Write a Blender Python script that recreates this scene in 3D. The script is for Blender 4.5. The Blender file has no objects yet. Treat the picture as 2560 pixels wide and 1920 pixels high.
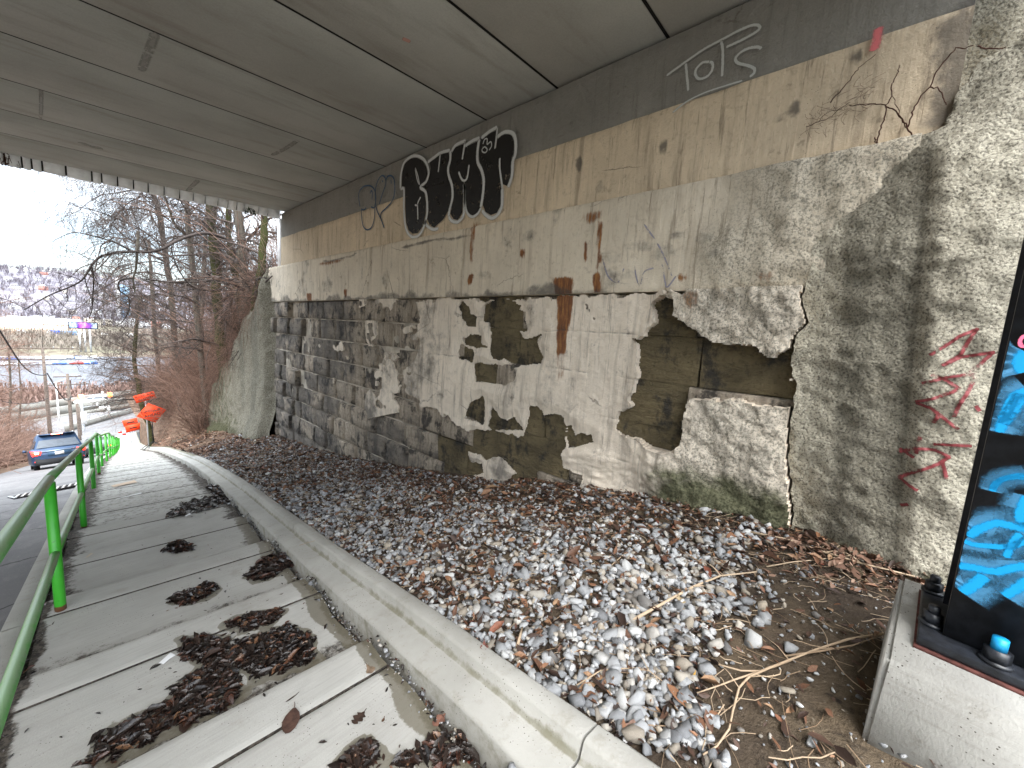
import bpy, bmesh, math, random
import numpy as np
from mathutils import Vector, Matrix
from mathutils.geometry import tessellate_polygon

random.seed(7); RNG = np.random.default_rng(7)
SC = bpy.context.scene
COL = SC.collection

# ------------------------------------------------------------------ camera
F_PX, CXP, CYP = 961.0, 1280.0, 960.0
_n = np.array([-482., 7542., 961.]); _n /= np.linalg.norm(_n)
_d = np.array([-1091., -188., 961.]); _d -= _n * (_d @ _n); _d /= np.linalg.norm(_d)
RW = np.array([np.cross(_d, -_n), _d, -_n])          # camera (x right, y down, z forward) -> world
CAMH = 1.6
CAM = np.array([0., 0., CAMH])
cam_data = bpy.data.cameras.new('camera')
cam_data.sensor_width = 36.0
cam_data.lens = F_PX / 2560.0 * 36.0
cam_data.clip_start = 0.05
cam_data.clip_end = 6000.0
cam = bpy.data.objects.new('camera', cam_data)
COL.objects.link(cam)
right, up, back = RW @ [1, 0, 0], RW @ [0, -1, 0], RW @ [0, 0, -1]
cam.matrix_world = Matrix(((right[0], up[0], back[0], 0), (right[1], up[1], back[1], 0),
                           (right[2], up[2], back[2], CAMH), (0, 0, 0, 1)))
SC.camera = cam

# ------------------------------------------------------------------ sky, sun, exposure
SUN_EL, SUN_AZ = math.radians(52), math.radians(222)   # azimuth measured from +Y towards +X
world = bpy.data.worlds.new('World'); SC.world = world
world.use_nodes = True
wt = world.node_tree; wt.nodes.clear()
wo = wt.nodes.new('ShaderNodeOutputWorld'); wb = wt.nodes.new('ShaderNodeBackground')
sky = wt.nodes.new('ShaderNodeTexSky'); sky.sky_type = 'NISHITA'; sky.sun_disc = False
sky.sun_elevation = SUN_EL; sky.sun_rotation = SUN_AZ
sky.air_density = 1.0; sky.dust_density = 2.0
wtc = wt.nodes.new('ShaderNodeTexCoord')
wmap = wt.nodes.new('ShaderNodeMapping'); wmap.inputs['Scale'].default_value = (1.0, 1.0, 2.6)
wt.links.new(wtc.outputs['Generated'], wmap.inputs['Vector'])
wn = wt.nodes.new('ShaderNodeTexNoise'); wn.inputs['Scale'].default_value = 2.4
wn.inputs['Detail'].default_value = 6; wn.inputs['Roughness'].default_value = 0.55
wt.links.new(wmap.outputs['Vector'], wn.inputs['Vector'])
wr = wt.nodes.new('ShaderNodeValToRGB')                # cloud cover: mostly closed, a few thin gaps
wr.color_ramp.elements[0].position = 0.40; wr.color_ramp.elements[0].color = (0.25, 0.25, 0.25, 1)
wr.color_ramp.elements[1].position = 0.60; wr.color_ramp.elements[1].color = (1, 1, 1, 1)
wt.links.new(wn.outputs['Fac'], wr.inputs['Fac'])
sep = wt.nodes.new('ShaderNodeSeparateXYZ'); wt.links.new(wtc.outputs['Generated'], sep.inputs[0])
grad = wt.nodes.new('ShaderNodeMapRange')              # overcast sky; zenith raised far above the horizon to light the underpass
grad.inputs['From Min'].default_value = 0; grad.inputs['From Max'].default_value = 1
grad.inputs['To Min'].default_value = 2.6; grad.inputs['To Max'].default_value = 25.0
wt.links.new(sep.outputs['Z'], grad.inputs['Value'])
cc = wt.nodes.new('ShaderNodeVectorMath'); cc.operation = 'SCALE'
cc.inputs[0].default_value = (0.89, 0.95, 1.0)
wt.links.new(grad.outputs['Result'], cc.inputs['Scale'])
wm = wt.nodes.new('ShaderNodeMixRGB'); wt.links.new(wr.outputs['Color'], wm.inputs['Fac'])
wt.links.new(sky.outputs['Color'], wm.inputs['Color1']); wt.links.new(cc.outputs['Vector'], wm.inputs['Color2'])
wt.links.new(wm.outputs['Color'], wb.inputs['Color'])
wb.inputs['Strength'].default_value = 0.10
wt.links.new(wb.outputs['Background'], wo.inputs['Surface'])
sun_d = bpy.data.lights.new('sun', 'SUN'); sun_d.energy = 0.8; sun_d.angle = math.radians(35)
sun_d.color = (1.0, 0.965, 0.91)
sun = bpy.data.objects.new('sun', sun_d); COL.objects.link(sun)
_sd = Vector((math.sin(SUN_AZ) * math.cos(SUN_EL), math.cos(SUN_AZ) * math.cos(SUN_EL), math.sin(SUN_EL)))
sun.rotation_euler = _sd.to_track_quat('Z', 'Y').to_euler()
SC.view_settings.view_transform = 'Standard'; SC.view_settings.look = 'None'
SC.view_settings.exposure = 2.32; SC.view_settings.gamma = 1.0; SC.view_settings.use_curve_mapping = False
SC.render.engine = 'CYCLES'
SC.cycles.use_denoising = True
SC.cycles.max_bounces = 8; SC.cycles.diffuse_bounces = 5; SC.cycles.transparent_max_bounces = 16
SC.cycles.sample_clamp_indirect = 6.0

# ------------------------------------------------------------------ geometry helpers
def ray(px, py):
    return RW @ np.array([px - CXP, py - CYP, F_PX])
def on_x(px, py, X):                 # point on the plane x = X seen at a pixel of the photograph
    r = ray(px, py); return CAM + r * (X / r[0])
def at_y(px, py, Y):
    r = ray(px, py); return CAM + r * (Y / r[1])
def on_z(px, py, Z):
    r = ray(px, py); return CAM + r * ((Z - CAMH) / r[2])
def wall_yz(px, py, X=4.0):
    q = on_x(px, py, X); return (q[1], q[2])

_H = np.random.default_rng(99).random(65536)
def vnoise(x, y, seed=0):
    x = np.asarray(x, float); y = np.asarray(y, float)
    xi = np.floor(x).astype(np.int64); yi = np.floor(y).astype(np.int64)
    fx = x - xi; fy = y - yi
    fx = fx * fx * (3 - 2 * fx); fy = fy * fy * (3 - 2 * fy)
    def h(a, b): return _H[(a * 7919 + b * 104729 + seed * 1299709) & 65535]
    return (h(xi, yi) * (1 - fx) * (1 - fy) + h(xi + 1, yi) * fx * (1 - fy)
            + h(xi, yi + 1) * (1 - fx) * fy + h(xi + 1, yi + 1) * fx * fy) * 2 - 1
def fbm(x, y, seed=0, octv=4, gain=0.5):
    s = 0; a = 1.0; f = 1.0
    for o in range(octv):
        s = s + a * vnoise(np.asarray(x) * f + 17.3 * o, np.asarray(y) * f - 9.1 * o, seed + o); a *= gain; f *= 2.03
    return s
def smooth(a, b, x):
    t = np.clip((np.asarray(x, float) - a) / (b - a), 0, 1); return t * t * (3 - 2 * t)

def setp(o, label=None, cat=None, group=None, kind=None):
    if label: o['label'] = label
    if cat: o['category'] = cat
    if group: o['group'] = group
    if kind: o['kind'] = kind
    return o
WPAR = {}                               # things whose parts are built in world coordinates
def empty(name, loc=(0, 0, 0), rz=0.0, local=False, **k):
    o = bpy.data.objects.new(name, None); COL.objects.link(o)
    if not local: WPAR[o.name] = Vector(loc)
    o.location = loc; o.rotation_euler = (0, 0, rz); o.empty_display_size = 0.2
    return setp(o, **k)

class MB:                              # collects shapes, then links them as ONE mesh object
    def __init__(s): s.V = []; s.T = []; s.Q = []; s.n = 0; s.A = {}; s.NG = []
    def add(s, V, T=None, Q=None, attr=None):
        V = np.asarray(V, float).reshape(-1, 3)
        s.V.append(V)
        if T is not None and len(T): s.T.append(np.asarray(T, np.int64) + s.n)
        if Q is not None and len(Q): s.Q.append(np.asarray(Q, np.int64) + s.n)
        if attr:
            for k, v in attr.items(): s.A.setdefault(k, []).append((s.n, np.broadcast_to(np.asarray(v, float), (len(V),))))
        s.n += len(V); return s
    def box(s, lo, hi, taper=None, M=None):
        x0, y0, z0 = lo; x1, y1, z1 = hi
        V = np.array([(x0, y0, z0), (x1, y0, z0), (x1, y1, z0), (x0, y1, z0), (x0, y0, z1), (x1, y0, z1), (x1, y1, z1), (x0, y1, z1)], float)
        if taper:
            c = (V[:4].mean(0) + V[4:].mean(0)) / 2
            V[4:, :2] = c[:2] + (V[4:, :2] - c[:2]) * taper
        if M is not None: V = V @ np.array(M.to_3x3()).T + np.array(M.translation)
        return s.add(V, Q=[(0, 3, 2, 1), (4, 5, 6, 7), (0, 1, 5, 4), (1, 2, 6, 5), (2, 3, 7, 6), (3, 0, 4, 7)])
    def tube(s, P, R, n=6, cap=True, attr=None):
        P = np.asarray(P, float); m = len(P)
        R = np.broadcast_to(np.asarray(R, float), (m,))
        t = np.gradient(P, axis=0); t /= (np.linalg.norm(t, axis=1, keepdims=True) + 1e-12)
        ref = np.array([0, 0, 1.0]) if abs(t[0, 2]) < 0.9 else np.array([1.0, 0, 0])
        u = np.cross(t, ref); u /= (np.linalg.norm(u, axis=1, keepdims=True) + 1e-12)
        for i in range(1, m):
            if u[i] @ u[i - 1] < 0: u[i] = -u[i]
        v = np.cross(t, u)
        a = np.arange(n) * 2 * math.pi / n
        V = P[:, None, :] + R[:, None, None] * (np.cos(a)[None, :, None] * u[:, None, :] + np.sin(a)[None, :, None] * v[:, None, :])
        i, j = np.meshgrid(np.arange(m - 1), np.arange(n), indexing='ij')
        j2 = (j + 1) % n
        Q = np.stack([i * n + j, i * n + j2, (i + 1) * n + j2, (i + 1) * n + j], -1).reshape(-1, 4)
        V = V.reshape(-1, 3)
        T = None
        if cap and n >= 3:
            V = np.vstack([V, P[0], P[-1]])
            k = np.arange(n)
            T = np.vstack([np.stack([(k + 1) % n, k, np.full(n, m * n)], 1),
                           np.stack([(m - 1) * n + k, (m - 1) * n + (k + 1) % n, np.full(n, m * n + 1)], 1)])
        return s.add(V, T, Q, attr)
    def grid(s, X, Y, Z, flip=False, attr=None, keep=None):     # 2D arrays
        a, b = X.shape
        i, j = np.meshgrid(np.arange(a - 1), np.arange(b - 1), indexing='ij')
        Q = np.stack([i * b + j, (i + 1) * b + j, (i + 1) * b + j + 1, i * b + j + 1], -1)
        if keep is not None: Q = Q[keep]
        Q = Q.reshape(-1, 4)
        if flip: Q = Q[:, ::-1]
        at = {k: np.asarray(v).reshape(-1) for k, v in attr.items()} if attr else None
        return s.add(np.stack([X, Y, Z], -1).reshape(-1, 3), Q=Q, attr=at)
    def poly(s, P):
        P = [Vector(p) for p in P]
        s.add(np.array([tuple(p) for p in P]), T=[t for t in tessellate_polygon([P])]); return s
    def prism(s, pts, axis, a0, a1):   # a 2D outline extruded along an axis
        def mk(p, a):
            q = [p[0], p[1]]; q.insert(axis, a); return q
        n = len(pts)
        V = [mk(p, a0) for p in pts] + [mk(p, a1) for p in pts]
        tri = list(tessellate_polygon([[Vector((p[0], p[1], 0)) for p in pts]]))
        T = [tuple(t) for t in tri] + [(t[2] + n, t[1] + n, t[0] + n) for t in tri]
        return s.add(V, T=T, Q=[(i, (i + 1) % n, (i + 1) % n + n, i + n) for i in range(n)])
    def mesh(s, name, fix=True):
        V = np.vstack(s.V); me = bpy.data.meshes.new(name)
        T = np.vstack(s.T) if s.T else np.zeros((0, 3), np.int64)
        Q = np.vstack(s.Q) if s.Q else np.zeros((0, 4), np.int64)
        nl = T.size + Q.size
        me.vertices.add(len(V)); me.vertices.foreach_set('co', V.astype(np.float32).ravel())
        me.loops.add(nl); me.loops.foreach_set('vertex_index', np.concatenate([T.ravel(), Q.ravel()]).astype(np.int32))
        me.polygons.add(len(T) + len(Q))
        st = np.concatenate([np.arange(len(T)) * 3, T.size + np.arange(len(Q)) * 4]).astype(np.int32)
        me.polygons.foreach_set('loop_start', st)
        for k, L in s.A.items():
            arr = np.zeros(len(V), np.float32)
            for (o, v) in L: arr[o:o + len(v)] = v
            me.attributes.new(k, 'FLOAT', 'POINT').data.foreach_set('value', arr)
        me.update(calc_edges=True); me.validate()
        if fix:
            b = bmesh.new(); b.from_mesh(me); bmesh.ops.recalc_face_normals(b, faces=b.faces); b.to_mesh(me); b.free()
        return me
    def build(s, name, mat, parent=None, shade=False, fix=True, **k):
        me = s.mesh(name, fix)
        if mat is not None: me.materials.append(mat)
        if shade: me.polygons.foreach_set('use_smooth', np.ones(len(me.polygons), bool))
        o = bpy.data.objects.new(name, me); COL.objects.link(o)
        if parent is not None: adopt(o, parent)
        return setp(o, **k)
def adopt(o, p):
    o.parent = p
    if p.name in WPAR: o.matrix_parent_inverse = Matrix.Translation(-WPAR[p.name])
    return o

def bevel(o, w=0.01, seg=1):
    b = bmesh.new(); b.from_mesh(o.data)
    bmesh.ops.remove_doubles(b, verts=b.verts, dist=1e-5)
    bmesh.ops.bevel(b, geom=[e for e in b.edges if e.is_manifold and e.calc_face_angle(0) > 0.5], offset=w, segments=seg, affect='EDGES', clamp_overlap=True)
    b.to_mesh(o.data); b.free(); return o

def dup(o, parent=None):               # a thing with copies of its parts and sub-parts
    c = o.copy(); COL.objects.link(c)
    if parent is not None: c.parent = parent
    for ch in list(o.children): dup(ch, c)
    return c

# ------------------------------------------------------------------ node helper
class NM:
    def __init__(s, name, rough=0.85, spec=0.3):
        s.m = bpy.data.materials.new(name); s.m.use_nodes = True
        s.t = s.m.node_tree; s.b = s.t.nodes['Principled BSDF']
        s.b.inputs['Roughness'].default_value = rough
        s.b.inputs['Specular IOR Level'].default_value = spec
        tc = s.t.nodes.new('ShaderNodeTexCoord'); s.P = tc.outputs['Object']; s.G = tc.outputs['Generated']
    def L(s, sock, v):
        if isinstance(v, bpy.types.NodeSocket): s.t.links.new(v, sock)
        elif v is not None:
            try: sock.default_value = v
            except Exception: sock.default_value = (v, v, v) if not hasattr(v, '__len__') else (*v, 1.0)[:len(sock.default_value)]
    def math(s, op, a, b=None, clamp=False):
        n = s.t.nodes.new('ShaderNodeMath'); n.operation = op; n.use_clamp = clamp
        s.L(n.inputs[0], a)
        if b is not None: s.L(n.inputs[1], b)
        return n.outputs[0]
    def mul(s, a, b): return s.math('MULTIPLY', a, b)
    def add(s, a, b): return s.math('ADD', a, b)
    def sub(s, a, b): return s.math('SUBTRACT', a, b)
    def map(s, vec, sc=(1, 1, 1), loc=(0, 0, 0), rot=(0, 0, 0)):
        n = s.t.nodes.new('ShaderNodeMapping'); s.L(n.inputs['Vector'], vec)
        n.inputs['Scale'].default_value = sc; n.inputs['Location'].default_value = loc; n.inputs['Rotation'].default_value = rot
        return n.outputs[0]
    def noise(s, scale, detail=4, rough=0.55, vec=None, dist=0.0):
        n = s.t.nodes.new('ShaderNodeTexNoise'); s.L(n.inputs['Vector'], vec if vec is not None else s.P)
        n.inputs['Scale'].default_value = scale; n.inputs['Detail'].default_value = detail
        n.inputs['Roughness'].default_value = rough; n.inputs['Distortion'].default_value = dist
        return n.outputs['Fac']
    def vor(s, scale, vec=None, feat='F1', rnd=1.0, out='Distance'):
        n = s.t.nodes.new('ShaderNodeTexVoronoi'); n.feature = feat; s.L(n.inputs['Vector'], vec if vec is not None else s.P)
        n.inputs['Scale'].default_value = scale; n.inputs['Randomness'].default_value = rnd
        return n.outputs[out]
    def rng(s, v, a, b, lo=0.0, hi=1.0):
        n = s.t.nodes.new('ShaderNodeMapRange'); n.interpolation_type = 'SMOOTHSTEP'; s.L(n.inputs['Value'], v)
        n.inputs['From Min'].default_value = a; n.inputs['From Max'].default_value = b
        n.inputs['To Min'].default_value = lo; n.inputs['To Max'].default_value = hi
        return n.outputs['Result']
    def mix(s, f, a, b, mode='MIX'):
        n = s.t.nodes.new('ShaderNodeMixRGB'); n.blend_type = mode
        s.L(n.inputs['Fac'], f)
        for k, v in (('Color1', a), ('Color2', b)):
            if isinstance(v, bpy.types.NodeSocket): s.t.links.new(v, n.inputs[k])
            else: n.inputs[k].default_value = (*v, 1) if hasattr(v, '__len__') else (v, v, v, 1)
        return n.outputs['Color']
    def ramp(s, f, st):
        n = s.t.nodes.new('ShaderNodeValToRGB'); s.L(n.inputs['Fac'], f); e = n.color_ramp.elements
        while len(e) < len(st): e.new(0.5)
        for k, (p, c) in zip(e, st): k.position = p; k.color = (*c, 1) if hasattr(c, '__len__') else (c, c, c, 1)
        return n.outputs['Color']
    def attr(s, name):
        n = s.t.nodes.new('ShaderNodeAttribute'); n.attribute_name = name; return n.outputs['Fac']
    def rand(s):
        return s.t.nodes.new('ShaderNodeObjectInfo').outputs['Random']
    def xyz(s, v=None):
        n = s.t.nodes.new('ShaderNodeSeparateXYZ'); s.L(n.inputs[0], v if v is not None else s.P); return n.outputs
    def col(s, c):
        s.L(s.b.inputs['Base Color'], c if isinstance(c, bpy.types.NodeSocket) else (*c, 1)); return s
    def bump(s, h, strength=0.5, dist=0.02):
        n = s.t.nodes.new('ShaderNodeBump'); s.L(n.inputs['Height'], h)
        n.inputs['Strength'].default_value = strength; n.inputs['Distance'].default_value = dist
        s.t.links.new(n.outputs['Normal'], s.b.inputs['Normal']); return s
    def rough(s, v): s.L(s.b.inputs['Roughness'], v); return s
    def alpha(s, v): s.L(s.b.inputs['Alpha'], v); return s
    def emit(s, c, k): s.b.inputs['Emission Color'].default_value = (*c, 1); s.b.inputs['Emission Strength'].default_value = k; return s

def flat(name, c, rough=0.7, spec=0.3, var=0.15, sc=8.0, metal=0.0, bump=0.0, bsc=None):
    m = NM(name, rough, spec)
    f = m.noise(sc, 4)
    m.col(m.mix(m.rng(f, 0.3, 0.7), tuple(x * (1 - var) for x in c), tuple(min(1, x * (1 + var)) for x in c)))
    m.b.inputs['Metallic'].default_value = metal
    if bump: m.bump(m.noise(bsc or sc * 4, 4), bump, 0.01)
    return m.m
# ------------------------------------------------------------------ materials
def M_concrete_soffit():
    m = NM('soffit_concrete', 0.9, 0.2)
    big = m.noise(0.7, 5, 0.6); med = m.noise(2.5, 6, 0.65, m.map(m.P, (0.25, 1.4, 1)))
    fine = m.noise(60, 3, 0.6)
    c = m.mix(m.rng(big, 0.3, 0.7), (0.375, 0.365, 0.325), (0.465, 0.455, 0.41))
    c = m.mix(m.mul(m.rng(med, 0.48, 0.72), 0.45), c, (0.235, 0.208, 0.168))
    c = m.mix(m.mul(m.rng(m.noise(1.2, 5, 0.7, m.map(m.P, (0.5, 1, 1), (5, 2, 1))), 0.58, 0.75), 0.3), c, (0.47, 0.45, 0.40))
    r = m.rand()
    c = m.mix(0.35, c, m.ramp(r, [(0, 0.96), (1, 1.03)]), 'MULTIPLY')
    c = m.mix(m.mul(m.rng(fine, 0.35, 0.7), 0.12), c, (0.1, 0.09, 0.08))
    m.col(c).bump(m.add(m.mul(fine, 0.3), med), 0.15, 0.01); return m.m
def M_wall(name, base, dark, streak=0.5, rust=True, rough_zone=False, seed=0.0):
    """lime-washed concrete: vertical run marks, spalls, speckle, hairline cracks, rust from real seeps"""
    m = NM(name, 0.9, 0.2)
    o = m.map(m.P, (1, 1, 1), (seed, seed * 2, seed))
    run = m.noise(1.0, 5, 0.65, m.map(o, (3, 7.0, 0.55)))
    run2 = m.noise(1.0, 4, 0.6, m.map(o, (3, 26.0, 1.1)))
    big = m.noise(0.9, 5, 0.6, o); blot = m.noise(5, 6, 0.7, o)
    fine = m.noise(70, 3, 0.6, o); spk = m.vor(34, o)
    c = m.mix(m.rng(big, 0.32, 0.68), tuple(x * 0.82 for x in base), base)
    c = m.mix(m.mul(m.rng(run, 0.5, 0.74), streak), c, dark)
    c = m.mix(m.mul(m.rng(run2, 0.56, 0.74), streak * 0.55), c, tuple(min(1, x * 1.25) for x in base))
    c = m.mix(m.mul(m.rng(blot, 0.60, 0.70), 0.55), c, tuple(x * 0.75 for x in dark))
    c = m.mix(m.mul(m.math('LESS_THAN', spk, 0.10), m.mul(m.rng(m.noise(3, 3, 0.5, o), 0.5, 0.6), 0.75)), c, (0.055, 0.05, 0.042))
    crk = m.math('LESS_THAN', m.vor(0.75, m.mix(0.22, m.map(o, (1, 1, 2.2)), m.noise(3.5, 7, 0.75, o)), 'DISTANCE_TO_EDGE'), 0.0055)
    c = m.mix(m.mul(crk, m.mul(m.rng(m.noise(1.1, 2, 0.5, o), 0.54, 0.6), 0.6)), c, (0.12, 0.10, 0.08))
    c = m.mix(m.mul(m.rng(m.noise(1.0, 6, 0.75, m.map(o, (3, 15, 0.9), (2, 3, 4))), 0.55, 0.66), streak * 0.9), c, tuple(x * 0.8 for x in dark))
    c = m.mix(m.mul(m.rng(m.noise(14, 6, 0.75, o), 0.52, 0.68), 0.35), c, tuple(x * 1.1 for x in dark))
    if rust:
        ru = m.attr('rust')
        rn = m.noise(1.0, 5, 0.7, m.map(o, (3, 34, 5)))
        rc = m.ramp(rn, [(0.3, (0.07, 0.024, 0.011)), (0.5, (0.17, 0.058, 0.017)), (0.7, (0.38, 0.17, 0.045))])
        ru = m.mul(m.add(ru, m.mul(m.sub(m.noise(9, 6, 0.75, m.map(o, (1, 1, 0.35))), 0.5), 1.0)), m.rng(ru, 0.02, 0.12)); c = m.mix(m.mul(m.rng(m.add(ru, m.mul(m.sub(rn, 0.5), 1.1)), 0.12, 0.62), 0.95), c, rc)
        gr = m.attr('grime')
        c = m.mix(m.mul(m.rng(m.add(gr, m.mul(m.sub(blot, 0.5), 1.2)), 0.35, 0.85), 0.75), c, (0.065, 0.062, 0.06))
    h = m.add(m.mul(blot, 0.5), m.mul(fine, 0.25))
    if rough_zone:
        rz = m.attr('roughz')
        pit = m.noise(46, 6, 0.75, o)
        c = m.mix(m.mul(rz, m.mul(m.rng(pit, 0.46, 0.60), 0.85)), c, (0.085, 0.08, 0.065))
        c = m.mix(m.mul(rz, 0.25), c, (0.50, 0.48, 0.40))
        c = m.mix(m.rng(m.add(m.attr('moss'), m.mul(m.sub(blot, 0.5), 1.0)), 0.35, 0.8), c, m.mix(m.rng(pit, 0.4, 0.62), (0.17, 0.17, 0.105), (0.06, 0.062, 0.036)))
        h = m.sub(h, m.mul(rz, m.mul(pit, 3.0)))
    m.col(c).bump(m.add(h, m.add(m.mul(m.noise(16, 6, 0.72, o), 0.9), m.mul(run2, 0.4))), 0.6, 0.025); return m.m
def M_shotcrete(name, base, moss=(0.125, 0.13, 0.07), sc=40):
    m = NM(name, 0.95, 0.15)
    pit = m.noise(sc, 5, 0.72); big = m.noise(1.3, 5, 0.6); med = m.noise(5, 5, 0.65)
    cell = m.vor(sc * 0.9, None, 'SMOOTH_F1')
    c = m.mix(m.rng(big, 0.3, 0.7), tuple(x * 0.84 for x in base), base)
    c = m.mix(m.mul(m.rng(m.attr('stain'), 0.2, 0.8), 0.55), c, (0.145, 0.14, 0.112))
    c = m.mix(m.mul(m.rng(med, 0.5, 0.75), 0.28), c, (0.27, 0.235, 0.17))
    c = m.mix(m.mul(m.rng(pit, 0.47, 0.62), 0.75), c, (0.075, 0.07, 0.058))
    c = m.mix(m.mul(m.rng(m.sub(1.0, pit), 0.56, 0.7), 0.55), c, (0.56, 0.54, 0.45))
    c = m.mix(m.rng(m.add(m.attr('moss'), m.mul(m.sub(med, 0.5), 1.1)), 0.3, 0.8), c, m.mix(m.rng(pit, 0.4, 0.6), moss, tuple(x * 0.35 for x in moss)))
    m.col(c).bump(m.sub(m.mul(cell, 0.8), m.mul(pit, 1.3)), 0.9, 0.035); return m.m
def M_stone(name, light, darkc, wash, washamt):
    m = NM(name, 0.9, 0.25)
    r = m.rand()
    o = m.map(m.P, (1, 1, 1))
    lay = m.noise(1.0, 6, 0.7, m.map(o, (5, 4, 15)), 0.6); big = m.noise(2.2, 5, 0.6); fine = m.noise(55, 4, 0.65)
    run = m.noise(1.0, 5, 0.65, m.map(o, (3, 16, 1.2)))
    c = m.mix(m.rng(big, 0.3, 0.7), darkc, light)
    c = m.mix(m.mul(m.rng(lay, 0.5, 0.7), 0.6), c, tuple(x * 0.55 for x in darkc))
    w = m.add(m.add(m.mul(m.sub(r, 0.5), 0.30), m.mul(m.attr('wash'), 0.45)), m.add(m.mul(m.sub(m.noise(0.9, 5, .65), 0.5), 2.6), m.mul(m.sub(run, 0.5), 1.0)))
    c = m.mix(m.mul(m.rng(w, 0.15 - washamt, 0.55 - washamt), 0.85), c, m.mix(m.rng(run, 0.4, 0.65), wash, tuple(x * 0.6 for x in wash)))
    soot = m.noise(3.3, 6, 0.7, m.map(o, (1, 1, 0.8), (3, 1, 7)))
    c = m.mix(m.mul(m.rng(m.add(soot, m.mul(m.sub(r, .5), .05)), 0.50, 0.63), 0.85), c, (0.030, 0.030, 0.031))
    c = m.mix(m.mul(m.rng(m.noise(24, 6, .75), .52, .7), .55), c, tuple(x * .4 for x in darkc))
    m.col(c).bump(m.add(m.add(m.mul(lay, 1.6), m.noise(13, 6, .72)), m.mul(fine, 0.5)), 0.95, 0.05); return m.m
def M_slab():
    m = NM('sidewalk_concrete', 0.88, 0.25)
    big = m.noise(1.1, 5, 0.6); br = m.noise(1.0, 4, 0.6, m.map(m.P, (5, 90, 5))); fine = m.noise(110, 3, 0.6)
    c = m.mix(m.rng(big, 0.3, 0.7), (0.36, 0.352, 0.328), (0.465, 0.457, 0.43))
    c = m.mix(m.mul(m.rng(br, 0.4, 0.7), 0.28), c, (0.275, 0.265, 0.245))
    c = m.mix(m.mul(m.rng(m.noise(2.6, 6, 0.7), 0.55, 0.72), 0.4), c, (0.26, 0.24, 0.205))
    c = m.mix(m.mul(m.math('LESS_THAN', m.vor(60), 0.13), m.rng(m.noise(5, 2), 0.45, 0.6)), c, (0.10, 0.09, 0.08))
    d = m.rng(m.add(m.attr('dirt'), m.mul(m.sub(m.noise(14, 6, 0.75), 0.5), 1.3)), 0.35, 0.7)
    c = m.mix(d, c, m.mix(m.rng(m.noise(40, 4, 0.7), 0.4, 0.6), (0.035, 0.03, 0.026), (0.10, 0.085, 0.07)))
    wet = m.rng(m.add(m.attr('wet'), m.mul(m.sub(m.noise(22, 5, 0.7), 0.5), 0.55)), 0.4, 0.52)
    c = m.mix(m.mul(wet, 0.8), c, (0.145, 0.13, 0.095))
    m.col(c).bump(m.add(br, fine), 0.25, 0.006)
    m.rough(m.rng(wet, 0, 1, 0.88, 0.42)); return m.m
def M_kerb():
    m = NM('kerb_concrete', 0.88, 0.25)
    big = m.noise(1.6, 5, 0.6); med = m.noise(9, 5, 0.7); fine = m.noise(90, 3, 0.6)
    c = m.mix(m.rng(big, 0.3, 0.7), (0.325, 0.317, 0.29), (0.42, 0.41, 0.38))
    c = m.mix(m.mul(m.rng(med, 0.52, 0.72), 0.4), c, (0.24, 0.22, 0.175))
    c = m.mix(m.mul(m.math('LESS_THAN', m.vor(55), 0.14), m.rng(m.noise(6, 2), 0.42, 0.6)), c, (0.09, 0.08, 0.07))
    c = m.mix(m.mul(m.rng(m.add(m.attr('moss'), m.mul(m.sub(med, 0.5), 1.2)), 0.4, 0.9), 0.75), c, (0.15, 0.14, 0.09))  # on the kerb this mask also holds the cove's painted shade
    m.col(c).bump(m.add(m.mul(med, 0.5), fine), 0.3, 0.008); return m.m
def M_soil():
    m = NM('soil', 0.95, 0.2)
    big = m.noise(1.6, 5, 0.65); med = m.noise(12, 6, 0.7); fine = m.noise(70, 4, 0.7)
    c = m.mix(m.rng(big, 0.35, 0.65), (0.062, 0.046, 0.034), (0.135, 0.102, 0.068))
    c = m.mix(m.rng(med, 0.5, 0.7), c, (0.028, 0.021, 0.017))
    c = m.mix(m.mul(m.rng(fine, 0.6, 0.72), 0.7), c, (0.30, 0.255, 0.20))
    m.col(c).bump(m.add(med, m.mul(fine, 0.6)), 0.9, 0.03); return m.m
def M_gravel():
    m = NM('crushed_stone', 0.85, 0.3)
    r = m.rand(); a = m.attr('tint')
    t = m.math('FRACT', m.add(r, a))
    c = m.ramp(t, [(0.0, (0.19, 0.195, 0.205)), (0.25, (0.30, 0.308, 0.32)), (0.5, (0.41, 0.418, 0.43)), (0.68, (0.56, 0.56, 0.55)), (0.8, (0.36, 0.31, 0.245)), (0.92, (0.24, 0.21, 0.175)), (1.0, (0.15, 0.15, 0.155))])
    n = m.noise(45, 5, 0.7)
    c = m.mix(m.mul(m.rng(n, 0.45, 0.68), 0.5), c, (0.12, 0.12, 0.12))
    c = m.mix(m.mul(m.rng(m.noise(30, 4, 0.6), 0.58, 0.7), 0.4), c, (0.72, 0.72, 0.70))
    m.col(c).bump(m.noise(80, 5, 0.7), 0.6, 0.012); return m.m
def M_leaf():
    m = NM('dead_leaf', 0.6, 0.4)
    t = m.math('FRACT', m.add(m.rand(), m.attr('tint')))
    c = m.ramp(t, [(0, (0.028, 0.016, 0.012)), (0.35, (0.065, 0.034, 0.022)), (0.6, (0.125, 0.06, 0.035)), (0.8, (0.22, 0.105, 0.055)), (0.93, (0.30, 0.19, 0.11)), (1, (0.18, 0.05, 0.03))])
    c = m.mix(m.mul(m.rng(m.noise(60, 4, 0.7), 0.45, 0.7), 0.5), c, (0.03, 0.02, 0.015))
    m.col(c).bump(m.noise(120, 3), 0.4, 0.005); return m.m
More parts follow.
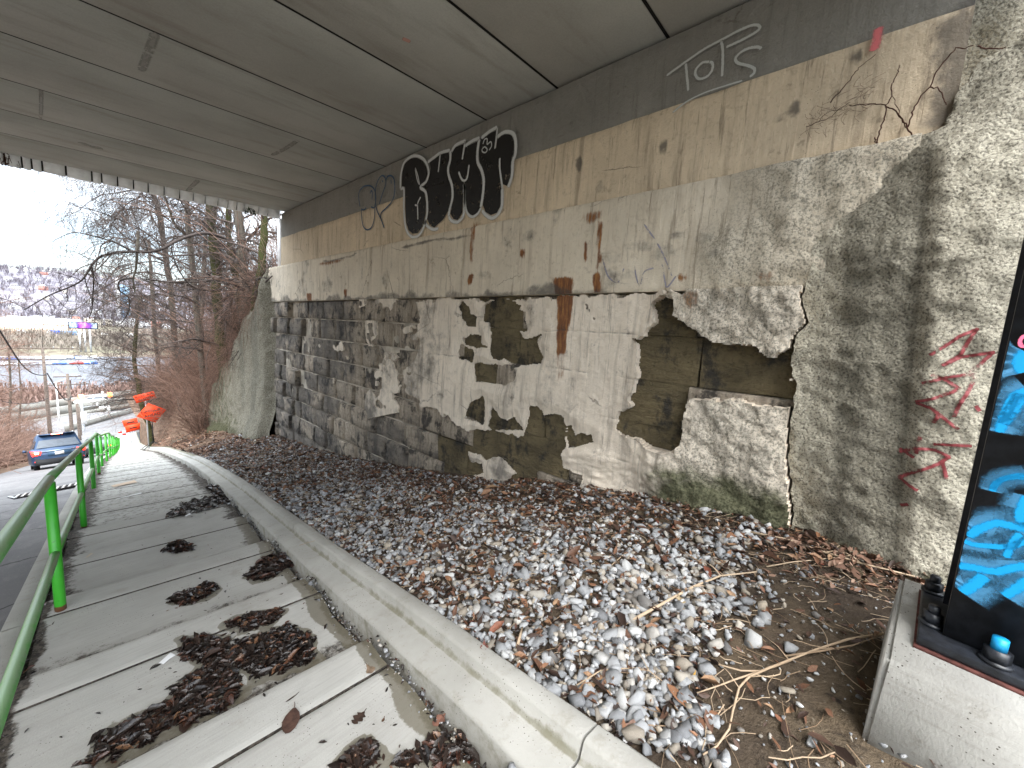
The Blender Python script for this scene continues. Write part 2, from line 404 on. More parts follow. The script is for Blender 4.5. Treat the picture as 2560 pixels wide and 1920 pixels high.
def M_wetleaf():
    m = NM('wet_leaf', 0.32, 0.5)
    t = m.math('FRACT', m.add(m.rand(), m.attr('tint')))
    c = m.ramp(t, [(0, (0.012, 0.009, 0.008)), (0.55, (0.024, 0.016, 0.013)), (0.83, (0.042, 0.024, 0.018)), (0.95, (0.09, 0.036, 0.022)), (1, (0.18, 0.10, 0.055))])
    m.col(c).bump(m.noise(90, 4), 0.5, 0.006); return m.m
def M_twig(name, a, b):
    m = NM(name, 0.85, 0.2)
    t = m.attr('tint')
    c = m.mix(m.rng(m.add(m.mul(m.noise(3, 4), 0.8), m.mul(t, 0.6)), 0.3, 1.0), a, b)
    m.col(c); return m.m
def M_bark(name, a, b, moss):
    m = NM(name, 0.95, 0.1)
    v = m.noise(1.0, 6, 0.7, m.map(m.P, (9, 9, 1.6)))
    c = m.mix(m.rng(v, 0.35, 0.65), a, b)
    c = m.mix(m.mul(m.rng(m.add(m.noise(1.4, 4, 0.6), m.mul(m.attr('moss'), 0.8)), 0.6, 1.0), 0.9), c, moss)
    m.col(c).bump(v, 0.8, 0.04); return m.m
def M_green():
    m = NM('green_paint', 0.38, 0.5)
    n = m.noise(45, 5, 0.7); big = m.noise(3, 4)
    c = m.mix(m.rng(big, 0.3, 0.7), (0.030, 0.31, 0.020), (0.055, 0.42, 0.030))
    up = m.attr('worn')                                    # upper side of the rails mixed to a pale chalky green
    c = m.mix(m.mul(m.rng(m.add(up, m.mul(m.sub(m.noise(9, 5, 0.7), 0.5), 0.8)), 0.45, 0.9), 0.75), c, (0.27, 0.36, 0.24))
    c = m.mix(m.mul(m.rng(n, 0.66, 0.72), 0.85), c, (0.045, 0.05, 0.03))
    rz = m.attr('rustbase')
    c = m.mix(m.rng(m.add(rz, m.mul(m.sub(n, 0.5), 0.6)), 0.5, 0.7), c, (0.13, 0.055, 0.025))
    m.col(c).bump(n, 0.15, 0.004); return m.m
def M_spray(name, c, hard=0.25, worn=0.25, rough=0.6):
    m = NM(name, rough, 0.3)
    e = m.attr('edge')
    n = m.noise(90, 4, 0.8); w = m.noise(7, 6, 0.7)
    a = m.rng(m.add(e, m.mul(m.sub(n, 0.5), 0.9)), 0.5 - hard * 0.5, 0.5 + hard * 0.3)
    a = m.mul(a, m.rng(m.add(w, m.mul(m.sub(n, 0.5), 0.3)), worn * 0.9, worn * 0.9 + 0.12)) if worn else a
    m.col(c).alpha(a); return m.m
def M_pedestal():
    m = NM('pedestal_concrete', 0.88, 0.25)
    big = m.noise(2.2, 5, 0.6); med = m.noise(11, 6, 0.72); fine = m.noise(95, 3, 0.6); form = m.noise(1.0, 5, 0.65, m.map(m.P, (3, 3, 46)))
    c = m.mix(m.rng(big, 0.3, 0.7), (0.35, 0.34, 0.315), (0.48, 0.47, 0.44))
    c = m.mix(m.mul(m.rng(form, 0.48, 0.66), 0.4), c, (0.26, 0.25, 0.225))
    c = m.mix(m.mul(m.rng(med, 0.52, 0.7), 0.5), c, (0.235, 0.22, 0.19))
    c = m.mix(m.mul(m.math('LESS_THAN', m.vor(50), 0.14), m.rng(m.noise(6, 2), 0.42, 0.6)), c, (0.08, 0.07, 0.06))
    z = m.xyz()[2]
    c = m.mix(m.mul(m.rng(m.sub(m.mul(m.sub(med, 0.5), 0.35), z), -0.14, 0.03), 0.85), c, (0.11, 0.085, 0.06))
    m.col(c).bump(m.add(m.add(m.mul(med, 0.35), m.mul(form, .5)), fine), 0.22, 0.008); return m.m
def M_asphalt():
    m = NM('asphalt', 0.9, 0.3)
    big = m.noise(0.6, 5, 0.6); med = m.noise(4, 5, 0.65, m.map(m.P, (1.6, 0.6, 1))); fine = m.noise(70, 4, 0.7)
    c = m.mix(m.rng(big, 0.3, 0.7), (0.115, 0.112, 0.115), (0.17, 0.165, 0.165))
    c = m.mix(m.mul(m.rng(med, 0.5, 0.7), 0.5), c, (0.225, 0.215, 0.21))
    crk = m.math('LESS_THAN', m.vor(0.55, m.mix(0.25, m.P, m.noise(2.2, 5, 0.65)), 'DISTANCE_TO_EDGE'), 0.007)
    c = m.mix(m.mul(crk, 0.8), c, (0.035, 0.033, 0.032))
    c = m.mix(m.mul(m.rng(fine, 0.55, 0.7), 0.5), c, (0.28, 0.27, 0.26))
    m.col(c).bump(m.add(fine, med), 0.5, 0.012); return m.m

CREAM = (0.69, 0.57, 0.415)
M = dict(
    soffit=M_concrete_soffit(),
    fascia=flat('fascia_white_concrete', (0.90, 0.89, 0.88), 0.85, var=0.12, sc=5),
    grey_conc=M_wall('grey_backwall', (0.26, 0.25, 0.225), (0.15, 0.14, 0.12), 0.35, seed=3.0),
    cream=M_wall('cream_limewash', CREAM, (0.27, 0.215, 0.155), 0.75, seed=1.0),
    ledge=M_wall('pale_limewash', (0.71, 0.63, 0.505), (0.31, 0.25, 0.185), 0.7, rough_zone=True, seed=7.0),
    coat=M_wall('white_render', (0.79, 0.70, 0.585), (0.31, 0.27, 0.225), 0.75, rough_zone=True, seed=11.0),
    shot=M_shotcrete('shotcrete', (0.66, 0.615, 0.50), sc=60),
    shot2=M_shotcrete('mossy_shotcrete', (0.26, 0.24, 0.185), (0.10, 0.10, 0.055), 30),
    stoneA=M_stone('washed_sandstone', (0.27, 0.238, 0.20), (0.115, 0.105, 0.095), (0.56, 0.475, 0.375), 0.26),
    stoneB=M_stone('bare_brown_stone', (0.21, 0.168, 0.095), (0.115, 0.094, 0.056), (0.30, 0.27, 0.21), -0.9),
    mortar=flat('old_mortar', (0.40, 0.36, 0.30), 0.95, var=0.35, sc=3, bump=0.6, bsc=40),
    backing=flat('wall_core', (0.10, 0.088, 0.066), 0.95, var=0.4, sc=5, bump=0.6, bsc=30),
    slab=M_slab(), kerb=M_kerb(), pedestal=M_pedestal(), soil=M_soil(), gravel=M_gravel(), leaf=M_leaf(), wetleaf=M_wetleaf(),
    straw=M_twig('dry_straw', (0.22, 0.15, 0.095), (0.48, 0.37, 0.26)),
    twig=M_twig('dark_twig', (0.030, 0.024, 0.021), (0.105, 0.082, 0.072)),
    vine=M_twig('brown_vine', (0.055, 0.025, 0.018), (0.12, 0.06, 0.04)),
    brush=M_twig('dry_brush', (0.075, 0.046, 0.034), (0.25, 0.155, 0.118)),
    bark=M_bark('grey_bark', (0.055, 0.047, 0.038), (0.13, 0.115, 0.095), (0.07, 0.072, 0.035)),
    mossbark=M_bark('mossy_bark', (0.045, 0.042, 0.028), (0.10, 0.092, 0.058), (0.045, 0.050, 0.018)),
    green=M_green(), asphalt=M_asphalt(),
    pole=flat('weathered_pole_wood', (0.15, 0.12, 0.10), 0.9, var=0.3, sc=6),
    steel=flat('galvanised_steel', (0.42, 0.44, 0.46), 0.5, 0.5, 0.1, 6),
    wire=flat('black_cable', (0.02, 0.02, 0.022), 0.6, 0.3, 0.1),
    black=flat('black_column_paint', (0.014, 0.016, 0.021), 0.42, 0.5, 0.5, 22, bump=.12),
    orange=flat('fluorescent_orange_sheet', (0.86, 0.058, 0.010), 0.55, 0.3, 0.04, 4),
    signblack=flat('sign_black_ink', (0.015, 0.012, 0.012), 0.6, 0.3, 0.1),
    white=flat('white_paint', (0.78, 0.78, 0.76), 0.6, 0.3, 0.06),
    red=flat('red_reflective', (0.60, 0.03, 0.02), 0.5, 0.3, 0.08),
    rubber=flat('tyre_rubber', (0.016, 0.016, 0.017), 0.8, 0.2, 0.2),
    alloy=flat('wheel_alloy', (0.32, 0.33, 0.34), 0.35, 0.5, 0.1, metal=0.8),
    rustiron=flat('rusty_iron', (0.10, 0.062, 0.05), 0.8, 0.3, 0.35, 20, bump=0.4),
)
# ------------------------------------------------------------------ street profile (falls steeply away from the camera)
_PY = [-14, -3, 0, 7.4, 11, 14, 21.4, 31, 45, 60, 75, 90, 104, 130]
_PZ = [1.9, .48, 0, -1.23, -1.92, -2.56, -4.2, -6.6, -10.0, -13.5, -16.1, -17.7, -18.0, -18.0]
_ys = np.arange(-14, 130, 0.25); _zs = np.interp(_ys, _PY, _PZ)
_k = np.hanning(17); _k /= _k.sum()
_zs = np.convolve(np.pad(_zs, 8, mode='reflect', reflect_type='odd'), _k, 'valid')
def zst(y): return np.interp(y, _ys, _zs)                     # nose line of the stepped sidewalk
def xpost(y): return np.interp(y, [-14, -3, 0, 7.4, 11, 16.8, 21.4, 31, 45, 60, 80, 130], [-.95, -.49, -.37, -.08, .06, .29, .58, 1.1, 1.8, 2.5, 3.3, 5.5])
def xleft(y): return xpost(y) - 0.13
def xkerb(y): return np.interp(y, [-14, -2, .85, 1.4, 2.1, 3.0, 3.96, 6.6, 12.5, 17, 21.4, 36, 60, 80, 130], [.2, .95, 1.10, 1.14, 1.18, 1.22, 1.27, 1.44, 1.77, 1.94, 2.1, 2.6, 3.9, 4.9, 7.4])
KW = 0.285
def zwallbase(y): return np.interp(y, [-8, -4, -.6, .16, 1.38, 2.59, 4.42, 6.83, 9.95, 13.28, 17, 21.4, 31, 45, 60, 80], [.85, .5, .22, .16, 0, -.27, -.69, -1.15, -1.62, -2.02, -2.6, -3.3, -5.3, -8.2, -11.0, -14])
def zbed(x, y):
    x = np.asarray(x, float); y = np.asarray(y, float)
    x0 = xkerb(y) + KW - .03
    t = np.clip((x - x0) / (4.0 - x0), 0, 1)
    z = (zst(y) + .085) * (1 - t) + zwallbase(y) * t
    z = z + 0.045 * fbm(x * 1.3, y * 1.3, 5, 3) * np.clip(t * 6, 0, 1)
    return z
def zroad(x, y): return zst(y) - 0.30 - 0.02 * np.clip(xleft(y) - x, 0, 9)

# ------------------------------------------------------------------ ground, road, sidewalk
ZC = 4.63; XW = 4.0
SOIL_EDGE = [on_z(px, py, .1)[:2] for px, py in ((1520, 1915), (1700, 1640), (1830, 1480), (1930, 1390), (1960, 1340))]
def soilmask(x, y):                    # where the gravel gives way to bare soil beside the pedestal
    xs = np.array([p[0] for p in SOIL_EDGE]); ysx = np.array([p[1] for p in SOIL_EDGE])
    lim = np.interp(x, xs, ysx)
    return smooth(0.22, -0.22, y - lim + 0.18 * fbm(x * 2.5, y * 2.5, 31, 3))

yy = np.concatenate([np.arange(-7, 14, .06), np.arange(14, 34, .35)])
uu = np.linspace(0, 1, 56)
gx = (xkerb(yy) + KW - .05)[:, None] * (1 - uu) + (np.where(yy < 13.3, 4.25, np.where(yy < 21, 4.4, 4.4)))[:, None] * uu
gy = np.repeat(yy[:, None], len(uu), 1)
gz = zbed(gx, gy) + 0.012 * fbm(gx * 9, gy * 9, 8, 3)
gravel_bed = MB().grid(gx, gy, gz, flip=True).build('gravel_bed', M['soil'], shade=True, kind='structure')

# road: one sheet from behind the camera to the junction at the foot of the hill
yy = np.concatenate([np.arange(-14, 60, .5), np.arange(60, 109, 2)])
def xroadleft(y): return np.interp(y, [-14, 12, 20, 33, 45, 60, 75, 86, 110], [-5.4, -5.2, -4.2, -3.3, -3.0, -2.6, -3.2, -12, -40])
def xroadright(y): return np.interp(y, [-14, 60, 78, 88, 100, 130], [0, 0, 0, 6, 24, 60]) + (xleft(y) - .13)
uu = np.linspace(0, 1, 24)
gx = xroadleft(yy)[:, None] * (1 - uu) + xroadright(yy)[:, None] * uu; gy = np.repeat(yy[:, None], len(uu), 1)
MB().grid(gx, gy, zroad(gx, gy) + .008 * fbm(gx * 2, gy * 2, 3, 3)).build('road', M['asphalt'], shade=True, kind='structure')

# dirt bed under the stepped sidewalk, and the far smooth part of the walk
yy = np.arange(-3, 80, .25); uu = np.linspace(0, 1, 4)
gx = (xleft(yy) - .02)[:, None] * (1 - uu) + (xkerb(yy) + .02)[:, None] * uu; gy = np.repeat(yy[:, None], len(uu), 1)
gz = (zst(yy) - np.where(yy < 40, .17, .02))[:, None] + gx * 0
sidewalk = MB().grid(gx, gy, gz, attr={'dirt': np.where(gy < 38, .9, .42)}).build('sidewalk', M['slab'], kind='structure')  # far smooth walk darkened in colour against the strong daylight

NOSE0, TREAD, RISER = 0.88, 1.215, 0.135
WET = []        # (x, y, rx, ry, ang) damp stains round leaf heaps; filled below, read by the slabs
def nose(k): return NOSE0 + TREAD * k + 0.025 * math.sin(k * 2.3)
def shear(x, y): return y - 0.07 * (x - .4)
HEAPS = [       # leaf heaps: photo outline on the sidewalk, (label, density)
    ('long wet leaf heap under the nearest step edge, middle of the walk', [(205, 1905), (250, 1850), (330, 1800), (420, 1750), (470, 1690), (520, 1660), (560, 1640), (590, 1690), (600, 1740), (520, 1790), (400, 1840), (290, 1900)]),
    ('reddish heap of wet leaves right of the long heap', [(575, 1620), (640, 1590), (720, 1565), (780, 1590), (790, 1650), (700, 1690), (640, 1700), (590, 1670)]),
    ('small dark leaf clump above the long heap', [(450, 1600), (520, 1595), (560, 1600), (570, 1650), (500, 1660), (460, 1640)]),
    ('narrow leaf clump near the scored line, above the reddish heap', [(562, 1560), (640, 1535), (710, 1530), (690, 1555), (610, 1580)]),
    ('leaf heap in the corner of step and kerb at the bottom of the photo', [(840, 1915), (870, 1890), (920, 1860), (945, 1880), (950, 1915)]),
    ('brown and red leaves filling the gap by the kerb at the bottom edge', [(985, 1918), (1040, 1880), (1100, 1850), (1170, 1870), (1210, 1918)]),
    ('leaf heap below the second step edge, middle of the walk', [(425, 1505), (460, 1480), (530, 1462), (545, 1475), (520, 1495), (455, 1515)]),
    ('leaf heap below the second step edge, beside the kerb', [(610, 1445), (660, 1400), (715, 1385), (735, 1415), (690, 1440), (640, 1455)]),
    ('dark leaf clump below the third step edge', [(408, 1375), (440, 1355), (480, 1360), (485, 1378), (440, 1385)]),
    ('scattered grey leaf patch across the fourth tread', [(410, 1300), (450, 1260), (510, 1245), (575, 1235), (570, 1262), (490, 1285)]),
    ('leaf clump against the kerb on the fifth tread', [(515, 1215), (550, 1210), (578, 1235), (560, 1262), (530, 1240)]),
]
def pip(poly, x, y):
    poly = np.asarray(poly); inside = np.zeros(np.shape(x), bool); n = len(poly)
    for i in range(n):
        x0, y0 = poly[i]; x1, y1 = poly[(i + 1) % n]
        c = ((y0 > y) != (y1 > y)) & (x < (x1 - x0) * (y - y0) / (y1 - y0 + 1e-12) + x0); inside ^= c
    return inside
def pdist(poly, x, y, closed=True):
    poly = np.asarray(poly); d = np.full(np.shape(x), 1e9)
    for i in range(len(poly) if closed else len(poly) - 1):
        a = poly[i]; b = poly[(i + 1) % len(poly)]; ab = b - a
        t = np.clip(((x - a[0]) * ab[0] + (y - a[1]) * ab[1]) / (ab @ ab + 1e-12), 0, 1)
        d = np.minimum(d, np.hypot(x - a[0] - t * ab[0], y - a[1] - t * ab[1]))
    return d
def ground_hit(px, py, dz=0.0):        # where a pixel's ray meets the stepped walk
    r = ray(px, py); lo, hi = 0.3 / np.linalg.norm(r), 60 / np.linalg.norm(r)
    ts = np.linspace(lo, hi, 4000); P = CAM + ts[:, None] * r
    s = np.argmax(P[:, 2] < ztread(P[:, 0], P[:, 1]) + dz); return P[s]
def ztread(x, y):
    ys = y + 0.07 * (np.asarray(x) - .4)
    k = np.floor((ys - NOSE0) / TREAD)
    a = NOSE0 + TREAD * k; b = a + TREAD
    t = (ys - a) / TREAD
    return (zst(a) - RISER) * (1 - t) + zst(b) * t
HEAPW = [(lab, np.array([ground_hit(*p)[:2] for p in pts])) for lab, pts in HEAPS]

for k in range(-2, 30):
    ya, yb = nose(k - 1), nose(k)
    za, zb_ = float(zst(ya)) - RISER, float(zst(yb))
    cut = yb - 0.285; gapw = .009
    near = k <= 3
    for (p, q) in ((ya + .004, cut - gapw), (cut + gapw, yb)):
        step = .022 if near else .2
        nu = max(3, int(1.6 / step)); nv = max(3, int((q - p) / step))
        v = np.linspace(p, q, nv); u = np.linspace(0, 1, nu)
        xl = xleft(v) + .035; xr = xkerb(v) - .06 + .012 * np.sin(v * 9)
        X = xl[:, None] * (1 - u) + xr[:, None] * u
        Ys = np.repeat(v[:, None], nu, 1)
        t = (Ys - ya) / (yb - ya); Z = za * (1 - t) + zb_ * t
        Yw = shear(X, Ys)
        drop = np.zeros_like(Z); drop[-1, :] = .008; drop[0, :] = .006                 # worn arrises
        dirt_shade = np.maximum(smooth(.085, .0, X - xl[:, None] + .03 * vnoise(Ys * 5, X, 15)) * .95, smooth(.10, .0, xr[:, None] - X) * .85)
        dirt_shade = np.maximum(dirt_shade, smooth(.42, .14, Ys - ya + .06 * vnoise(X * 6, Ys, 14)) * .62)  # dirt plus painted shade at each riser foot, so step edges read
        if k >= 6: dirt_shade = np.maximum(dirt_shade, .40)  # far treads darkened in colour against bright daylight; same concrete
        wet = smooth(.17, .02, xr[:, None] - X + .05 * vnoise(Ys * 4, X, 4)) * (0.95 if k < 5 else .4)
        if near:
            for lab, poly in HEAPW:
                d = np.where(pip(poly, X, Yw), 0, pdist(poly, X, Yw)); wet = np.maximum(wet, smooth(.055, .0, d + .03 * fbm(X * 9, Yw * 9, 91, 3)))
        mb = MB()
        mb.grid(X, Yw, Z - drop, flip=False, attr={'dirt': dirt_shade, 'wet': wet})
        # sides and riser
        B = Z - .24
        for (i0, j0, sl) in (('r', -1, (slice(None), -1)), ('l', 0, (slice(None), 0)), ('n', 0, (-1, slice(None))), ('u', 0, (0, slice(None)))):
            a = np.stack([X[sl], Yw[sl], (Z - drop)[sl]], -1); b = np.stack([X[sl], Yw[sl], B[sl]], -1)
            mb.grid(np.stack([a[:, 0], b[:, 0]]), np.stack([a[:, 1], b[:, 1]]), np.stack([a[:, 2], b[:, 2]]), attr={'dirt': np.full((2, len(a)), 1.25)})  # sides coloured dark, so the gaps show shade instead of lit concrete
        mb.build('slab', M['slab'], sidewalk)

# kerb on the wall side: a low ledge, a cove, then a raised back; cast in lengths
PROF = [(-.005, -.30), (.0, .0), (.004, .014), (.015, .024), (.135, .032), (.150, .036), (.160, .046), (.170, .100), (.176, .112), (.190, .120), (.264, .120), (.278, .112), (.285, .08), (.285, -.15)]
kerb = empty('kerb', (0, 0, 0), kind='structure')
joints = [-3, .62, 4.35, 7.6, 10.7, 13.6, 17, 21, 25, 30, 36, 44, 54, 66, 80]
jx = [ground_hit(735, 1350)[1]]
for a, b in zip(joints[:-1], joints[1:]):
    n = max(6, int((b - a) / .12)) if b < 14 else 8
    v = np.linspace(a + .006, b - .006, n)
    pu = np.array([p[0] for p in PROF]); pz = np.array([p[1] for p in PROF])
    X = xkerb(v)[:, None] + pu[None] + .004 * fbm(v[:, None] * 3, pu[None] * 9, 2, 3)
    Y = np.repeat(v[:, None], len(PROF), 1) - .1 * (pu[None] - .1)
    Z = zst(v)[:, None] + pz[None] + .004 * fbm(v[:, None] * 4, pu[None] * 12, 6, 3)
    moss_shade = smooth(12, 14, Y) * .9 * (pu[None] > .17) + .35 * smooth(.9, .0, Y) + .75 * ((pu[None] > .14) & (pu[None] < .165)) + .55 * (pz[None] < .005)  # cove carries brown dirt plus painted shade that frontal light leaves out
    mb = MB().grid(X, Y, Z, attr={'moss': moss_shade})
    for e in (0, -1):
        mb.add(np.stack([X[e], Y[e], Z[e]], -1), T=[t for t in tessellate_polygon([[Vector((p[0], p[1], 0)) for p in PROF]])])
    mb.build('kerb_stone', M['kerb'], kerb)

# roadside kerb strip on the other edge of the walk
rk = empty('roadside_kerb', (0, 0, 0), kind='structure')
jr = [-3, 1.2, 4.2, 7.3, 10.4, 14, 18, 22, 27, 33, 40, 50, 62, 78]
for a, b in zip(jr[:-1], jr[1:]):
    v = np.linspace(a + .005, b - .005, max(6, int((b - a) / .3)))
    pr = [(-.14, -.45), (-.14, .0), (-.13, .012), (-.03, .016), (-.015, .004), (-.015, -.35)]
    pu = np.array([p[0] for p in pr]); pz = np.array([p[1] for p in pr])
    X = xleft(v)[:, None] + pu[None]; Y = np.repeat(v[:, None], len(pr), 1); Z = zst(v)[:, None] + pz[None] + .006 * vnoise(v[:, None] * 2.5, pu[None] * 5, 3)
    MB().grid(X, Y, Z).build('kerb_stone', M['kerb'], rk)

# ------------------------------------------------------------------ bridge deck: adjacent box beams, fascia
deck = empty('bridge_deck', (0, 12.5, ZC), label='concrete road bridge overhead made of flat box beams side by side', cat='bridge')
SL = 0.0477
ye = [12.52, 11.12, 9.83, 8.54, 7.16, 5.85, 4.40, 3.16, 1.81, .48, -.85]
for i in range(10):
    a, b = ye[i + 1] + .016, ye[i] - .016
    off = 0.0
    xs = np.linspace(-7.6, 4.35, 3)
    ch = .010
    mb = MB()
    pts = [(a, .02 + ch), (a + ch, .02), (b - ch, .02), (b, .02 + ch), (b, .55), (a, .55)]
    V = []
    for x in xs: V += [(x, p[0], ZC + SL * (x - 4) + off + p[1] - .02) for p in pts]
    n = 6
    Q = [(k * n + j, k * n + (j + 1) % n, (k + 1) * n + (j + 1) % n, (k + 1) * n + j) for k in range(2) for j in range(n)]
    mb.add(V, Q=Q); mb.add(V[:n], T=[(0, 1, 2), (0, 2, 3), (0, 3, 4), (0, 4, 5)]); mb.add(V[-n:], T=[(0, 1, 2), (0, 2, 3), (0, 3, 4), (0, 4, 5)])
    mb.build('box_beam', M['soffit'], deck)
# grout and deck slab closing the joints from above
jd = flat('joint_dark', (0.012, 0.011, 0.010), 0.95)
MB().box((-7.6, -.8, ZC + .12), (4.3, 12.45, ZC + .13)).build('joint_filler', jd, deck)
for yj in ye[1:-1]:
    zj = lambda x: ZC + SL * (x - 4) + .007
    MB().add([(-7.6, yj - .0155, zj(-7.6)), (4.3, yj - .0155, zj(4.3)), (4.3, yj + .0155, zj(4.3)), (-7.6, yj + .0155, zj(-7.6))], Q=[(0, 1, 2, 3)]).build('joint_seal', jd, deck)  # dark strip stands for the joint's shade, where beam sides would show lit
# outer fascia: a white drip edge hanging a little under the beams, cast in short lengths
tick_px = [(-90, 365), (-40, 375), (10, 388), (53, 398), (78, 404), (105, 412), (165, 428), (230, 440), (255, 449), (295, 458), (335, 467), (372, 476), (412, 484), (451, 491), (485, 499), (515, 505), (547, 511), (572, 516), (594, 521), (613, 525), (648, 534), (672, 540)]
tx = [-4.4, -3.9, -3.3, -2.8, -2.3, -1.9] + [at_y(px, py, 12.56)[0] for px, py in tick_px] + [3.98]
tx = sorted(tx)
for a, b in zip(tx[:-1], tx[1:]):
    zz = ZC + SL * ((a + b) / 2 - 4)
    zl = zz - .175 - .008 * math.sin(a * 7)                # the drip edge leans outward, so it catches light from the street
    o = MB().prism([(12.53, zz + .9), (12.53, zz + .03), (12.66, zl), (12.80, zl + .02), (12.80, zz + .9)], 0, a + .014, b - .014).build('fascia_panel', M['fascia'], deck)
for k in range(18): x = -5 + k * .5; MB().box((x, 12.70, ZC + SL * (x - 3.8) - .150), (x + .499, 12.74, ZC + 1.2)).build('joint_backing', flat('joint_dirt', (.05, .045, .04), .95) if k == 0 else bpy.data.materials['joint_dirt'], deck)  # added dark panels, so no sky shows through the fascia gaps
# tufts of dead plant hanging from the drip edge
def tuft(px, py, n, L, lab, green):
    q = at_y(px, py, 12.62); o = MB(); r = random.Random(px)
    for i in range(n):
        a = r.uniform(0, 6.28); l = L * r.uniform(.5, 1.1)
        p = np.array([q[0] + r.uniform(-.05, .05), q[1] + r.uniform(-.03, .08), q[2] + .06])
        P = [p + np.array([math.cos(a) * .10 * t, math.sin(a) * .07 * t, .03 * math.sin(t * 3) - l * t * t]) for t in np.linspace(0, 1, 5)]
        o.tube(P, np.linspace(.010, .004, 5), 3, attr={'tint': r.random()})
        for t in (2, 3, 4):
            s = .025; o.add([P[t] + np.array([r.uniform(-s, s), r.uniform(-s, s), r.uniform(-s, s)]) * 1.5 for _ in range(3)], T=[(0, 1, 2)], attr={'tint': r.random()})
    o.build('hanging_plant', flat('tuft_green', (.04, .055, .03), .9) if green else M['vine'], fix=False, label=lab, cat='plant')
tuft(20, 395, 34, .22, 'brown dead plant tuft hanging from the white bridge edge, left', False)
tuft(625, 528, 30, .14, 'dark green plant tuft hanging from the bridge edge near the wall corner', True)

# opposite abutment (outside the picture, closes the underpass)
opp = MB().box((-8.3, -.9, -3.4), (-7.4, 12.6, 4.62)).build('opposite_abutment', M['cream'], label='plain concrete abutment on the far side of the road', cat='wall')

# ------------------------------------------------------------------ abutment wall
wall = empty('abutment_wall', (XW, 6, 0), label='long stained stone and concrete abutment wall carrying the bridge', cat='wall')
def wchild(o): return adopt(o, wall)
def strip(name, y0, y1, z0, z1, x, mat, res=.05, amp=.006, depth=.3, rust=None, roughz=None, seed=1):
    ys = np.linspace(y0, y1, int((y1 - y0) / res) + 1); zs = np.linspace(z0, z1, max(4, int((z1 - z0) / res) + 1))
    Yg, Zg = np.meshgrid(ys, zs, indexing='ij')
    Xg = x + amp * fbm(Yg * 1.7, Zg * 1.7, seed, 4)
    if callable(roughz):
        rz = roughz(Yg, Zg); Xg = Xg - rz * (.03 + .022 * fbm(Yg * 9, Zg * 9, seed + 3, 4))
    else: rz = np.zeros_like(Yg)
    er = .012 + .012 * np.abs(vnoise(Yg * 3.1, Zg * 0 + 2, seed))
    Xg[:, 0] += er[:, 0] * .6; Xg[:, -1] += er[:, -1]
    at = {'roughz': rz, 'rust': rust[0](Yg, Zg) if rust else np.zeros_like(Yg), 'grime': rust[1](Yg, Zg) if rust else np.zeros_like(Yg)}
    mb = MB().grid(Xg, Yg, Zg, attr=at)
    for sl in ((slice(None), 0), (slice(None), -1), (0, slice(None)), (-1, slice(None))):
        a = np.stack([Xg[sl], Yg[sl], Zg[sl]], -1); b = a + np.array([depth, 0, 0])
        mb.grid(np.stack([a[:, 0], b[:, 0]]), np.stack([a[:, 1], b[:, 1]]), np.stack([a[:, 2], b[:, 2]]))
    return wchild(mb.build(name, mat, None))
RUSTS = [  # (px, py_top, py_bot, half width px, strength): rust seeps read off the photograph
    (1416, 700, 805, 27, 1.0), (1410, 795, 890, 17, .8), (1503, 690, 735, 12, .9), (1512, 560, 680, 6, .6), (1473, 610, 655, 5, .8),
    (1314, 628, 648, 7, .8), (1405, 880, 950, 12, .35), (779, 735, 835, 7, .75), (870, 725, 745, 5, .7), (1185, 690, 712, 8, .9), (1713, 695, 702, 14, .9),
    (1920, 690, 706, 26, .6), (1735, 735, 775, 22, .55), (1190, 560, 660, 8, .45), (835, 655, 662, 40, .6), (1490, 535, 560, 30, .5)]
_RW = []
for px, p0, p1, hw, s in RUSTS:
    a = wall_yz(px, p0); b = wall_yz(px, p1); w = abs(wall_yz(px + hw, p0)[0] - a[0]); _RW.append((a[0], max(a[1], b[1]), min(a[1], b[1]), w, s))
def rustf(Y, Z):
    r = np.zeros_like(Y)
    for (y, z1, z0, w, s) in _RW:
        ww = w * (1 - .35 * np.clip((z1 - Z) / (z1 - z0 + 1e-6), 0, 1))
        m = smooth(1.25, .55, np.abs(Y - y + .02 * vnoise(Z * 6, Y * 0, 2)) / ww) * smooth(z0 - .05, z0 + .06, Z) * smooth(z1 + .05, z1 - .02, Z)
        r = np.maximum(r, m * s)
    return r
GRIMES = [(1450, 410, 10, 22, 1), (1660, 370, 12, 26, 1), (1985, 275, 16, 26, 1), (2140, 145, 18, 24, 1), (1940, 300, 70, 16, .5), (2080, 250, 60, 60, .45), (1850, 270, 50, 16, .5), (1600, 620, 60, 22, .6), (1660, 635, 50, 26, .5), (1760, 600, 45, 20, .6), (1210, 690, 60, 16, .5),
          (1190, 610, 40, 40, .35), (1295, 600, 60, 40, .45), (1700, 590, 30, 14, .7), (1790, 640, 30, 16, .6), (1550, 690, 90, 20, .45), (960, 590, 50, 10, .35), (1330, 590, 24, 22, .6), (1500, 470, 16, 26, .6)]
_GW = []
for px, py, hw, hh, s in GRIMES:
    a = wall_yz(px, py); _GW.append((a[0], a[1], abs(wall_yz(px + hw, py)[0] - a[0]), abs(wall_yz(px, py + hh)[1] - a[1]), s))
def grimef(Y, Z):
    r = .9 * smooth(.02, -.26, Y) * smooth(3.1, 3.2, Z) * (.75 + .4 * vnoise(Y * 6, Z * 6, 3))
    for (y, z, w, h, s) in _GW: r = np.maximum(r, s * smooth(1.5, .3, np.hypot((Y - y) / w, (Z - z) / h)))
    return r
RG = (rustf, grimef)
wchild(MB().box((4.12, -.28, 4.2), (4.42, 12.5, 4.72)).build('bearing_shelf', bpy.data.materials['joint_dark'], None))  # added dark box: keeps sky light out of the slot under the beams
strip('backwall', -.28, 12.58, 3.925, ZC - .035, 4.012, M['grey_conc'], .06, .004, .4, RG, seed=2)
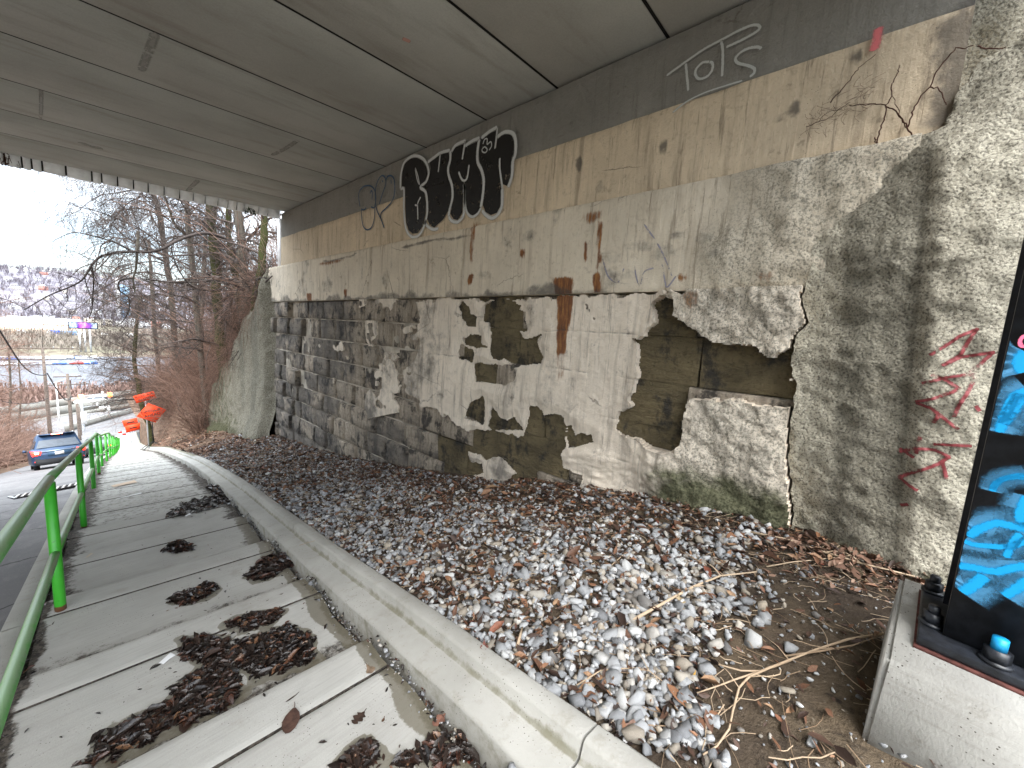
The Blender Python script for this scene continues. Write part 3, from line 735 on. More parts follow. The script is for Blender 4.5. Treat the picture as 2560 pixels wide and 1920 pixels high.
strip('bridge_seat', -.28, 12.6, 3.15, 3.921, 3.985, M['cream'], .05, .008, .4, RG, seed=3)
def roughz(Y, Z): return smooth(1.35, .5, Y + .25 * fbm(Y * 2, Z * 2, 12, 3))
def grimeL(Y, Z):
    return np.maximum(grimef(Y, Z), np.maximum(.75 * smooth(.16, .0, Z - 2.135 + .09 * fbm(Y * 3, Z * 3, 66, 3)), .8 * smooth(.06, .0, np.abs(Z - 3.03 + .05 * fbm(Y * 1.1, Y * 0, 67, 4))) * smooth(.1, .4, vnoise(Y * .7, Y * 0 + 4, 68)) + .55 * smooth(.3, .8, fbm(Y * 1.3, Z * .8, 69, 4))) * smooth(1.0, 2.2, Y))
strip('ledge_band', -.14, 13.62, 2.135, 3.146, 3.945, M['ledge'], .03, .014, .4, (rustf, grimeL), roughz, seed=4)
# inner core behind the facing stones
yy = np.array([-5, 13.35]); wchild(MB().box((4.10, -5, -3.4), (4.9, 13.3, 3.0)).build('core', M['backing'], None))
# end pilaster of the bridge seat, paler, seen past the corner
wchild(MB().box((4.0, 12.60, 3.15), (4.35, 12.92, 4.45)).build('pilaster', M['fascia'], None))
# ------------------------------------------------------------------ facing stones, each one an object
def zoom(ox, oy, s, pts): return [(ox + x / s, oy + y / s) for x, y in pts]
HOLES = [
    zoom(1360, 680, 2.765, [(740, 215), (850, 165), (920, 195), (905, 290), (960, 340), (1080, 420), (1160, 480), (1300, 500), (1470, 510), (1510, 560), (1600, 600), (1740, 520), (1830, 560), (1735, 640), (1700, 750), (1760, 800), (1700, 870), (1720, 935), (1640, 925), (1500, 905), (1340, 870), (1240, 890), (1210, 870), (1050, 860), (1020, 890), (1000, 950), (980, 1030), (975, 1100), (965, 1200), (860, 1240), (800, 1230), (640, 1150), (530, 1130), (500, 1090), (510, 970), (610, 940), (590, 880), (620, 800), (650, 750), (655, 500), (620, 470), (700, 440), (785, 350), (770, 260)]),
    zoom(1060, 950, 5.027, [(1290, 350), (1390, 340), (1480, 460), (1640, 445), (1720, 490), (1760, 600), (1740, 850), (1690, 960), (1720, 1130), (1940, 1210), (1950, 1340), (1300, 1300), (1040, 1240), (1130, 1190), (980, 1010), (900, 960), (740, 1020), (700, 950), (505, 905), (510, 680), (560, 630), (820, 650), (1220, 720), (1265, 600)]),
    zoom(1060, 950, 5.027, [(290, 860), (480, 940), (560, 1040), (700, 1070), (720, 1190), (250, 1230), (250, 1100), (290, 980)]),
    zoom(1060, 950, 5.027, [(770, 590), (800, 450), (820, 340), (900, 440), (920, 480), (1000, 520), (1120, 490), (1130, 540), (1200, 600), (1220, 640), (820, 640)]),
    zoom(1060, 950, 5.027, [(480, 480), (540, 300), (700, 210), (740, 300), (720, 570), (600, 520)]),
    zoom(1060, 700, 5.027, [(720, 330), (800, 260), (950, 230), (1130, 260), (1140, 320), (1180, 330), (1170, 380), (1240, 400), (1250, 620), (1150, 650), (1250, 750), (1330, 740), (1480, 680), (1400, 740), (1400, 820), (1430, 900), (1465, 965), (1420, 1030), (1250, 1075), (1100, 1070), (1000, 1010), (850, 980), (810, 930), (815, 650), (800, 540), (720, 500)]),
    zoom(1060, 700, 5.027, [(400, 985), (430, 800), (560, 860), (590, 900), (580, 1030), (480, 1010)]),
    zoom(1060, 700, 5.027, [(460, 720), (560, 680), (680, 700), (700, 800), (760, 850), (620, 850), (480, 800)]),
    zoom(1060, 700, 5.027, [(600, 1050), (850, 1055), (1000, 1090), (1090, 1150), (1080, 1250), (1000, 1330), (820, 1290), (620, 1270)]),
    zoom(1060, 700, 5.027, [(400, 330), (440, 270), (520, 330), (560, 430), (630, 470), (630, 590), (500, 560)]),
    zoom(1060, 950, 5.027, [(1775, 600), (1830, 590), (1880, 700), (2060, 690), (2080, 780), (1900, 840), (1770, 830)]),
]
HYZ = [np.array([wall_yz(px, py, 3.97) for px, py in h]) for h in HOLES]
COAT = np.array([wall_yz(px, py, 3.97) for px, py in [(1035, 752), (1060, 830), (1035, 900), (1005, 930), (1015, 985), (1080, 1020), (1165, 1080), (1165, 1240), (1400, 1260), (2080, 1360), (2080, 700), (1600, 735)]])
def covered(Y, Z, jit=.02):
    j1 = jit * fbm(Y * 11, Z * 11, 21, 3); j2 = jit * fbm(Y * 11, Z * 11, 27, 3)
    c = pip(COAT, Y + j1 * 2.0, Z + j2 * 2.0)
    c |= (Y > 4.9) & (fbm(Y * 1.5, Z * 1.9, 171, 4) > .06 + .16 * np.maximum(Y - 5.2, 0)) & (Z > .25 - .3 * (Y - 5.5))
    for h in HYZ: c &= ~pip(h, Y + j1, Z + j2)
    return c
rs = random.Random(5)
courses = [2.13]; hs = [.44, .48, .48, .45, .46, .44, .47, .45, .44, .46, .45, .46]
for h in hs: courses.append(courses[-1] - h)
holeC = lambda y, z: any(bool(pip(h, np.array([y]), np.array([z]))[0]) or pdist(h, np.array([y]), np.array([z]))[0] < .16 for h in HYZ)
nst = 0
for ci in range(len(courses) - 1):
    zt, zb = courses[ci], courses[ci + 1]
    y = .30 + rs.uniform(-.25, 0)
    while y < 13.3:
        w = rs.uniform(.5, 1.15) if y < 5 else (rs.uniform(.55, 1.1) if y < 10.5 else rs.uniform(.35, .8))
        y1 = min(y + w, 13.32)
        if 13.32 - y1 < .15: y1 = 13.32
        zg = float(zwallbase((y + y1) / 2))
        if zt > zg - .12:
            bare = y < 5.7 and holeC((y + y1) / 2, (zt + zb) / 2)
            exposed = True
            g = .004 + rs.uniform(0, .006) if not bare else .0015
            nu, nv = (8, 6) if not bare else (16, 11)
            u = np.concatenate([[0], np.linspace(.024 / (y1 - y), 1 - .024 / (y1 - y), nu - 2), [1]]); v = np.concatenate([[0], np.linspace(.022 / (zt - zb), 1 - .022 / (zt - zb), nv - 2), [1]])
            U, Vv = np.meshgrid(u, v, indexing='ij')
            rr = [rs.uniform(-.05, .05) for _ in range(8)]
            Y = (y + g) * (1 - U) + (y1 - g) * U; Z = (zb + g) * (1 - Vv) + (zt - g) * Vv
            Z += (rr[4] * (1 - U) + rr[5] * U) * .35 * Vv * (1 - Vv) * 4 * .3 + .006 * vnoise(Y * 9, Z * 0 + ci, 5); Y += (rr[0] * (1 - Vv) + rr[1] * Vv) * (1 - U) * .5 + (rr[2] * (1 - Vv) + rr[3] * Vv) * U * .5
            e = np.minimum(np.minimum(U, 1 - U) * (y1 - y), np.minimum(Vv, 1 - Vv) * (zt - zb))
            e2 = np.where((U == 0) | (U == 1) | (Vv == 0) | (Vv == 1), 0.0, 1.0) if not bare else np.ones_like(U)
            proud = (.034 if y > 5 else .02) + rs.uniform(-.02, .03)
            if y > 10.5: proud += rs.choice([-.02, 0, 0, .03, .05, .10])
            elif y > 5 and rs.random() < .2: proud += .03
            if bare: proud = .010 + rs.uniform(-.006, .006)
            rel = (.013 * fbm(Y * 2.6, Z * 4.5, 40, 4)) if bare else (.023 * fbm(Y * 4 + ci, Z * 5, 40 + ci, 3) + .012 * fbm(Y * 14, Z * 22, 50 + ci, 2))
            X = 4.055 - (proud + .008 + rel) * e2 + (1 - e2) * .002
            wsh = smooth(10.5, 6.0, Y + .8 * fbm(Y * .7, Z * .9, 131, 3)) * smooth(-.7, .6, Z + .1 * (Y - 6)) + .35 * smooth(1.2, 2.0, Z)
            mb = MB().grid(X, Y, Z, attr={'wash': wsh})
            mb.add([(4.13, y + g, zb + g), (4.13, y1 - g, zb + g), (4.13, y1 - g, zt - g), (4.13, y + g, zt - g)], T=[])
            for sl in ((slice(None), 0), (slice(None), -1), (0, slice(None)), (-1, slice(None))):
                a = np.stack([X[sl], Y[sl], Z[sl]], -1)[[0, -1]]; b = a + np.array([.08, 0, 0])
                mb.add(np.vstack([a, b]), Q=[(0, 1, 3, 2)])
            wchild(mb.build('stone', M['stoneB'] if bare else M['stoneA'], None)); nst += 1
        y = y1
ys = np.arange(.3, 13.34, .08); zs = np.arange(-3.0, 2.14, .08)
Yg, Zg = np.meshgrid(ys, zs, indexing='ij')
wchild(MB().grid(4.048 + .07 * smooth(6.0, 5.5, Yg) + .010 * fbm(Yg * 5, Zg * 5, 9, 3), Yg, Zg).build('mortar', M['mortar'], None))

# ------------------------------------------------------------------ render coat with torn holes: a real skin in front of the stones
def edge_y(z): return np.interp(z, [-.3, .22, .7, 1.0, 1.34, 1.67, 1.85, 2.01, 2.39, 2.7, 3.0, 3.13, 3.3, 3.8], [.18, .21, .29, .33, .34, .41, .31, .36, .385, .30, .14, -.03, -.22, -.3])
res = .0125
ys = np.arange(.20, 9.2, res); zs = np.arange(-1.15, 2.15, res)
Yg, Zg = np.meshgrid(ys, zs, indexing='ij')
def coat_th(Y, Z):
    t = .075 + .014 * fbm(Y * 1.6, Z * 1.9, 13, 3) + .006 * fbm(Y * 7, Z * 7, 15, 3)
    k = smooth(1.95, 1.25, Y + .12 * fbm(Y * 3, Z * 3, 18, 2))
    t = t + k * (.13 + .05 * fbm(Y * 2.2, Z * 2.6, 19, 3) + .016 * fbm(Y * 15, Z * 15, 20, 3))
    low = smooth(.55, -.3, Z) * smooth(4.4, 2.0, Y)                    # broken ledges near the ground
    t = t + low * .05 * fbm(Y * 3.2 + Z * 2.2, Z * 8, 23, 3)
    return t
def groove(Y, Z):                                                    # stone joints telegraph through the skin
    g = np.zeros_like(Y)
    for c in courses: g = np.maximum(g, smooth(.02, .004, np.abs(Z - c + .012 * fbm(Y * 3, Y * 0, 33, 3))))
    return g * smooth(1.4, 1.9, Y)
gm = smooth(.05, .35, fbm(Yg * .8, Zg * 2.2, 73, 3))
dedge = np.full(Yg.shape, 9.0)
for h in HYZ: dedge = np.minimum(dedge, pdist(h, Yg, Zg))
feather = 1 - .5 * smooth(.16, .0, dedge) * smooth(1.7, 2.1, Yg)
X = 4.055 - coat_th(Yg, Zg) * feather + groove(Yg, Zg) * .007 * gm
cov = covered(Yg, Zg) & (Yg > edge_y(Zg) + .014 + .012 * fbm(Zg * 9, Zg * 0, 46, 3))
cell = cov[:-1, :-1] & cov[1:, :-1] & cov[:-1, 1:] & cov[1:, 1:]
dedge = np.full(Yg.shape, 9.0)
for h in HYZ: dedge = np.minimum(dedge, pdist(h, Yg, Zg))
rz = smooth(1.6, .9, Yg + .2 * fbm(Yg * 2, Zg * 2, 12, 3))
moss = smooth(.9, .1, Zg) * smooth(2.0, .9, Yg) * (.35 + .65 * smooth(.75, .35, Zg))
gr = np.maximum(grimef(Yg, Zg), .6 * groove(Yg, Zg) * gm)
gr = np.maximum(gr, smooth(.35, -.25, Zg) * smooth(1.9, 2.5, Yg) * (.55 + .5 * vnoise(Yg * 3, Zg * 5, 61)))
gr = np.maximum(gr, smooth(3.8, 5.4, Yg) * (.40 + .35 * vnoise(Yg * 2.2, Zg * 2.2, 62)))
gr = np.maximum(gr, .42 * smooth(.05, .0, dedge))
gr = np.maximum(gr, .46 * smooth(.25, .75, fbm(Yg * 3.1, Zg * 1.1, 91, 4)))
mb = MB().grid(X, Yg, Zg, keep=cell, attr={'rust': rustf(Yg, Zg), 'grime': gr, 'roughz': rz, 'moss': moss})
def skirt(mb, X, Y, Z, cell, back):                                 # thickness along every torn edge
    b = Y.shape[1]; A = []; B = []
    c = np.pad(cell, 1)
    a_, b_ = cell.shape
    I, J = np.nonzero(cell)
    for (di, dj, p, q) in ((-1, 0, (0, 0), (0, 1)), (1, 0, (1, 0), (1, 1)), (0, -1, (0, 0), (1, 0)), (0, 1, (0, 1), (1, 1))):
        m = ~c[I + 1 + di, J + 1 + dj]
        A.append(np.stack([I[m] + p[0], J[m] + p[1]], 1)); B.append(np.stack([I[m] + q[0], J[m] + q[1]], 1))
    A = np.vstack(A); B = np.vstack(B)
    pa = np.stack([X[A[:, 0], A[:, 1]], Y[A[:, 0], A[:, 1]], Z[A[:, 0], A[:, 1]]], -1); pb = np.stack([X[B[:, 0], B[:, 1]], Y[B[:, 0], B[:, 1]], Z[B[:, 0], B[:, 1]]], -1)
    qa = pa.copy(); qb = pb.copy(); qa[:, 0] = np.maximum(back, pa[:, 0] + .01); qb[:, 0] = np.maximum(back, pb[:, 0] + .01)
    n = len(pa); V = np.vstack([pa, pb, qb, qa]); k = np.arange(n)
    mb.add(V, Q=np.stack([k, k + n, k + 2 * n, k + 3 * n], 1), attr={'grime': .42})
skirt(mb, X, Yg, Zg, cell, 4.11)
wchild(mb.build('render_coat', M['coat'], None, shade=False, fix=False))

# ------------------------------------------------------------------ near wing: thick shotcrete bulging out right of the crack
def top_z(y): return np.interp(y, [-4.5, -2, -1.0, -.53, -.34, -.27, -.23, .1, .5], [4.4, 4.1, 3.75, 3.55, 3.50, 3.36, 3.15, 3.13, 3.13])
def shot_x(y, z):
    e = edge_y(z) - y
    t = .09 + .03 * smooth(2.3, 2.6, z) * -1 + .17 * smooth(0, .55, e) + .06 * smooth(.5, 1.0, e)
    t = t - .02 * smooth(2.35, 3.1, z) * smooth(.8, .0, e)
    rl = -.31 + .075 * (z - 1.6)
    t = t + .075 * smooth(.06, -.06, y - rl) * smooth(3.2, 2.6, z) - .05 * smooth(-.1, -.7, y - rl)      # vertical ridge
    t = t + .021 * fbm(y * 2.4, z * 2.4, 43, 3) + .016 * fbm(y * 8, z * 8, 44, 3) + .010 * fbm(y * 25, z * 25, 45, 2)
    t = t + .10 * smooth(.5, .15, z) * smooth(.1, .6, e)
    return 4.0 - t
zs = np.arange(-.1, 4.4, .021); us = np.concatenate([np.linspace(0, .3, 75), np.linspace(.3, 1, 120)[1:]])
Zg, Ug = np.meshgrid(zs, us, indexing='ij')
ey = edge_y(Zg) + .022 * fbm(Zg * 9, Zg * 0, 46, 3)
Yg = ey * (1 - Ug) + (-4.6) * Ug
ok = Zg < top_z(Yg) + .03 * fbm(Yg * 4, Yg * 0, 47, 3)
Zt = np.minimum(Zg, top_z(Yg) + .03 * fbm(Yg * 4, Yg * 0, 47, 3))
Xg = shot_x(Yg, Zt)
cell = ok[:-1, :-1]
e = edge_y(Zt) - Yg
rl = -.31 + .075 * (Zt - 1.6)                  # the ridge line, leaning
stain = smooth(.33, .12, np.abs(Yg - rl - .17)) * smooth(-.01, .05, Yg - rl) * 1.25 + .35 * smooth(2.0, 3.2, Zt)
mossr = smooth(.5, .15, Zt) * .55 + smooth(.85, 1.1, e) * smooth(1.0, .3, Zt) * .8
shot = empty('wing_wall', (XW, -1, 0), label='bulging rough shotcrete wing wall with red scribble, at right behind the column', cat='wall')
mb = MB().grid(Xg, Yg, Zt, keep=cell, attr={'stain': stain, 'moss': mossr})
skirt(mb, Xg, Yg, Zt, cell, 4.4)
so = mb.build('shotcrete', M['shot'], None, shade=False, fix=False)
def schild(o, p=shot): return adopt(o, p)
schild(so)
# the higher stretch behind it, past the end of the bridge seat
ys = np.arange(-5, -.255, .05); zs = np.arange(3.0, 6.0, .05); Yg, Zg = np.meshgrid(ys, zs, indexing='ij')
Xg = 4.30 + .05 * fbm(Yg * 2, Zg * 2, 48, 4) + .02 * fbm(Yg * 9, Zg * 9, 49, 2)
mb = MB().grid(Xg, Yg, Zg, attr={'stain': .4 + .6 * smooth(-.6, -.35, Yg)})
a = np.stack([Xg[-1], Yg[-1], Zg[-1]], -1); b = a + np.array([.6, 0, 0]); mb.grid(np.stack([a[:, 0], b[:, 0]]), np.stack([a[:, 1], b[:, 1]]), np.stack([a[:, 2], b[:, 2]]))
schild(mb.build('upper_shotcrete', M['shot'], None, fix=False))

# ------------------------------------------------------------------ far wing wall beyond the bridge
def topw(y): return np.interp(y, [13.2, 13.75, 14.0, 14.42, 15.4, 16.4, 17.1, 18.3, 20, 20.8, 21.6], [3.1, 3.1, 2.6, 2.33, 1.9, 1.53, .63, .1, -1.09, -1.5, -2.6])
ys = np.arange(13.25, 21.5, .045); vs = np.linspace(0, 1, 90)
Yg, Vg = np.meshgrid(ys, vs, indexing='ij')
Zb = zwallbase(Yg) - .3; Zg = Zb * (1 - Vg) + (topw(Yg) + .09 * fbm(Yg * 2.2, Yg * 0, 52, 3)) * Vg
Xg = 4.0 - .26 * smooth(13.25, 13.7, Yg) - .07 * fbm(Yg * .9, Zg * .7, 53, 4) - .02 * fbm(Yg * 7, Zg * 5, 54, 3) + .25 * smooth(.88, 1, Vg) - .25 * smooth(.25, 0, Vg)
mb = MB().grid(Xg, Yg, Zg, attr={'moss': smooth(14.5, 19, Yg) * .55 + smooth(.3, 0, Vg) * .4 + .3 * smooth(.8, 1, Vg), 'stain': smooth(0, .6, vnoise(Yg * 2.4, Zg * .25, 55)) * .9})
a = np.stack([Xg[:, -1], Yg[:, -1], Zg[:, -1]], -1); b = a + np.array([.7, 0, -.05]); mb.grid(np.stack([a[:, 0], b[:, 0]]), np.stack([a[:, 1], b[:, 1]]), np.stack([a[:, 2], b[:, 2]]))
a = np.stack([Xg[-1], Yg[-1], Zg[-1]], -1); b = a + np.array([.7, .1, 0]); mb.grid(np.stack([a[:, 0], b[:, 0]]), np.stack([a[:, 1], b[:, 1]]), np.stack([a[:, 2], b[:, 2]]))
mb.build('wing_wall', M['shot2'], label='mossy grey-green shotcrete wing wall stepping down beyond the bridge', cat='wall', fix=False, shade=True)

# ------------------------------------------------------------------ graffiti: thin paint films on the surfaces they were sprayed on
def ribbon(mb, P, w, nrm, off, soft=1.0, closed=False):
    P = np.asarray(P, float)
    n = len(P)
    # resample with Catmull-Rom for a hand-sprayed curve
    if n > 2:
        Q = []
        for i in range(n - 1):
            p0, p1, p2, p3 = P[max(i - 1, 0)], P[i], P[i + 1], P[min(i + 2, n - 1)]
            for t in np.linspace(0, 1, 6, endpoint=False):
                Q.append(.5 * ((2 * p1) + (-p0 + p2) * t + (2 * p0 - 5 * p1 + 4 * p2 - p3) * t * t + (-p0 + 3 * p1 - 3 * p2 + p3) * t ** 3))
        Q.append(P[-1]); P = np.array(Q)
    else: P = np.linspace(P[0], P[1], 8)
    t = np.gradient(P, axis=0); t /= np.linalg.norm(t, axis=1, keepdims=True) + 1e-9
    s = np.cross(t, nrm); s /= np.linalg.norm(s, axis=1, keepdims=True) + 1e-9
    hw = w / 2
    ends = np.ones(len(P)); ends[0] = ends[-1] = .7
    rows = [P + nrm * off + s * (k * hw * ends)[:, None] for k in (-1, -.5, 0, .5, 1)]
    G = np.stack(rows, 1)
    ed = np.array([0, .55, 1.0, .55, 0]) * soft + (1 - soft) * .9
    ed = np.repeat(ed[None], len(P), 0); ed[0] *= .4; ed[-1] *= .4
    mb.grid(G[..., 0], G[..., 1], G[..., 2], attr={'edge': ed}); return mb
NX = np.array([-1., 0, 0])
def wp(pts, X=3.97): return [on_x(px, py, X) for px, py in pts]
def wallx(P, xs): return [np.array([xs, p[1], p[2]]) for p in P]
def gz(ox, oy, s, pts, X): return wp(zoom(ox, oy, s, pts), X)
GX = 3.962
S5 = (860, 300, 4.608)
LET = [   # black letter bodies of the throw-up (outlines from the photograph)
    [(665, 760), (672, 600), (700, 500), (770, 445), (840, 435), (900, 470), (945, 540), (955, 620), (930, 700), (880, 765), (925, 830), (945, 960), (940, 1080), (900, 1230), (850, 1300), (790, 1310), (745, 1270), (715, 1180), (705, 1000), (705, 770)],
    [(985, 480), (1100, 400), (1205, 365), (1215, 450), (1200, 560), (1210, 650), (1245, 760), (1245, 900), (1215, 1020), (1140, 1150), (1090, 1190), (1040, 1240), (985, 1210), (955, 1130), (970, 960), (955, 830), (930, 760), (985, 640), (1000, 560)],
    [(1230, 380), (1290, 310), (1375, 280), (1380, 400), (1400, 310), (1540, 245), (1545, 480), (1590, 580), (1610, 700), (1600, 860), (1580, 1000), (1530, 1080), (1470, 1105), (1420, 1070), (1395, 960), (1385, 730), (1365, 960), (1360, 1060), (1310, 1150), (1260, 1140), (1225, 1080), (1250, 920), (1255, 760), (1215, 640), (1215, 480)],
    [(1570, 215), (1680, 150), (1750, 125), (1752, 330), (1770, 190), (1850, 155), (1930, 175), (1960, 250), (1955, 380), (1930, 430), (1925, 640), (1890, 765), (1830, 740), (1795, 560), (1790, 430), (1800, 700), (1815, 780), (1810, 980), (1760, 1070), (1690, 1095), (1630, 1060), (1600, 980), (1620, 760), (1600, 600), (1560, 480), (1550, 330)],
]
mb = MB()
for L_ in LET:
    P = gz(*S5, L_, GX + .004); c = np.mean(P, 0)
    V = [c] + P; n = len(P)
    tri = [t for t in tessellate_polygon([[Vector((0, p[1], p[2])) for p in P]])]
    mb.add(np.array(P), T=tri, attr={'edge': 1.0})
black_fill = wchild(mb.build('graffiti', M_spray('black_spray', (0.016, 0.015, 0.014), .25, .34), None, fix=False))
mb = MB(); LW = .085
OUT = [
    ([(650, 800), (655, 640), (690, 500), (770, 425), (845, 415), (920, 455), (965, 540), (975, 620), (945, 710), (880, 775), (940, 830), (958, 960), (955, 1100), (915, 1240), (860, 1330), (790, 1350), (730, 1290), (702, 1180), (690, 1000), (690, 800), (650, 800)], LW),
    ([(960, 490), (1040, 430), (1110, 380), (1225, 345)], LW), ([(1225, 350), (1225, 450), (1200, 560), (1210, 650), (1245, 760), (1248, 900), (1215, 1040), (1205, 1110)], LW),
    ([(1110, 380), (1100, 480), (1085, 605)], .05), ([(820, 550), (850, 640), (872, 750)], .035), ([(820, 560), (845, 690), (868, 745)], .035),
    ([(885, 885), (850, 960), (850, 1060), (852, 1150)], .05), ([(815, 980), (850, 985)], .05),
    ([(930, 1150), (950, 1210), (1020, 1260), (1090, 1250)], LW), ([(1205, 1110), (1240, 1160), (1310, 1175), (1370, 1110), (1385, 1000), (1383, 720)], LW),
    ([(1235, 370), (1290, 290), (1410, 235)], LW), ([(1400, 240), (1380, 340), (1362, 460)], .055), ([(1395, 300), (1480, 240), (1565, 205)], LW),
    ([(1320, 595), (1350, 670), (1385, 700), (1420, 660), (1442, 510)], .055), ([(1560, 220), (1540, 350), (1540, 480), (1585, 580), (1610, 700), (1600, 860), (1575, 1010)], LW),
    ([(1385, 720), (1395, 960), (1420, 1070), (1475, 1115), (1540, 1080), (1580, 1010)], LW * .8), ([(1590, 1040), (1630, 1090), (1700, 1130), (1770, 1090), (1820, 980), (1822, 780)], LW),
    ([(1580, 210), (1680, 130), (1768, 80)], LW), ([(1768, 85), (1755, 210), (1738, 335)], .05), ([(1760, 200), (1850, 140), (1945, 155), (1978, 250), (1975, 390), (1945, 480), (1935, 640), (1890, 780)], LW),
    ([(1795, 435), (1795, 560), (1820, 740), (1822, 790)], .05),
    ([(1600, 280), (1620, 225), (1650, 220), (1650, 280), (1690, 250), (1700, 300), (1670, 350)], .03), ([(1590, 340), (1620, 310), (1650, 340), (1630, 375), (1595, 365), (1590, 335)], .03),
]
for pts, w in OUT: ribbon(mb, gz(*S5, pts, GX), w, NX, .001)
wchild(mb.build('graffiti', M_spray('white_spray', (0.56, 0.57, 0.56), .55, .12), None, fix=False))
mb = MB()
for pts in ([(185, 1000), (170, 900), (175, 830), (220, 770), (280, 755), (330, 775), (360, 830), (368, 920), (350, 1000)], [(305, 815), (325, 830), (322, 920)], [(300, 850), (310, 815)],
            [(200, 1030), (205, 1140), (225, 1230), (270, 1265), (320, 1230), (350, 1130), (355, 1010)], [(195, 1025), (230, 1035), (255, 1010)], [(310, 1000), (340, 1012), (368, 990)],
            [(405, 975), (440, 860), (480, 740), (475, 670), (440, 640), (400, 680), (370, 760), (360, 860), (372, 1010), (400, 1090), (430, 1150), (465, 1250)],
            [(480, 690), (510, 645), (550, 645), (580, 700), (582, 840), (550, 940), (480, 1020), (430, 1070), (420, 1140)], [(440, 695), (450, 715)], [(540, 685), (545, 735)]):
    ribbon(mb, gz(*S5, pts, GX), .042, NX, .0, .9)
wchild(mb.build('graffiti', M_spray('blue_marker', (0.035, 0.085, 0.16), .5, .1), None, fix=False))
mb = MB(); S6 = (1600, 0, 3.456)
for pts in ([(225, 655), (330, 580), (420, 515), (560, 420), (700, 345), (850, 265), (960, 220), (1025, 220), (1030, 250), (980, 290), (870, 350), (740, 410)], [(395, 545), (405, 650), (418, 790)],
            [(700, 350), (715, 430), (715, 540), (708, 665)], [(600, 535), (540, 540), (490, 590), (478, 640), (510, 680), (580, 660), (625, 600), (625, 545), (600, 535)],
            [(1050, 420), (1010, 405), (930, 420), (860, 460), (825, 510), (850, 545), (930, 565), (985, 590), (985, 630), (945, 665)]):
    ribbon(mb, gz(*S6, pts, GX + .02), .034, NX, .0, .8)
ribbon(mb, gz(*S6, [(280, 975), (400, 880), (560, 800), (740, 740), (890, 695)], GX), .024, NX, .0, .9)
wchild(mb.build('graffiti', M_spray('chalk_white', (0.46, 0.47, 0.45), .6, .10), None, fix=False))
mb = MB(); ribbon(mb, wp([(2196, 68), (2192, 100), (2184, 128)], GX), .075, NX, .0, 1.0)
wchild(mb.build('graffiti', M_spray('pink_spray', (0.62, 0.16, 0.17), 1.0, .40), None, fix=False))
mb = MB()          # faint blue-grey scrawls on the pale band
for pts in ([(1505, 640), (1520, 690), (1545, 705), (1560, 670)], [(1585, 650), (1590, 690), (1600, 715), (1610, 680), (1635, 670)], [(1655, 660), (1662, 700), (1668, 718), (1690, 690)], [(1610, 560), (1650, 620), (1680, 690)]):
    ribbon(mb, wp(pts, 3.918), .022, NX, .0, 1.0)
wchild(mb.build('graffiti', M_spray('faded_blue', (0.26, 0.25, 0.32), .9, .46), None, fix=False))
mb = MB(); S8 = (2000, 700, 2.073)
RED = [[(670, 390), (740, 350), (830, 290), (915, 255), (870, 320), (830, 390), (735, 445)], [(735, 445), (830, 400), (1000, 375), (930, 440), (870, 490)], [(630, 535), (760, 505), (860, 490), (915, 490), (880, 560), (830, 640), (795, 710)],
       [(595, 630), (690, 615), (790, 580), (820, 560), (760, 520), (680, 490)], [(600, 635), (680, 665), (750, 720), (820, 775)], [(720, 690), (690, 740)], [(515, 890), (600, 870), (700, 880), (770, 915), (720, 950), (600, 990), (515, 1020), (560, 1060), (610, 1090)],
       [(620, 810), (600, 900)], [(515, 870), (590, 920)], [(690, 850), (800, 855), (890, 860)], [(735, 940), (760, 1030)], [(520, 1165), (560, 1160)], [(910, 650), (930, 680)]]
for pts in RED:
    P = []
    for px, py in zoom(*S8, pts):
        q = on_x(px, py, 3.72)
        for _ in range(6): q = on_x(px, py, float(shot_x(np.array(q[1]), np.array(q[2]))))
        P.append(q)
    # follow the bumps of the shotcrete between the control points
    Q = []
    for a, b in zip(P[:-1], P[1:]):
        for t in np.linspace(0, 1, 6, endpoint=False): Q.append(a * (1 - t) + b * t)
    Q.append(P[-1])
    Q = [np.array([float(shot_x(np.array(p[1]), np.array(p[2]))), p[1], p[2]]) for p in Q]
    s0 = MB(); ribbon(s0, Q, .026, NX, .0, .8)
    V = s0.V[0]; V[:, 0] = shot_x(V[:, 1], V[:, 2]) - .009
    mb.add(V, Q=s0.Q[0], attr={'edge': s0.A['edge'][0][1]})
schild(mb.build('graffiti', M_spray('dark_red_spray', (0.21, 0.043, 0.047), .6, .41), None, fix=False))

# marks on the bridge soffit: cross stains and a small torn sticker
NZ = np.array([0., 0, -1.]); stm = M_spray('soffit_stain', (0.255, 0.245, 0.215), 1.0, .44)
def sof(px, py):
    rd = ray(px, py); n_ = np.array([-SL, 0, 1.]); t = ((np.array([4, 0, ZC]) - CAM) @ n_) / (rd @ n_); return CAM + t * rd
for pts, w_ in (([(102, 222), (103, 250), (102, 296)], .05), ([(388, 80), (375, 120), (352, 178)], .10), ([(495, 450), (480, 465), (468, 478)], .12), ([(745, 350), (715, 370), (680, 388)], .09), ([(200, 355), (225, 365), (255, 370)], .16)):
    mb = MB(); ribbon(mb, [sof(*p) for p in pts], w_, NZ, .002, 1.0); mb.build('stain', stm, deck, fix=False)
mb = MB(); ribbon(mb, [sof(1006, 95), sof(1026, 104)], .05, NZ, .003, .3); mb.build('sticker', M_spray('torn_sticker', (0.55, 0.30, 0.24), .5, .30), deck, fix=False)
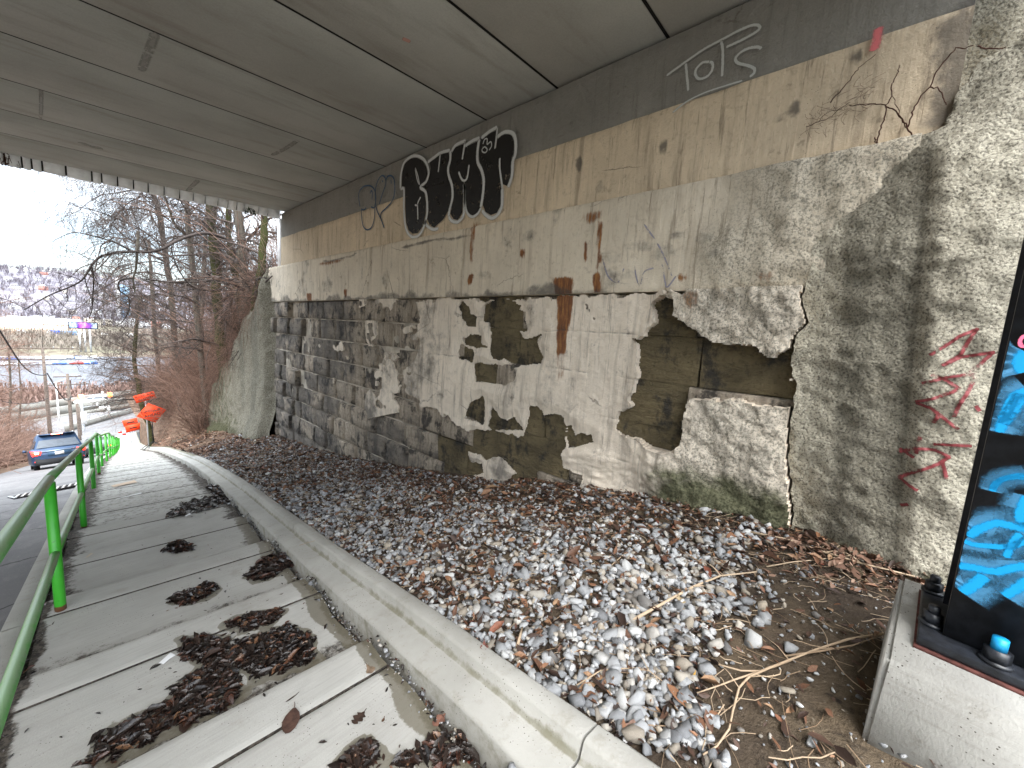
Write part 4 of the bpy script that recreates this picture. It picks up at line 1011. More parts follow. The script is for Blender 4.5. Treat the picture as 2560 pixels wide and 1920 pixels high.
# ------------------------------------------------------------------ gravel: crushed stone, the largest ones each an object
def hull_stone(r, n=13, flat=.75):
    P = r.normal(size=(n, 3)); P /= np.linalg.norm(P, axis=1, keepdims=True); P *= r.uniform(.8, 1.05, (n, 1)); P *= np.array([1, r.uniform(.7, .95), r.uniform(.55, flat + .1)])
    b = bmesh.new(); vs = [b.verts.new(p) for p in P]
    bmesh.ops.convex_hull(b, input=vs)
    bmesh.ops.delete(b, geom=[v for v in b.verts if not v.link_faces], context='VERTS')
    bmesh.ops.triangulate(b, faces=b.faces)
    b.verts.index_update()
    V = np.array([v.co[:] for v in b.verts]); T = np.array([[v.index for v in f.verts] for f in b.faces]); b.free(); return V, T
VAR = [hull_stone(RNG, 16) for _ in range(10)]
def rotm(a, b, c):
    ca, sa, cb, sb, cc, sc = math.cos(a), math.sin(a), math.cos(b), math.sin(b), math.cos(c), math.sin(c)
    return np.array([[ca, -sa, 0], [sa, ca, 0], [0, 0, 1]]) @ np.array([[cb, 0, sb], [0, 1, 0], [-sb, 0, cb]]) @ np.array([[1, 0, 0], [0, cc, -sc], [0, sc, cc]])
def depth_of(p): return float((RW.T @ (p - CAM))[2])
cand = []
r = np.random.default_rng(3)
def density(x, y):
    d = .92 - .98 * soilmask(x, y)
    d -= .50 * smooth(2.6, 3.6, x) * smooth(7.5, 3.0, y) + .28 * smooth(4, 9, y)                           # leaf litter close under the wall
    d -= .22 * smooth(.1, .5, fbm(x * 1.6, y * 1.6, 77, 3)) + .25 * smooth(10, 13.5, y)
    return d
def laststone_xlim(y): return np.where(y < 13.3, 3.93, 3.7)
N = 0
ymin, ymax = .15, 19
while N < 14200:
    t = r.random(4000); y = ymin + (ymax - ymin) * t ** 1.55
    x = xkerb(y) + KW + .012 + r.random(4000) ** 1.12 * (laststone_xlim(y) - xkerb(y) - KW - .02)
    k = r.random(4000) < density(x, y)
    x, y = x[k], y[k]; s = np.exp(r.normal(math.log(.0195), .36, len(x))) * (1 + .25 * smooth(2.2, 1.0, y))
    s = np.minimum(s, .055)
    cand.append(np.stack([x, y, s], 1)); N += len(x)
cand = np.vstack(cand)
# a sprinkling of pebbles on the bare soil too
x = r.uniform(1.6, 3.7, 2600); y = r.uniform(-1.5, 1.8, 2600); k = (soilmask(x, y) > .4) & (r.random(2600) < .75)
cand = np.vstack([cand, np.stack([x[k], y[k], np.exp(r.normal(math.log(.0075), .55, k.sum()))], 1)])
dx = cand[:, :2] * 1.0
dep = RW[0, 2] * cand[:, 0] + RW[1, 2] * cand[:, 1] + RW[2, 2] * (zst(cand[:, 1]) - CAMH)
size = cand[:, 2] / np.maximum(dep, .4)
# in-frame test for the individually built ones
pc = (np.stack([cand[:, 0], cand[:, 1], zbed(cand[:, 0], cand[:, 1]) - CAMH], 1)) @ RW
inf = (np.abs(pc[:, 0] / pc[:, 2]) < 1.30) & (np.abs(pc[:, 1] / pc[:, 2]) < .98) & (pc[:, 2] > .3)
order = np.argsort(-size * inf)
big = set(order[:300].tolist())
sm = []
for v, (V, T) in enumerate(VAR):
    me = MB().add(V, T=T).mesh('stone'); me.materials.append(M['gravel']); sm.append(me)
zc = zbed(cand[:, 0], cand[:, 1])
V_, T_, A_ = [], [], []; nn = 0
for i in range(len(cand)):
    x, y, s = cand[i]; a, b, c = r.uniform(0, 6.28), r.normal(0, .45), r.normal(0, .45)
    zz = zc[i] + s * .32 + (.012 * r.random())
    if i in big:
        o = bpy.data.objects.new('stone', sm[i % 10]); COL.objects.link(o)
        o.location = (x, y, zz); o.rotation_euler = (c, b, a); o.scale = (s * r.uniform(1, 1.35), s, s * r.uniform(.8, 1.1)); adopt(o, gravel_bed)
    else:
        V, T = VAR[i % 10]
        W = (V * np.array([s * r.uniform(1, 1.35), s, s * .95])) @ rotm(a, b, c).T + np.array([x, y, zz])
        V_.append(W); T_.append(T + nn); A_.append(np.full(len(W), r.random())); nn += len(W)
MB().add(np.vstack(V_), T=np.vstack(T_), attr={'tint': np.concatenate(A_)}).build('gravel', M['gravel'], gravel_bed, fix=False, kind='stuff')

# ------------------------------------------------------------------ leaf litter
def leafquad(r, L, curl):
    """one pointed, cupped leaf blade: 6 triangles"""
    w = L * r.uniform(.28, .45)
    P = np.array([(-L / 2, 0, 0), (-L * .12, w / 2, 0), (L * .25, w * .38, 0), (L / 2, 0, 0), (L * .25, -w * .38, 0), (-L * .12, -w / 2, 0), (L * .05, 0, 0)], float)
    P[:, 2] = curl * (np.abs(P[:, 1]) * 1.6 + .25 * P[:, 0] ** 2 / L) * r.uniform(-.4, 1)
    return P, np.array([(6, i, (i + 1) % 6) for i in range(6)])
def litter(name, pts, Ls, mat, parent, tilt=.5, curl=1.0, lift=.01, seed=1, tint=None, **k):
    rr = np.random.default_rng(seed); Vs, Ts, As = [], [], []; n0 = 0
    for i, p in enumerate(pts):
        V, T = leafquad(rr, Ls[i], curl)
        V = V @ rotm(rr.uniform(0, 6.28), rr.normal(0, tilt), rr.normal(0, tilt)).T + np.asarray(p) + np.array([0, 0, lift * rr.random() + .004])
        Vs.append(V); Ts.append(T + n0); As.append(np.full(len(V), rr.random() if tint is None else tint(rr))); n0 += len(V)
    return MB().add(np.vstack(Vs), T=np.vstack(Ts), attr={'tint': np.concatenate(As)}).build(name, mat, parent, fix=False, **k)
n = 26000; t = r.random(n); y = -1.2 + 22.5 * t ** 1.35
x = xkerb(y) + KW + .01 + r.random(n) * (np.where(y < 13.3, 3.95, 3.85) - xkerb(y) - KW)
w = .30 + .6 * smooth(2.3, 3.5, x) + .45 * smooth(4, 10, y) + .45 * smooth(.0, .5, fbm(x * 1.6, y * 1.6, 77, 3)) + .5 * smooth(.12, .0, x - xkerb(y) - KW - .02)
w = np.where(soilmask(x, y) > .5, .16 + .75 * smooth(3.1, 3.6, x) , w)
k = r.random(n) < w; x, y = x[k], y[k]
litter('leaf_litter', np.stack([x, y, zbed(x, y) + .012], 1), np.exp(r.normal(math.log(.045), .45, len(x))) * (1 + .15 * smooth(6, 14, y)), M['leaf'], gravel_bed, .35, 1.0, .02, 2, kind='stuff')
# shredded dark leaf mould between the stones
n = 15000; t = r.random(n); y = .1 + 14 * t ** 1.6; x = xkerb(y) + KW + r.random(n) * (3.95 - xkerb(y) - KW)
k = soilmask(x, y) < .75; x, y = x[k], y[k]
litter('leaf_mould', np.stack([x, y, zbed(x, y) + .005], 1), r.uniform(.02, .05, len(x)), M['wetleaf'], gravel_bed, .3, .8, .012, 5, kind='stuff')

# fine straw and twigs lying on the bed
def straw_line(r, x, y, L, a, zf, nseg=6, lift=.02, wig=.25):
    P = []; 
    for i in range(nseg + 1):
        z = float(zf(x, y)); P.append((x, y, z + lift + .006 * r.random()))
        a += r.normal(0, wig); x += math.cos(a) * L / nseg; y += math.sin(a) * L / nseg
    return P
mb = MB(); rr = np.random.default_rng(11)
for i in range(1500):
    yv = -.8 + 14 * rr.random() ** 1.7; xv = xkerb(yv) + KW + .05 + rr.random() * (3.85 - xkerb(yv) - KW)
    L = float(np.exp(rr.normal(math.log(.14), .5)))
    mb.tube(straw_line(rr, xv, yv, L, rr.uniform(0, 6.28), zbed, 4), float(rr.uniform(.0012, .0028)) * (1 + yv * .08), 3, False, {'tint': rr.random()})
mb.build('straw_litter', M['straw'], gravel_bed, fix=False, kind='stuff')
def gp(px, py, dz=0.0):                # where a pixel's ray meets the gravel bed
    rd = ray(px, py); ts = np.linspace(.5, 30, 6000) / np.linalg.norm(rd); P = CAM + ts[:, None] * rd
    s = np.argmax(P[:, 2] < zbed(P[:, 0], P[:, 1]) + dz); return P[s]
TW = [  # distinct twigs and stalks, traced on the ground
    ('long pale split stick lying across the gravel toward the soil', [(1580, 1562), (1650, 1525), (1730, 1478), (1800, 1452), (1890, 1440)], .010, .8),
    ('thin forked root twig running from the pedestal across the soil', [(2205, 1595), (2120, 1612), (2040, 1635), (1970, 1665), (1900, 1690), (1850, 1692), (1800, 1675), (1760, 1660)], .006, .6),
    ('pale curved twig bending down toward the bottom of the soil', [(1975, 1662), (1920, 1685), (1870, 1705), (1845, 1735), (1830, 1790), (1820, 1840), (1790, 1880), (1755, 1905)], .006, .6),
    ('thin pale stalk from the soil to the gravel edge', [(1900, 1690), (1840, 1712), (1790, 1728), (1740, 1748)], .005, .6),
    ('long dry stalk pointing at the column foot from the left', [(1870, 1338), (1960, 1358), (2060, 1390), (2150, 1420), (2285, 1452)], .010, .75),
    ('slim pale stalk parallel to the long dry one, nearer the camera', [(1915, 1425), (1980, 1415), (2040, 1408), (2130, 1398)], .005, .8),
    ('thin twig against the shotcrete foot, in the leaf drift', [(2160, 1392), (2190, 1378), (2210, 1352)], .005, .6),
    ('pair of reddish stalks in front of the pedestal', [(1960, 1652), (2050, 1642), (2130, 1625), (2200, 1602)], .005, .35),
    ('short broken stick upright among the stones near the kerb', [(1292, 1630), (1300, 1600), (1305, 1580)], .010, .5),
    ('thin straight stalk leaning on the larger grey stone', [(1520, 1428), (1555, 1398), (1588, 1375)], .004, .8),
    ('brown twig in the leaf band above the gravel', [(1690, 1380), (1730, 1405), (1765, 1422)], .007, .3),
    ('long thin stalk along the lower gravel edge', [(1440, 1725), (1500, 1690), (1560, 1682), (1620, 1690), (1680, 1735)], .004, .7),
]
for i, (lab, pts, rad, tint) in enumerate(TW):
    P = [gp(*p) + np.array([0, 0, rad + .02 + .006 * (j % 2)]) for j, p in enumerate(pts)]
    o = MB().tube(P, np.linspace(rad, rad * .5, len(P)), 6, attr={'tint': tint})
    for j in (1, 2):
        if len(P) > 4: q = P[j + 1]; o.tube([q, q + np.array([.03, .05 * (-1) ** j, .02]), q + np.array([.08, .12 * (-1) ** j, .012])], [rad * .5, rad * .4, rad * .2], 4, attr={'tint': tint})
    o.build('twig', M['straw'], shade=True, label=lab, cat='twig', group='twigs on the ground by the wall')

# ------------------------------------------------------------------ larger single leaves, one object each
def broadleaf(L, w, tip=.15, lobes=0, cup=.2, seed=0):
    r = random.Random(seed); n = 9; top = []; bot = []
    for i in range(n):
        t = i / (n - 1); h = w / 2 * math.sin(math.pi * min(1, t * .92 + .04)) ** .75 * (1 - .25 * t)
        if lobes: h *= 1 + .45 * math.sin(t * math.pi * 2 * lobes)
        h *= r.uniform(.93, 1.07)
        x = (t - .5) * L; top.append((x, h)); bot.append((x, -h))
    V = []; T = []
    for i in range(n):
        x = top[i][0]; z = cup * (x * x / L) * .8
        V += [(x, 0, z), (top[i][0], top[i][1], z + cup * abs(top[i][1]) * r.uniform(.5, 1.2)), (bot[i][0], bot[i][1], z + cup * abs(bot[i][1]) * r.uniform(.5, 1.2))]
    Q = []
    for i in range(n - 1):
        a, b = 3 * i, 3 * i + 3; Q += [(a, b, b + 1, a + 1), (a, a + 2, b + 2, b)]
    mb = MB().add(V, Q=Q)
    mb.tube([(L / 2 - .004, 0, cup * L * .2), (L / 2 + L * .12, 0, cup * L * .2 + .004), (L / 2 + L * .26, L * .04, .004)], [.0022, .0018, .0012], 4)
    return mb
def leafmat(name, c, c2=None, rough=.6):
    m = NM(name, rough, .4); v = m.noise(30, 5, .7)
    m.col(m.mix(m.rng(v, .35, .65), c, c2 or tuple(x * .5 for x in c))).bump(m.noise(70, 3), .4, .004); return m.m
LEAVES = [
    ('large flat brown oval leaf with a stalk on the nearest tread', (728, 1805), .135, .088, 1.05, 0, (.10, .052, .038), 's'),
    ('pale tan curled leaf standing on the scored line by the kerb', (924, 1675), .075, .045, 1.5, 1, (.27, .19, .13), 's'),
    ('ragged dark brown lobed leaf on the nearest tread', (897, 1798), .07, .06, .3, 3, (.06, .035, .025), 's'),
    ('tiny brown leaf scrap right of the ragged leaf', (958, 1803), .022, .016, .6, 0, (.13, .07, .045), 's'),
    ('pinkish lobed leaf at the damp edge near the kerb', (1098, 1803), .08, .05, .1, 2, (.25, .12, .085), 's'),
    ('orange-red veined leaf in the heap at the bottom edge', (1165, 1893), .085, .06, .9, 1, (.24, .045, .02), 's'),
    ('thin dark sliver of leaf above the oval leaf', (728, 1749), .055, .012, .15, 0, (.07, .05, .04), 's'),
    ('light brown leaf beside the kerb below the second step edge', (650, 1404), .06, .04, .4, 1, (.22, .12, .08), 's'),
    ('orange-brown leaf lying in front of the wall on the gravel', (1400, 1218), .11, .075, .2, 2, (.36, .15, .085), 'g'),
    ('small orange leaf lower right of the one by the wall', (1432, 1262), .06, .05, 1.2, 2, (.50, .19, .075), 'g'),
    ('orange leaf curling up in the middle of the gravel', (1372, 1398), .095, .04, 1.9, 0, (.42, .21, .08), 'g'),
    ('rusty oak leaf on the upper gravel', (1340, 1370), .075, .055, .4, 3, (.34, .13, .07), 'g'),
    ('brown oak leaf pile top, right of the larger grey stone', (1665, 1408), .12, .08, .15, 3, (.16, .075, .05), 'g'),
    ('dull brown folded leaf at the gravel and soil border', (1810, 1425), .10, .06, .3, 1, (.17, .12, .085), 'g'),
    ('cream leaf scrap beside the long split stick', (1700, 1512), .08, .055, .6, 2, (.46, .36, .23), 'g'),
    ('reddish leaf right of the kerb at the lower gravel', (1210, 1628), .07, .04, .8, 1, (.24, .10, .08), 'g'),
    ('yellow leaf sliver on the soil', (1733, 1704), .05, .012, .05, 0, (.62, .36, .07), 'g'),
    ('tan leaf at the drift under the shotcrete', (2262, 1420), .09, .06, .9, 1, (.33, .23, .15), 'g'),
    ('brown leaf at the column side of the drift', (2310, 1440), .10, .06, .2, 1, (.24, .13, .085), 'g'),
    ('dark red leaf in the gravel near the far stones', (675, 1183), .10, .06, .7, 2, (.16, .02, .018), 'g'),
    ('rust leaf low in the gravel by the kerb top', (1575, 1830), .06, .035, 2.2, 1, (.25, .15, .11), 'g'),
]
for i, (lab, (px, py), L, w, rot, lob, c, where) in enumerate(LEAVES):
    q = ground_hit(px, py) if where == 's' else gp(px, py)
    o = broadleaf(L, w, lobes=lob, cup=.12 if where == 's' else .45, seed=i).build('leaf', leafmat('leaf_skin', c), shade=True, fix=False, label=lab, cat='leaf', group='single fallen leaves')
    g = -.06 if where == 's' else -.12
    o.location = q + np.array([0, 0, .007 if where == 's' else .028]); o.rotation_euler = (math.atan(g) * .6, .05, rot)
# leaf heaps on the walk
for hi, (lab, poly) in enumerate(HEAPW):
    lo, hi_ = poly.min(0) - .03, poly.max(0) + .03; area = abs(sum(poly[i - 1, 0] * poly[i, 1] - poly[i, 0] * poly[i - 1, 1] for i in range(len(poly)))) / 2
    rr = np.random.default_rng(100 + hi); n = int(min(1500, 60 + area * 13000)); P = rr.uniform(lo, hi_, (n * 4, 2))
    P = P[pip(poly, P[:, 0] + .030 * fbm(P[:, 0] * 18, P[:, 1] * 18, 7, 3), P[:, 1] + .030 * fbm(P[:, 0] * 18, P[:, 1] * 18, 8, 3))][:n]
    d = pdist(poly, P[:, 0], P[:, 1]); h = .013 * smooth(0, .09, d)
    pts = np.stack([P[:, 0], P[:, 1], ztread(P[:, 0], P[:, 1]) + h * rr.random(len(P))], 1)
    red = hi == 1
    litter('leaf_heap', pts, np.exp(rr.normal(math.log(.036), .45, len(P))), M['wetleaf'], None, .20, 1.2, .006, 200 + hi, tint=(lambda q: .35 + .6 * q.random()) if red else (lambda q: q.random() * .97), label=lab, cat='leaf heap', group='wet leaf heaps on the stepped walk')
# strays and torn scraps of leaf round the heaps
rr = np.random.default_rng(77); P = []
for lab, poly in HEAPW:
    c = poly.mean(0); s = (poly.max(0) - poly.min(0)) * .62 + .05
    for i in range(26):
        q = c + rr.normal(0, 1, 2) * s * .8
        if xleft(q[1]) + .05 < q[0] < xkerb(q[1]) - .06: P.append((q[0], q[1], float(ztread(q[0], q[1]))))
litter('leaf_scraps', P, np.exp(rr.normal(math.log(.020), .5, len(P))), M['wetleaf'], sidewalk, .12, .8, .002, 78, kind='stuff')
# crumbs of dirt and grit in the gap along the kerb
mb = MB(); rr = np.random.default_rng(31)
for i in range(700):
    yv = .6 + 7 * rr.random() ** 1.5; xv = xkerb(yv) - .012 - abs(rr.normal(0, .035)); s = float(np.exp(rr.normal(math.log(.0055), .5)))
    V, T = VAR[i % 10]; mb.add(V * s @ rotm(rr.uniform(0, 6), 0, 0).T + np.array([xv, yv, float(ztread(xv, yv)) + s * .4 - (.0 if xv < xkerb(yv) - .05 else .012)]), T=T, attr={'tint': rr.random()})
mb.build('grit', M['gravel'], sidewalk, fix=False, kind='stuff')
P = []; 
for i in range(900):
    yv = .6 + 11 * rr.random() ** 1.4; side = rr.random() < .45
    xv = (xleft(yv) + .0 + abs(rr.normal(0, .05))) if side else xkerb(yv) - abs(rr.normal(0, .05))
    P.append((xv, yv, float(ztread(xv, yv)) - .01))
litter('leaf_crumbs', P, rr.uniform(.015, .04, len(P)), M['wetleaf'], sidewalk, .4, 1, .015, 9, kind='stuff')
# papers
def scrap(lab, px, py, a, b, rot, mat, cat='litter'):
    q = ground_hit(px, py) if px < 600 else gp(px, py)
    o = MB().grid(*[np.array(v) for v in (np.array([[-a, 0, a]] * 3) , np.array([[-b] * 3, [0] * 3, [b] * 3]), np.array([[.0, .004, .0], [.003, .012, .006], [0, .005, .012]]))]).build('paper_scrap', mat, fix=False, label=lab, cat=cat)
    o.location = q + np.array([0, 0, .012]); o.rotation_euler = (-.10, .0, rot)
cardb = flat('cardboard', (.52, .40, .30), .8, var=.06); pap = flat('crumpled_paper', (.75, .75, .76), .8, var=.06)
scrap('flat tan cardboard piece lying on the walk beside the railing', 311, 1211, .17, .10, .15, cardb)
scrap('white flattened cup scrap on the second tread', 418, 1652, .035, .02, .5, pap)
scrap('pale straw wrapper lying across the tread near the second post', 322, 1242, .16, .015, .12, pap)
scrap('white paper scrap on the leaf patch of the fourth tread', 470, 1290, .035, .02, .4, pap)
scrap('dry pale leaf scrap beside the nearest post', 223, 1392, .035, .012, .9, flat('dry_scrap', (.5, .43, .34), .8))
scrap('white plastic lump at the foot of the mossy wing wall', 604, 1101, .14, .05, .2, pap)

# ------------------------------------------------------------------ concrete pedestal and steel column
ZP = .52; zf = .10
ang = math.atan2(-.05, .66)
ped = empty('concrete_pedestal', (1.91, -.225, zf), -.115, local=True, label='concrete pedestal block under the black and blue steel column', cat='pedestal')
o = MB().box((0, -1.25, -.25), (.80, 0, ZP - zf)).build('block', M['pedestal'], ped)
V = o.data.vertices
for v in V:
    if v.co.z < 0: v.co.x -= .035 if v.co.x < .1 else 0; v.co.y += .03 if v.co.y > -.1 else 0
bevel(o, .016, 2)
grout = MB().box((.152, -1.0, ZP - zf - .004), (.69, -.066, ZP - zf + .011)).build('grout_pad', flat('red_brown_grout', (.13, .05, .042), .8, var=.4, sc=30), ped)
colm = empty('steel_column', (1.91, -.225, ZP), -.115, local=True, label='black steel column sprayed with bright blue graffiti, on the pedestal', cat='column')
o = MB().box((.160, -.99, .0125), (.68, -.072, .048)).build('base_plate', M['black'], colm); bevel(o, .005)
x0, x1, ya, yb = .245, .56, -.62, -.135
tf = .030
fl = MB().box((x0, ya, .053), (x0 + tf, yb, 6.2)).build('flange', M['black'], colm)
fl2 = MB().box((x1 - tf, ya, .053), (x1, yb, 6.2)).build('flange', M['black'], colm)
MB().box((x0 + tf + .001, (ya + yb) / 2 - .011, .053), (x1 - tf - .001, (ya + yb) / 2 + .011, 6.2)).build('web', M['black'], colm)
def boltat(x, y, top=None):
    b = MB(); n = 6
    b.tube([(x, y, .049), (x, y, .060)], .038, 20); 
    st = MB().tube([(x, y, .0605), (x, y, .098)], .029, 6)
    o = st.build('anchor_nut', top or M['black'], colm); b.build('washer', M['black'], colm)
    s = MB().tube([(x, y, .09), (x, y, .124), (x, y, .128)], [.018, .018, .014], 12).build('anchor_rod', top or M['black'], colm)
bluecap = flat('blue_overspray', (.008, .27, .55), .45, .5, .3, 40)
boltat(.62, -.105)
b_ = MB().tube([(.205, -.26, .0605), (.205, -.26, .100)], .034, 6).build('anchor_nut', M['black'], colm); MB().tube([(.205, -.26, .050), (.205, -.26, .060)], .041, 20).build('washer', M['black'], colm)
MB().tube([(.205, -.26, .10), (.205, -.26, .142)], .020, 12).build('anchor_rod', bluecap, colm, label='anchor rod end sprayed blue')
boltat(.62, -.9); boltat(.30, -.105)
# spray on the flange face: strokes read off the photograph, laid on the face plane
Rz = np.array([[math.cos(-.115), -math.sin(-.115), 0], [math.sin(-.115), math.cos(-.115), 0], [0, 0, 1]])
cl = np.array([1.91, -.225, ZP]); fn = Rz @ np.array([-1., 0, 0]); fp = cl + Rz @ np.array([x0, 0, 0])
def face(px, py):
    rd = ray(px, py); t = ((fp - CAM) @ fn) / (rd @ fn); q = CAM + t * rd; return Rz.T @ (q - cl)
def facez(ox, oy, s, pts): return [face(*p) for p in zoom(ox, oy, s, pts)]
SA = (2300, 780, 3.319); SB = (2000, 700, 2.073)
STR = [
    (facez(*SA, [(900, 340), (850, 380), (840, 430), (880, 500)]), .075), (facez(*SA, [(900, 650), (800, 690), (745, 770), (700, 880), (655, 1000)]), .05), (facez(*SA, [(850, 680), (800, 780), (740, 860), (690, 930)]), .05),
    (facez(*SA, [(900, 1370), (780, 1370), (680, 1390), (620, 1440), (600, 1490)]), .034), (facez(*SB, [(1180, 1010), (1090, 1020), (1020, 1050), (995, 1085)]), .03),
    (facez(*SB, [(1180, 1120), (1150, 1180), (1140, 1240), (1180, 1270)]), .045), (facez(*SB, [(870, 1330), (930, 1290), (1020, 1260), (1120, 1280), (1190, 1290)]), .05),
    (facez(*SB, [(850, 1350), (900, 1370), (1000, 1380), (1100, 1380), (1190, 1340)]), .035), (facez(*SB, [(1140, 1310), (1090, 1380), (1070, 1440)]), .035),
    (facez(*SB, [(820, 1480), (900, 1490), (1010, 1510), (1110, 1490), (1190, 1480)]), .05), (facez(*SB, [(960, 1530), (900, 1580), (840, 1620)]), .06), (facez(*SB, [(1190, 1550), (1120, 1600), (1060, 1640)]), .05),
]
STR += [([p + np.array([0, -.21 - .03 * (i % 3), .02 * (i % 4)]) for p in P][::-1], w) for i, (P, w) in enumerate(STR[:11])]
mb = MB(); mh = MB(); FN = np.array([-1., 0, 0])
for P, w in STR:
    P = [np.array([x0 - .0015, p[1], p[2]]) for p in P]
    ribbon(mb, P, w * .85, FN, .0, 1.0); ribbon(mh, P, w * 2.6, FN, -.0008, 1.0)
# clip the strokes to the flange width
def clipy(mb):
    for V in mb.V: V[:, 1] = np.clip(V[:, 1], ya + .002, yb - .002); V[:, 2] = np.maximum(V[:, 2], .056)
clipy(mb); clipy(mh)
mh.build('blue_haze_spray', M_spray('blue_spray_mist', (0.05, 0.19, 0.34), 1.0, 0, .45), colm, fix=False)
mb.build('blue_graffiti', M_spray('blue_spray', (0.004, 0.28, 0.60), .75, .08, .45), colm, fix=False)
mb = MB(); P = [np.array([x0 - .0025, p[1], p[2]]) for p in facez(*SA, [(900, 190), (850, 210), (830, 250), (845, 285), (880, 275)])]
ribbon(mb, P, .014, FN, .0, .8); clipy(mb); mb.build('pink_graffiti', M_spray('pink_marker', (0.85, 0.16, 0.28), .4, 0, .5), colm, fix=False)

# ------------------------------------------------------------------ green railing
rail = empty('handrail', (xpost(4.35), 4.35, -.72), label='green pipe railing with two rails running down beside the walk', cat='railing')
py_ = [-4.9, -1.85, 1.25, 4.35, 7.44, 10.9, 14.0, 16.9, 19.6, 22.4] + [22.4 + 2.95 * i for i in range(1, 15)]
HP = 1.06; HM = .47
tops = []
lean = [0.0] * len(py_)
for i, y in enumerate(py_):
    x = float(xpost(y)); z = float(ztread(x, y)); t = np.array([x, y, z + HP + (0 if i else 0)])
    P = [(x, y, z - .05), (x, y, z + .03), (x, y, z + .06), (x, y, z + HP - .03)]
    m_ = MB().tube(P, .0325, 14, attr=None); m_.A['rustbase'] = [(0, np.concatenate([np.repeat([1.0, .9 if i % 3 == 0 else .5, 0, 0], 14), [0, 0]]))]
    m_.build('post', M['green'], rail, shade=False); tops.append(np.array([x, y, z]))
for i in range(len(tops) - 1):
    for nm, h, rad in (('top_rail', HP, .031), ('mid_rail', HM, .026)):
        a = tops[i] + [0, 0, h]; b = tops[i + 1] + [0, 0, h]
        d = (b - a) / np.linalg.norm(b - a)
        if nm == 'mid_rail': a = a + d * .035; b = b - d * .035
        P = [a * (1 - t) + b * t for t in np.linspace(0, 1, 6)]
        mb = MB(); n = 14; mb.tube(P, rad, n)
        V = mb.V[0]; wv = np.zeros(len(V))
        for q in range(6): wv[q * n:(q + 1) * n] = np.clip((V[q * n:(q + 1) * n, 2] - P[q][2]) / rad, -1, 1) * .5 + .5
        mb.A['worn'] = [(0, wv * (1.0 if nm == 'top_rail' else .95))]
        mb.build(nm, M['green'], rail, shade=True)
for o in rail.children:
    if o.name.startswith('post'): o.data.polygons.foreach_set('use_smooth', np.ones(len(o.data.polygons), bool))

# storm drain in the road
def road_hit(px, py):
    rd = ray(px, py); ts = np.linspace(1, 60, 8000) / np.linalg.norm(rd); P = CAM + ts[:, None] * rd
    return P[np.argmax(P[:, 2] < zroad(P[:, 0], P[:, 1]))]
da, db = road_hit(62, 1244), road_hit(186, 1213); dq = (da + db) / 2; dy = float(dq[1]); dx_ = float(dq[0])
slope = float((zst(dy + .5) - zst(dy - .5)))
dr = empty('storm_drain', (dx_, dy, float(zroad(dx_, dy)) + .045), .0, local=True, label='iron storm drain grate set in the road beside the railing', cat='drain')
dr.rotation_euler = (math.atan(slope), 0, math.atan2(db[1] - da[1], db[0] - da[0]) * .25)
MB().box((-.62, -.36, -.02), (.62, .36, -.004)).build('pit', flat('dark_pit', (.02, .016, .015), .9), dr)
for x in (-.62, .58): MB().box((x, -.36, -.0035), (x + .04, .36, .012)).build('frame', M['steel'], dr)
for k in range(11):
    x = -.53 + k * .106
    o = MB().box((-.020, -.35, -.0035), (.020, .35, .010)).build('bar', flat('pale_iron', (.5, .47, .45), .7) if k == 0 else o.data.materials[0], dr); o.location = (x, 0, 0); o.rotation_euler = (0, 0, -.25)
# ------------------------------------------------------------------ terrain beyond the bridge
def bank_z(x, y):
    x = np.asarray(x, float); y = np.asarray(y, float)
    kk = smooth(20.7, 24.5, y); edge = 4.40 * (1 - kk) + (xkerb(np.minimum(y, 80)) + KW + .45) * kk
    base = np.where((y < 21.5) & (x > 4.38), np.maximum(topw(y) - .15, zwallbase(y)), np.where(x < 4.2, zbed(x, y) - .06 * smooth(34, 30, y), zwallbase(y)))
    d = np.maximum(x - edge, 0)
    rise = np.where(y < 21, .45 * d, 1.35 * d * smooth(20.6, 25, y) + .3 * d)
    cap = np.where(y < 21, 4.0, 9.0) 
    fall = smooth(55, 85, y)
    return base + cap * (1 - np.exp(-rise / cap)) * (1 - .8 * fall) + .15 * fbm(x * .6, y * .6, 81, 3)
yy = np.concatenate([np.arange(12.9, 40, .4), np.arange(40, 100.1, 2)]); uu = np.linspace(0, 1, 90) ** 2.2
x0 = xkerb(np.minimum(yy, 80)) + KW - .04
gx = x0[:, None] * (1 - uu) + (x0 + 60)[:, None] * uu; gy = np.repeat(yy[:, None], len(uu), 1)
earth = NM('leafy_bank_soil', .95, .1); n_ = earth.noise(3, 6, .7); earth.col(earth.mix(earth.rng(n_, .35, .65), (.075, .05, .036), (.20, .135, .095))).bump(earth.noise(14, 5, .7), .9, .08)
gzz = bank_z(gx, gy)
MB().grid(gx, gy, gzz).build('bank', earth.m, shade=True, kind='structure')
# far side of the road
yy = np.concatenate([np.arange(12.9, 60, .8), np.arange(60, 109, 3)]); uu = np.linspace(0, 1, 40)
x1 = xroadleft(yy) + .05
gx = x1[:, None] * (1 - uu) + (x1 - 70)[:, None] * uu; gy = np.repeat(yy[:, None], len(uu), 1)
gzz = (zst(yy) - .42)[:, None] + 3.0 * (1 - np.exp(-(x1[:, None] - gx) * .12)) * (1 - smooth(70, 95, gy)) + .2 * fbm(gx * .4, gy * .4, 83, 3) * np.minimum((x1[:, None] - gx), 1)
MB().grid(gx, gy, gzz).build('bank', earth.m, shade=True, kind='structure')
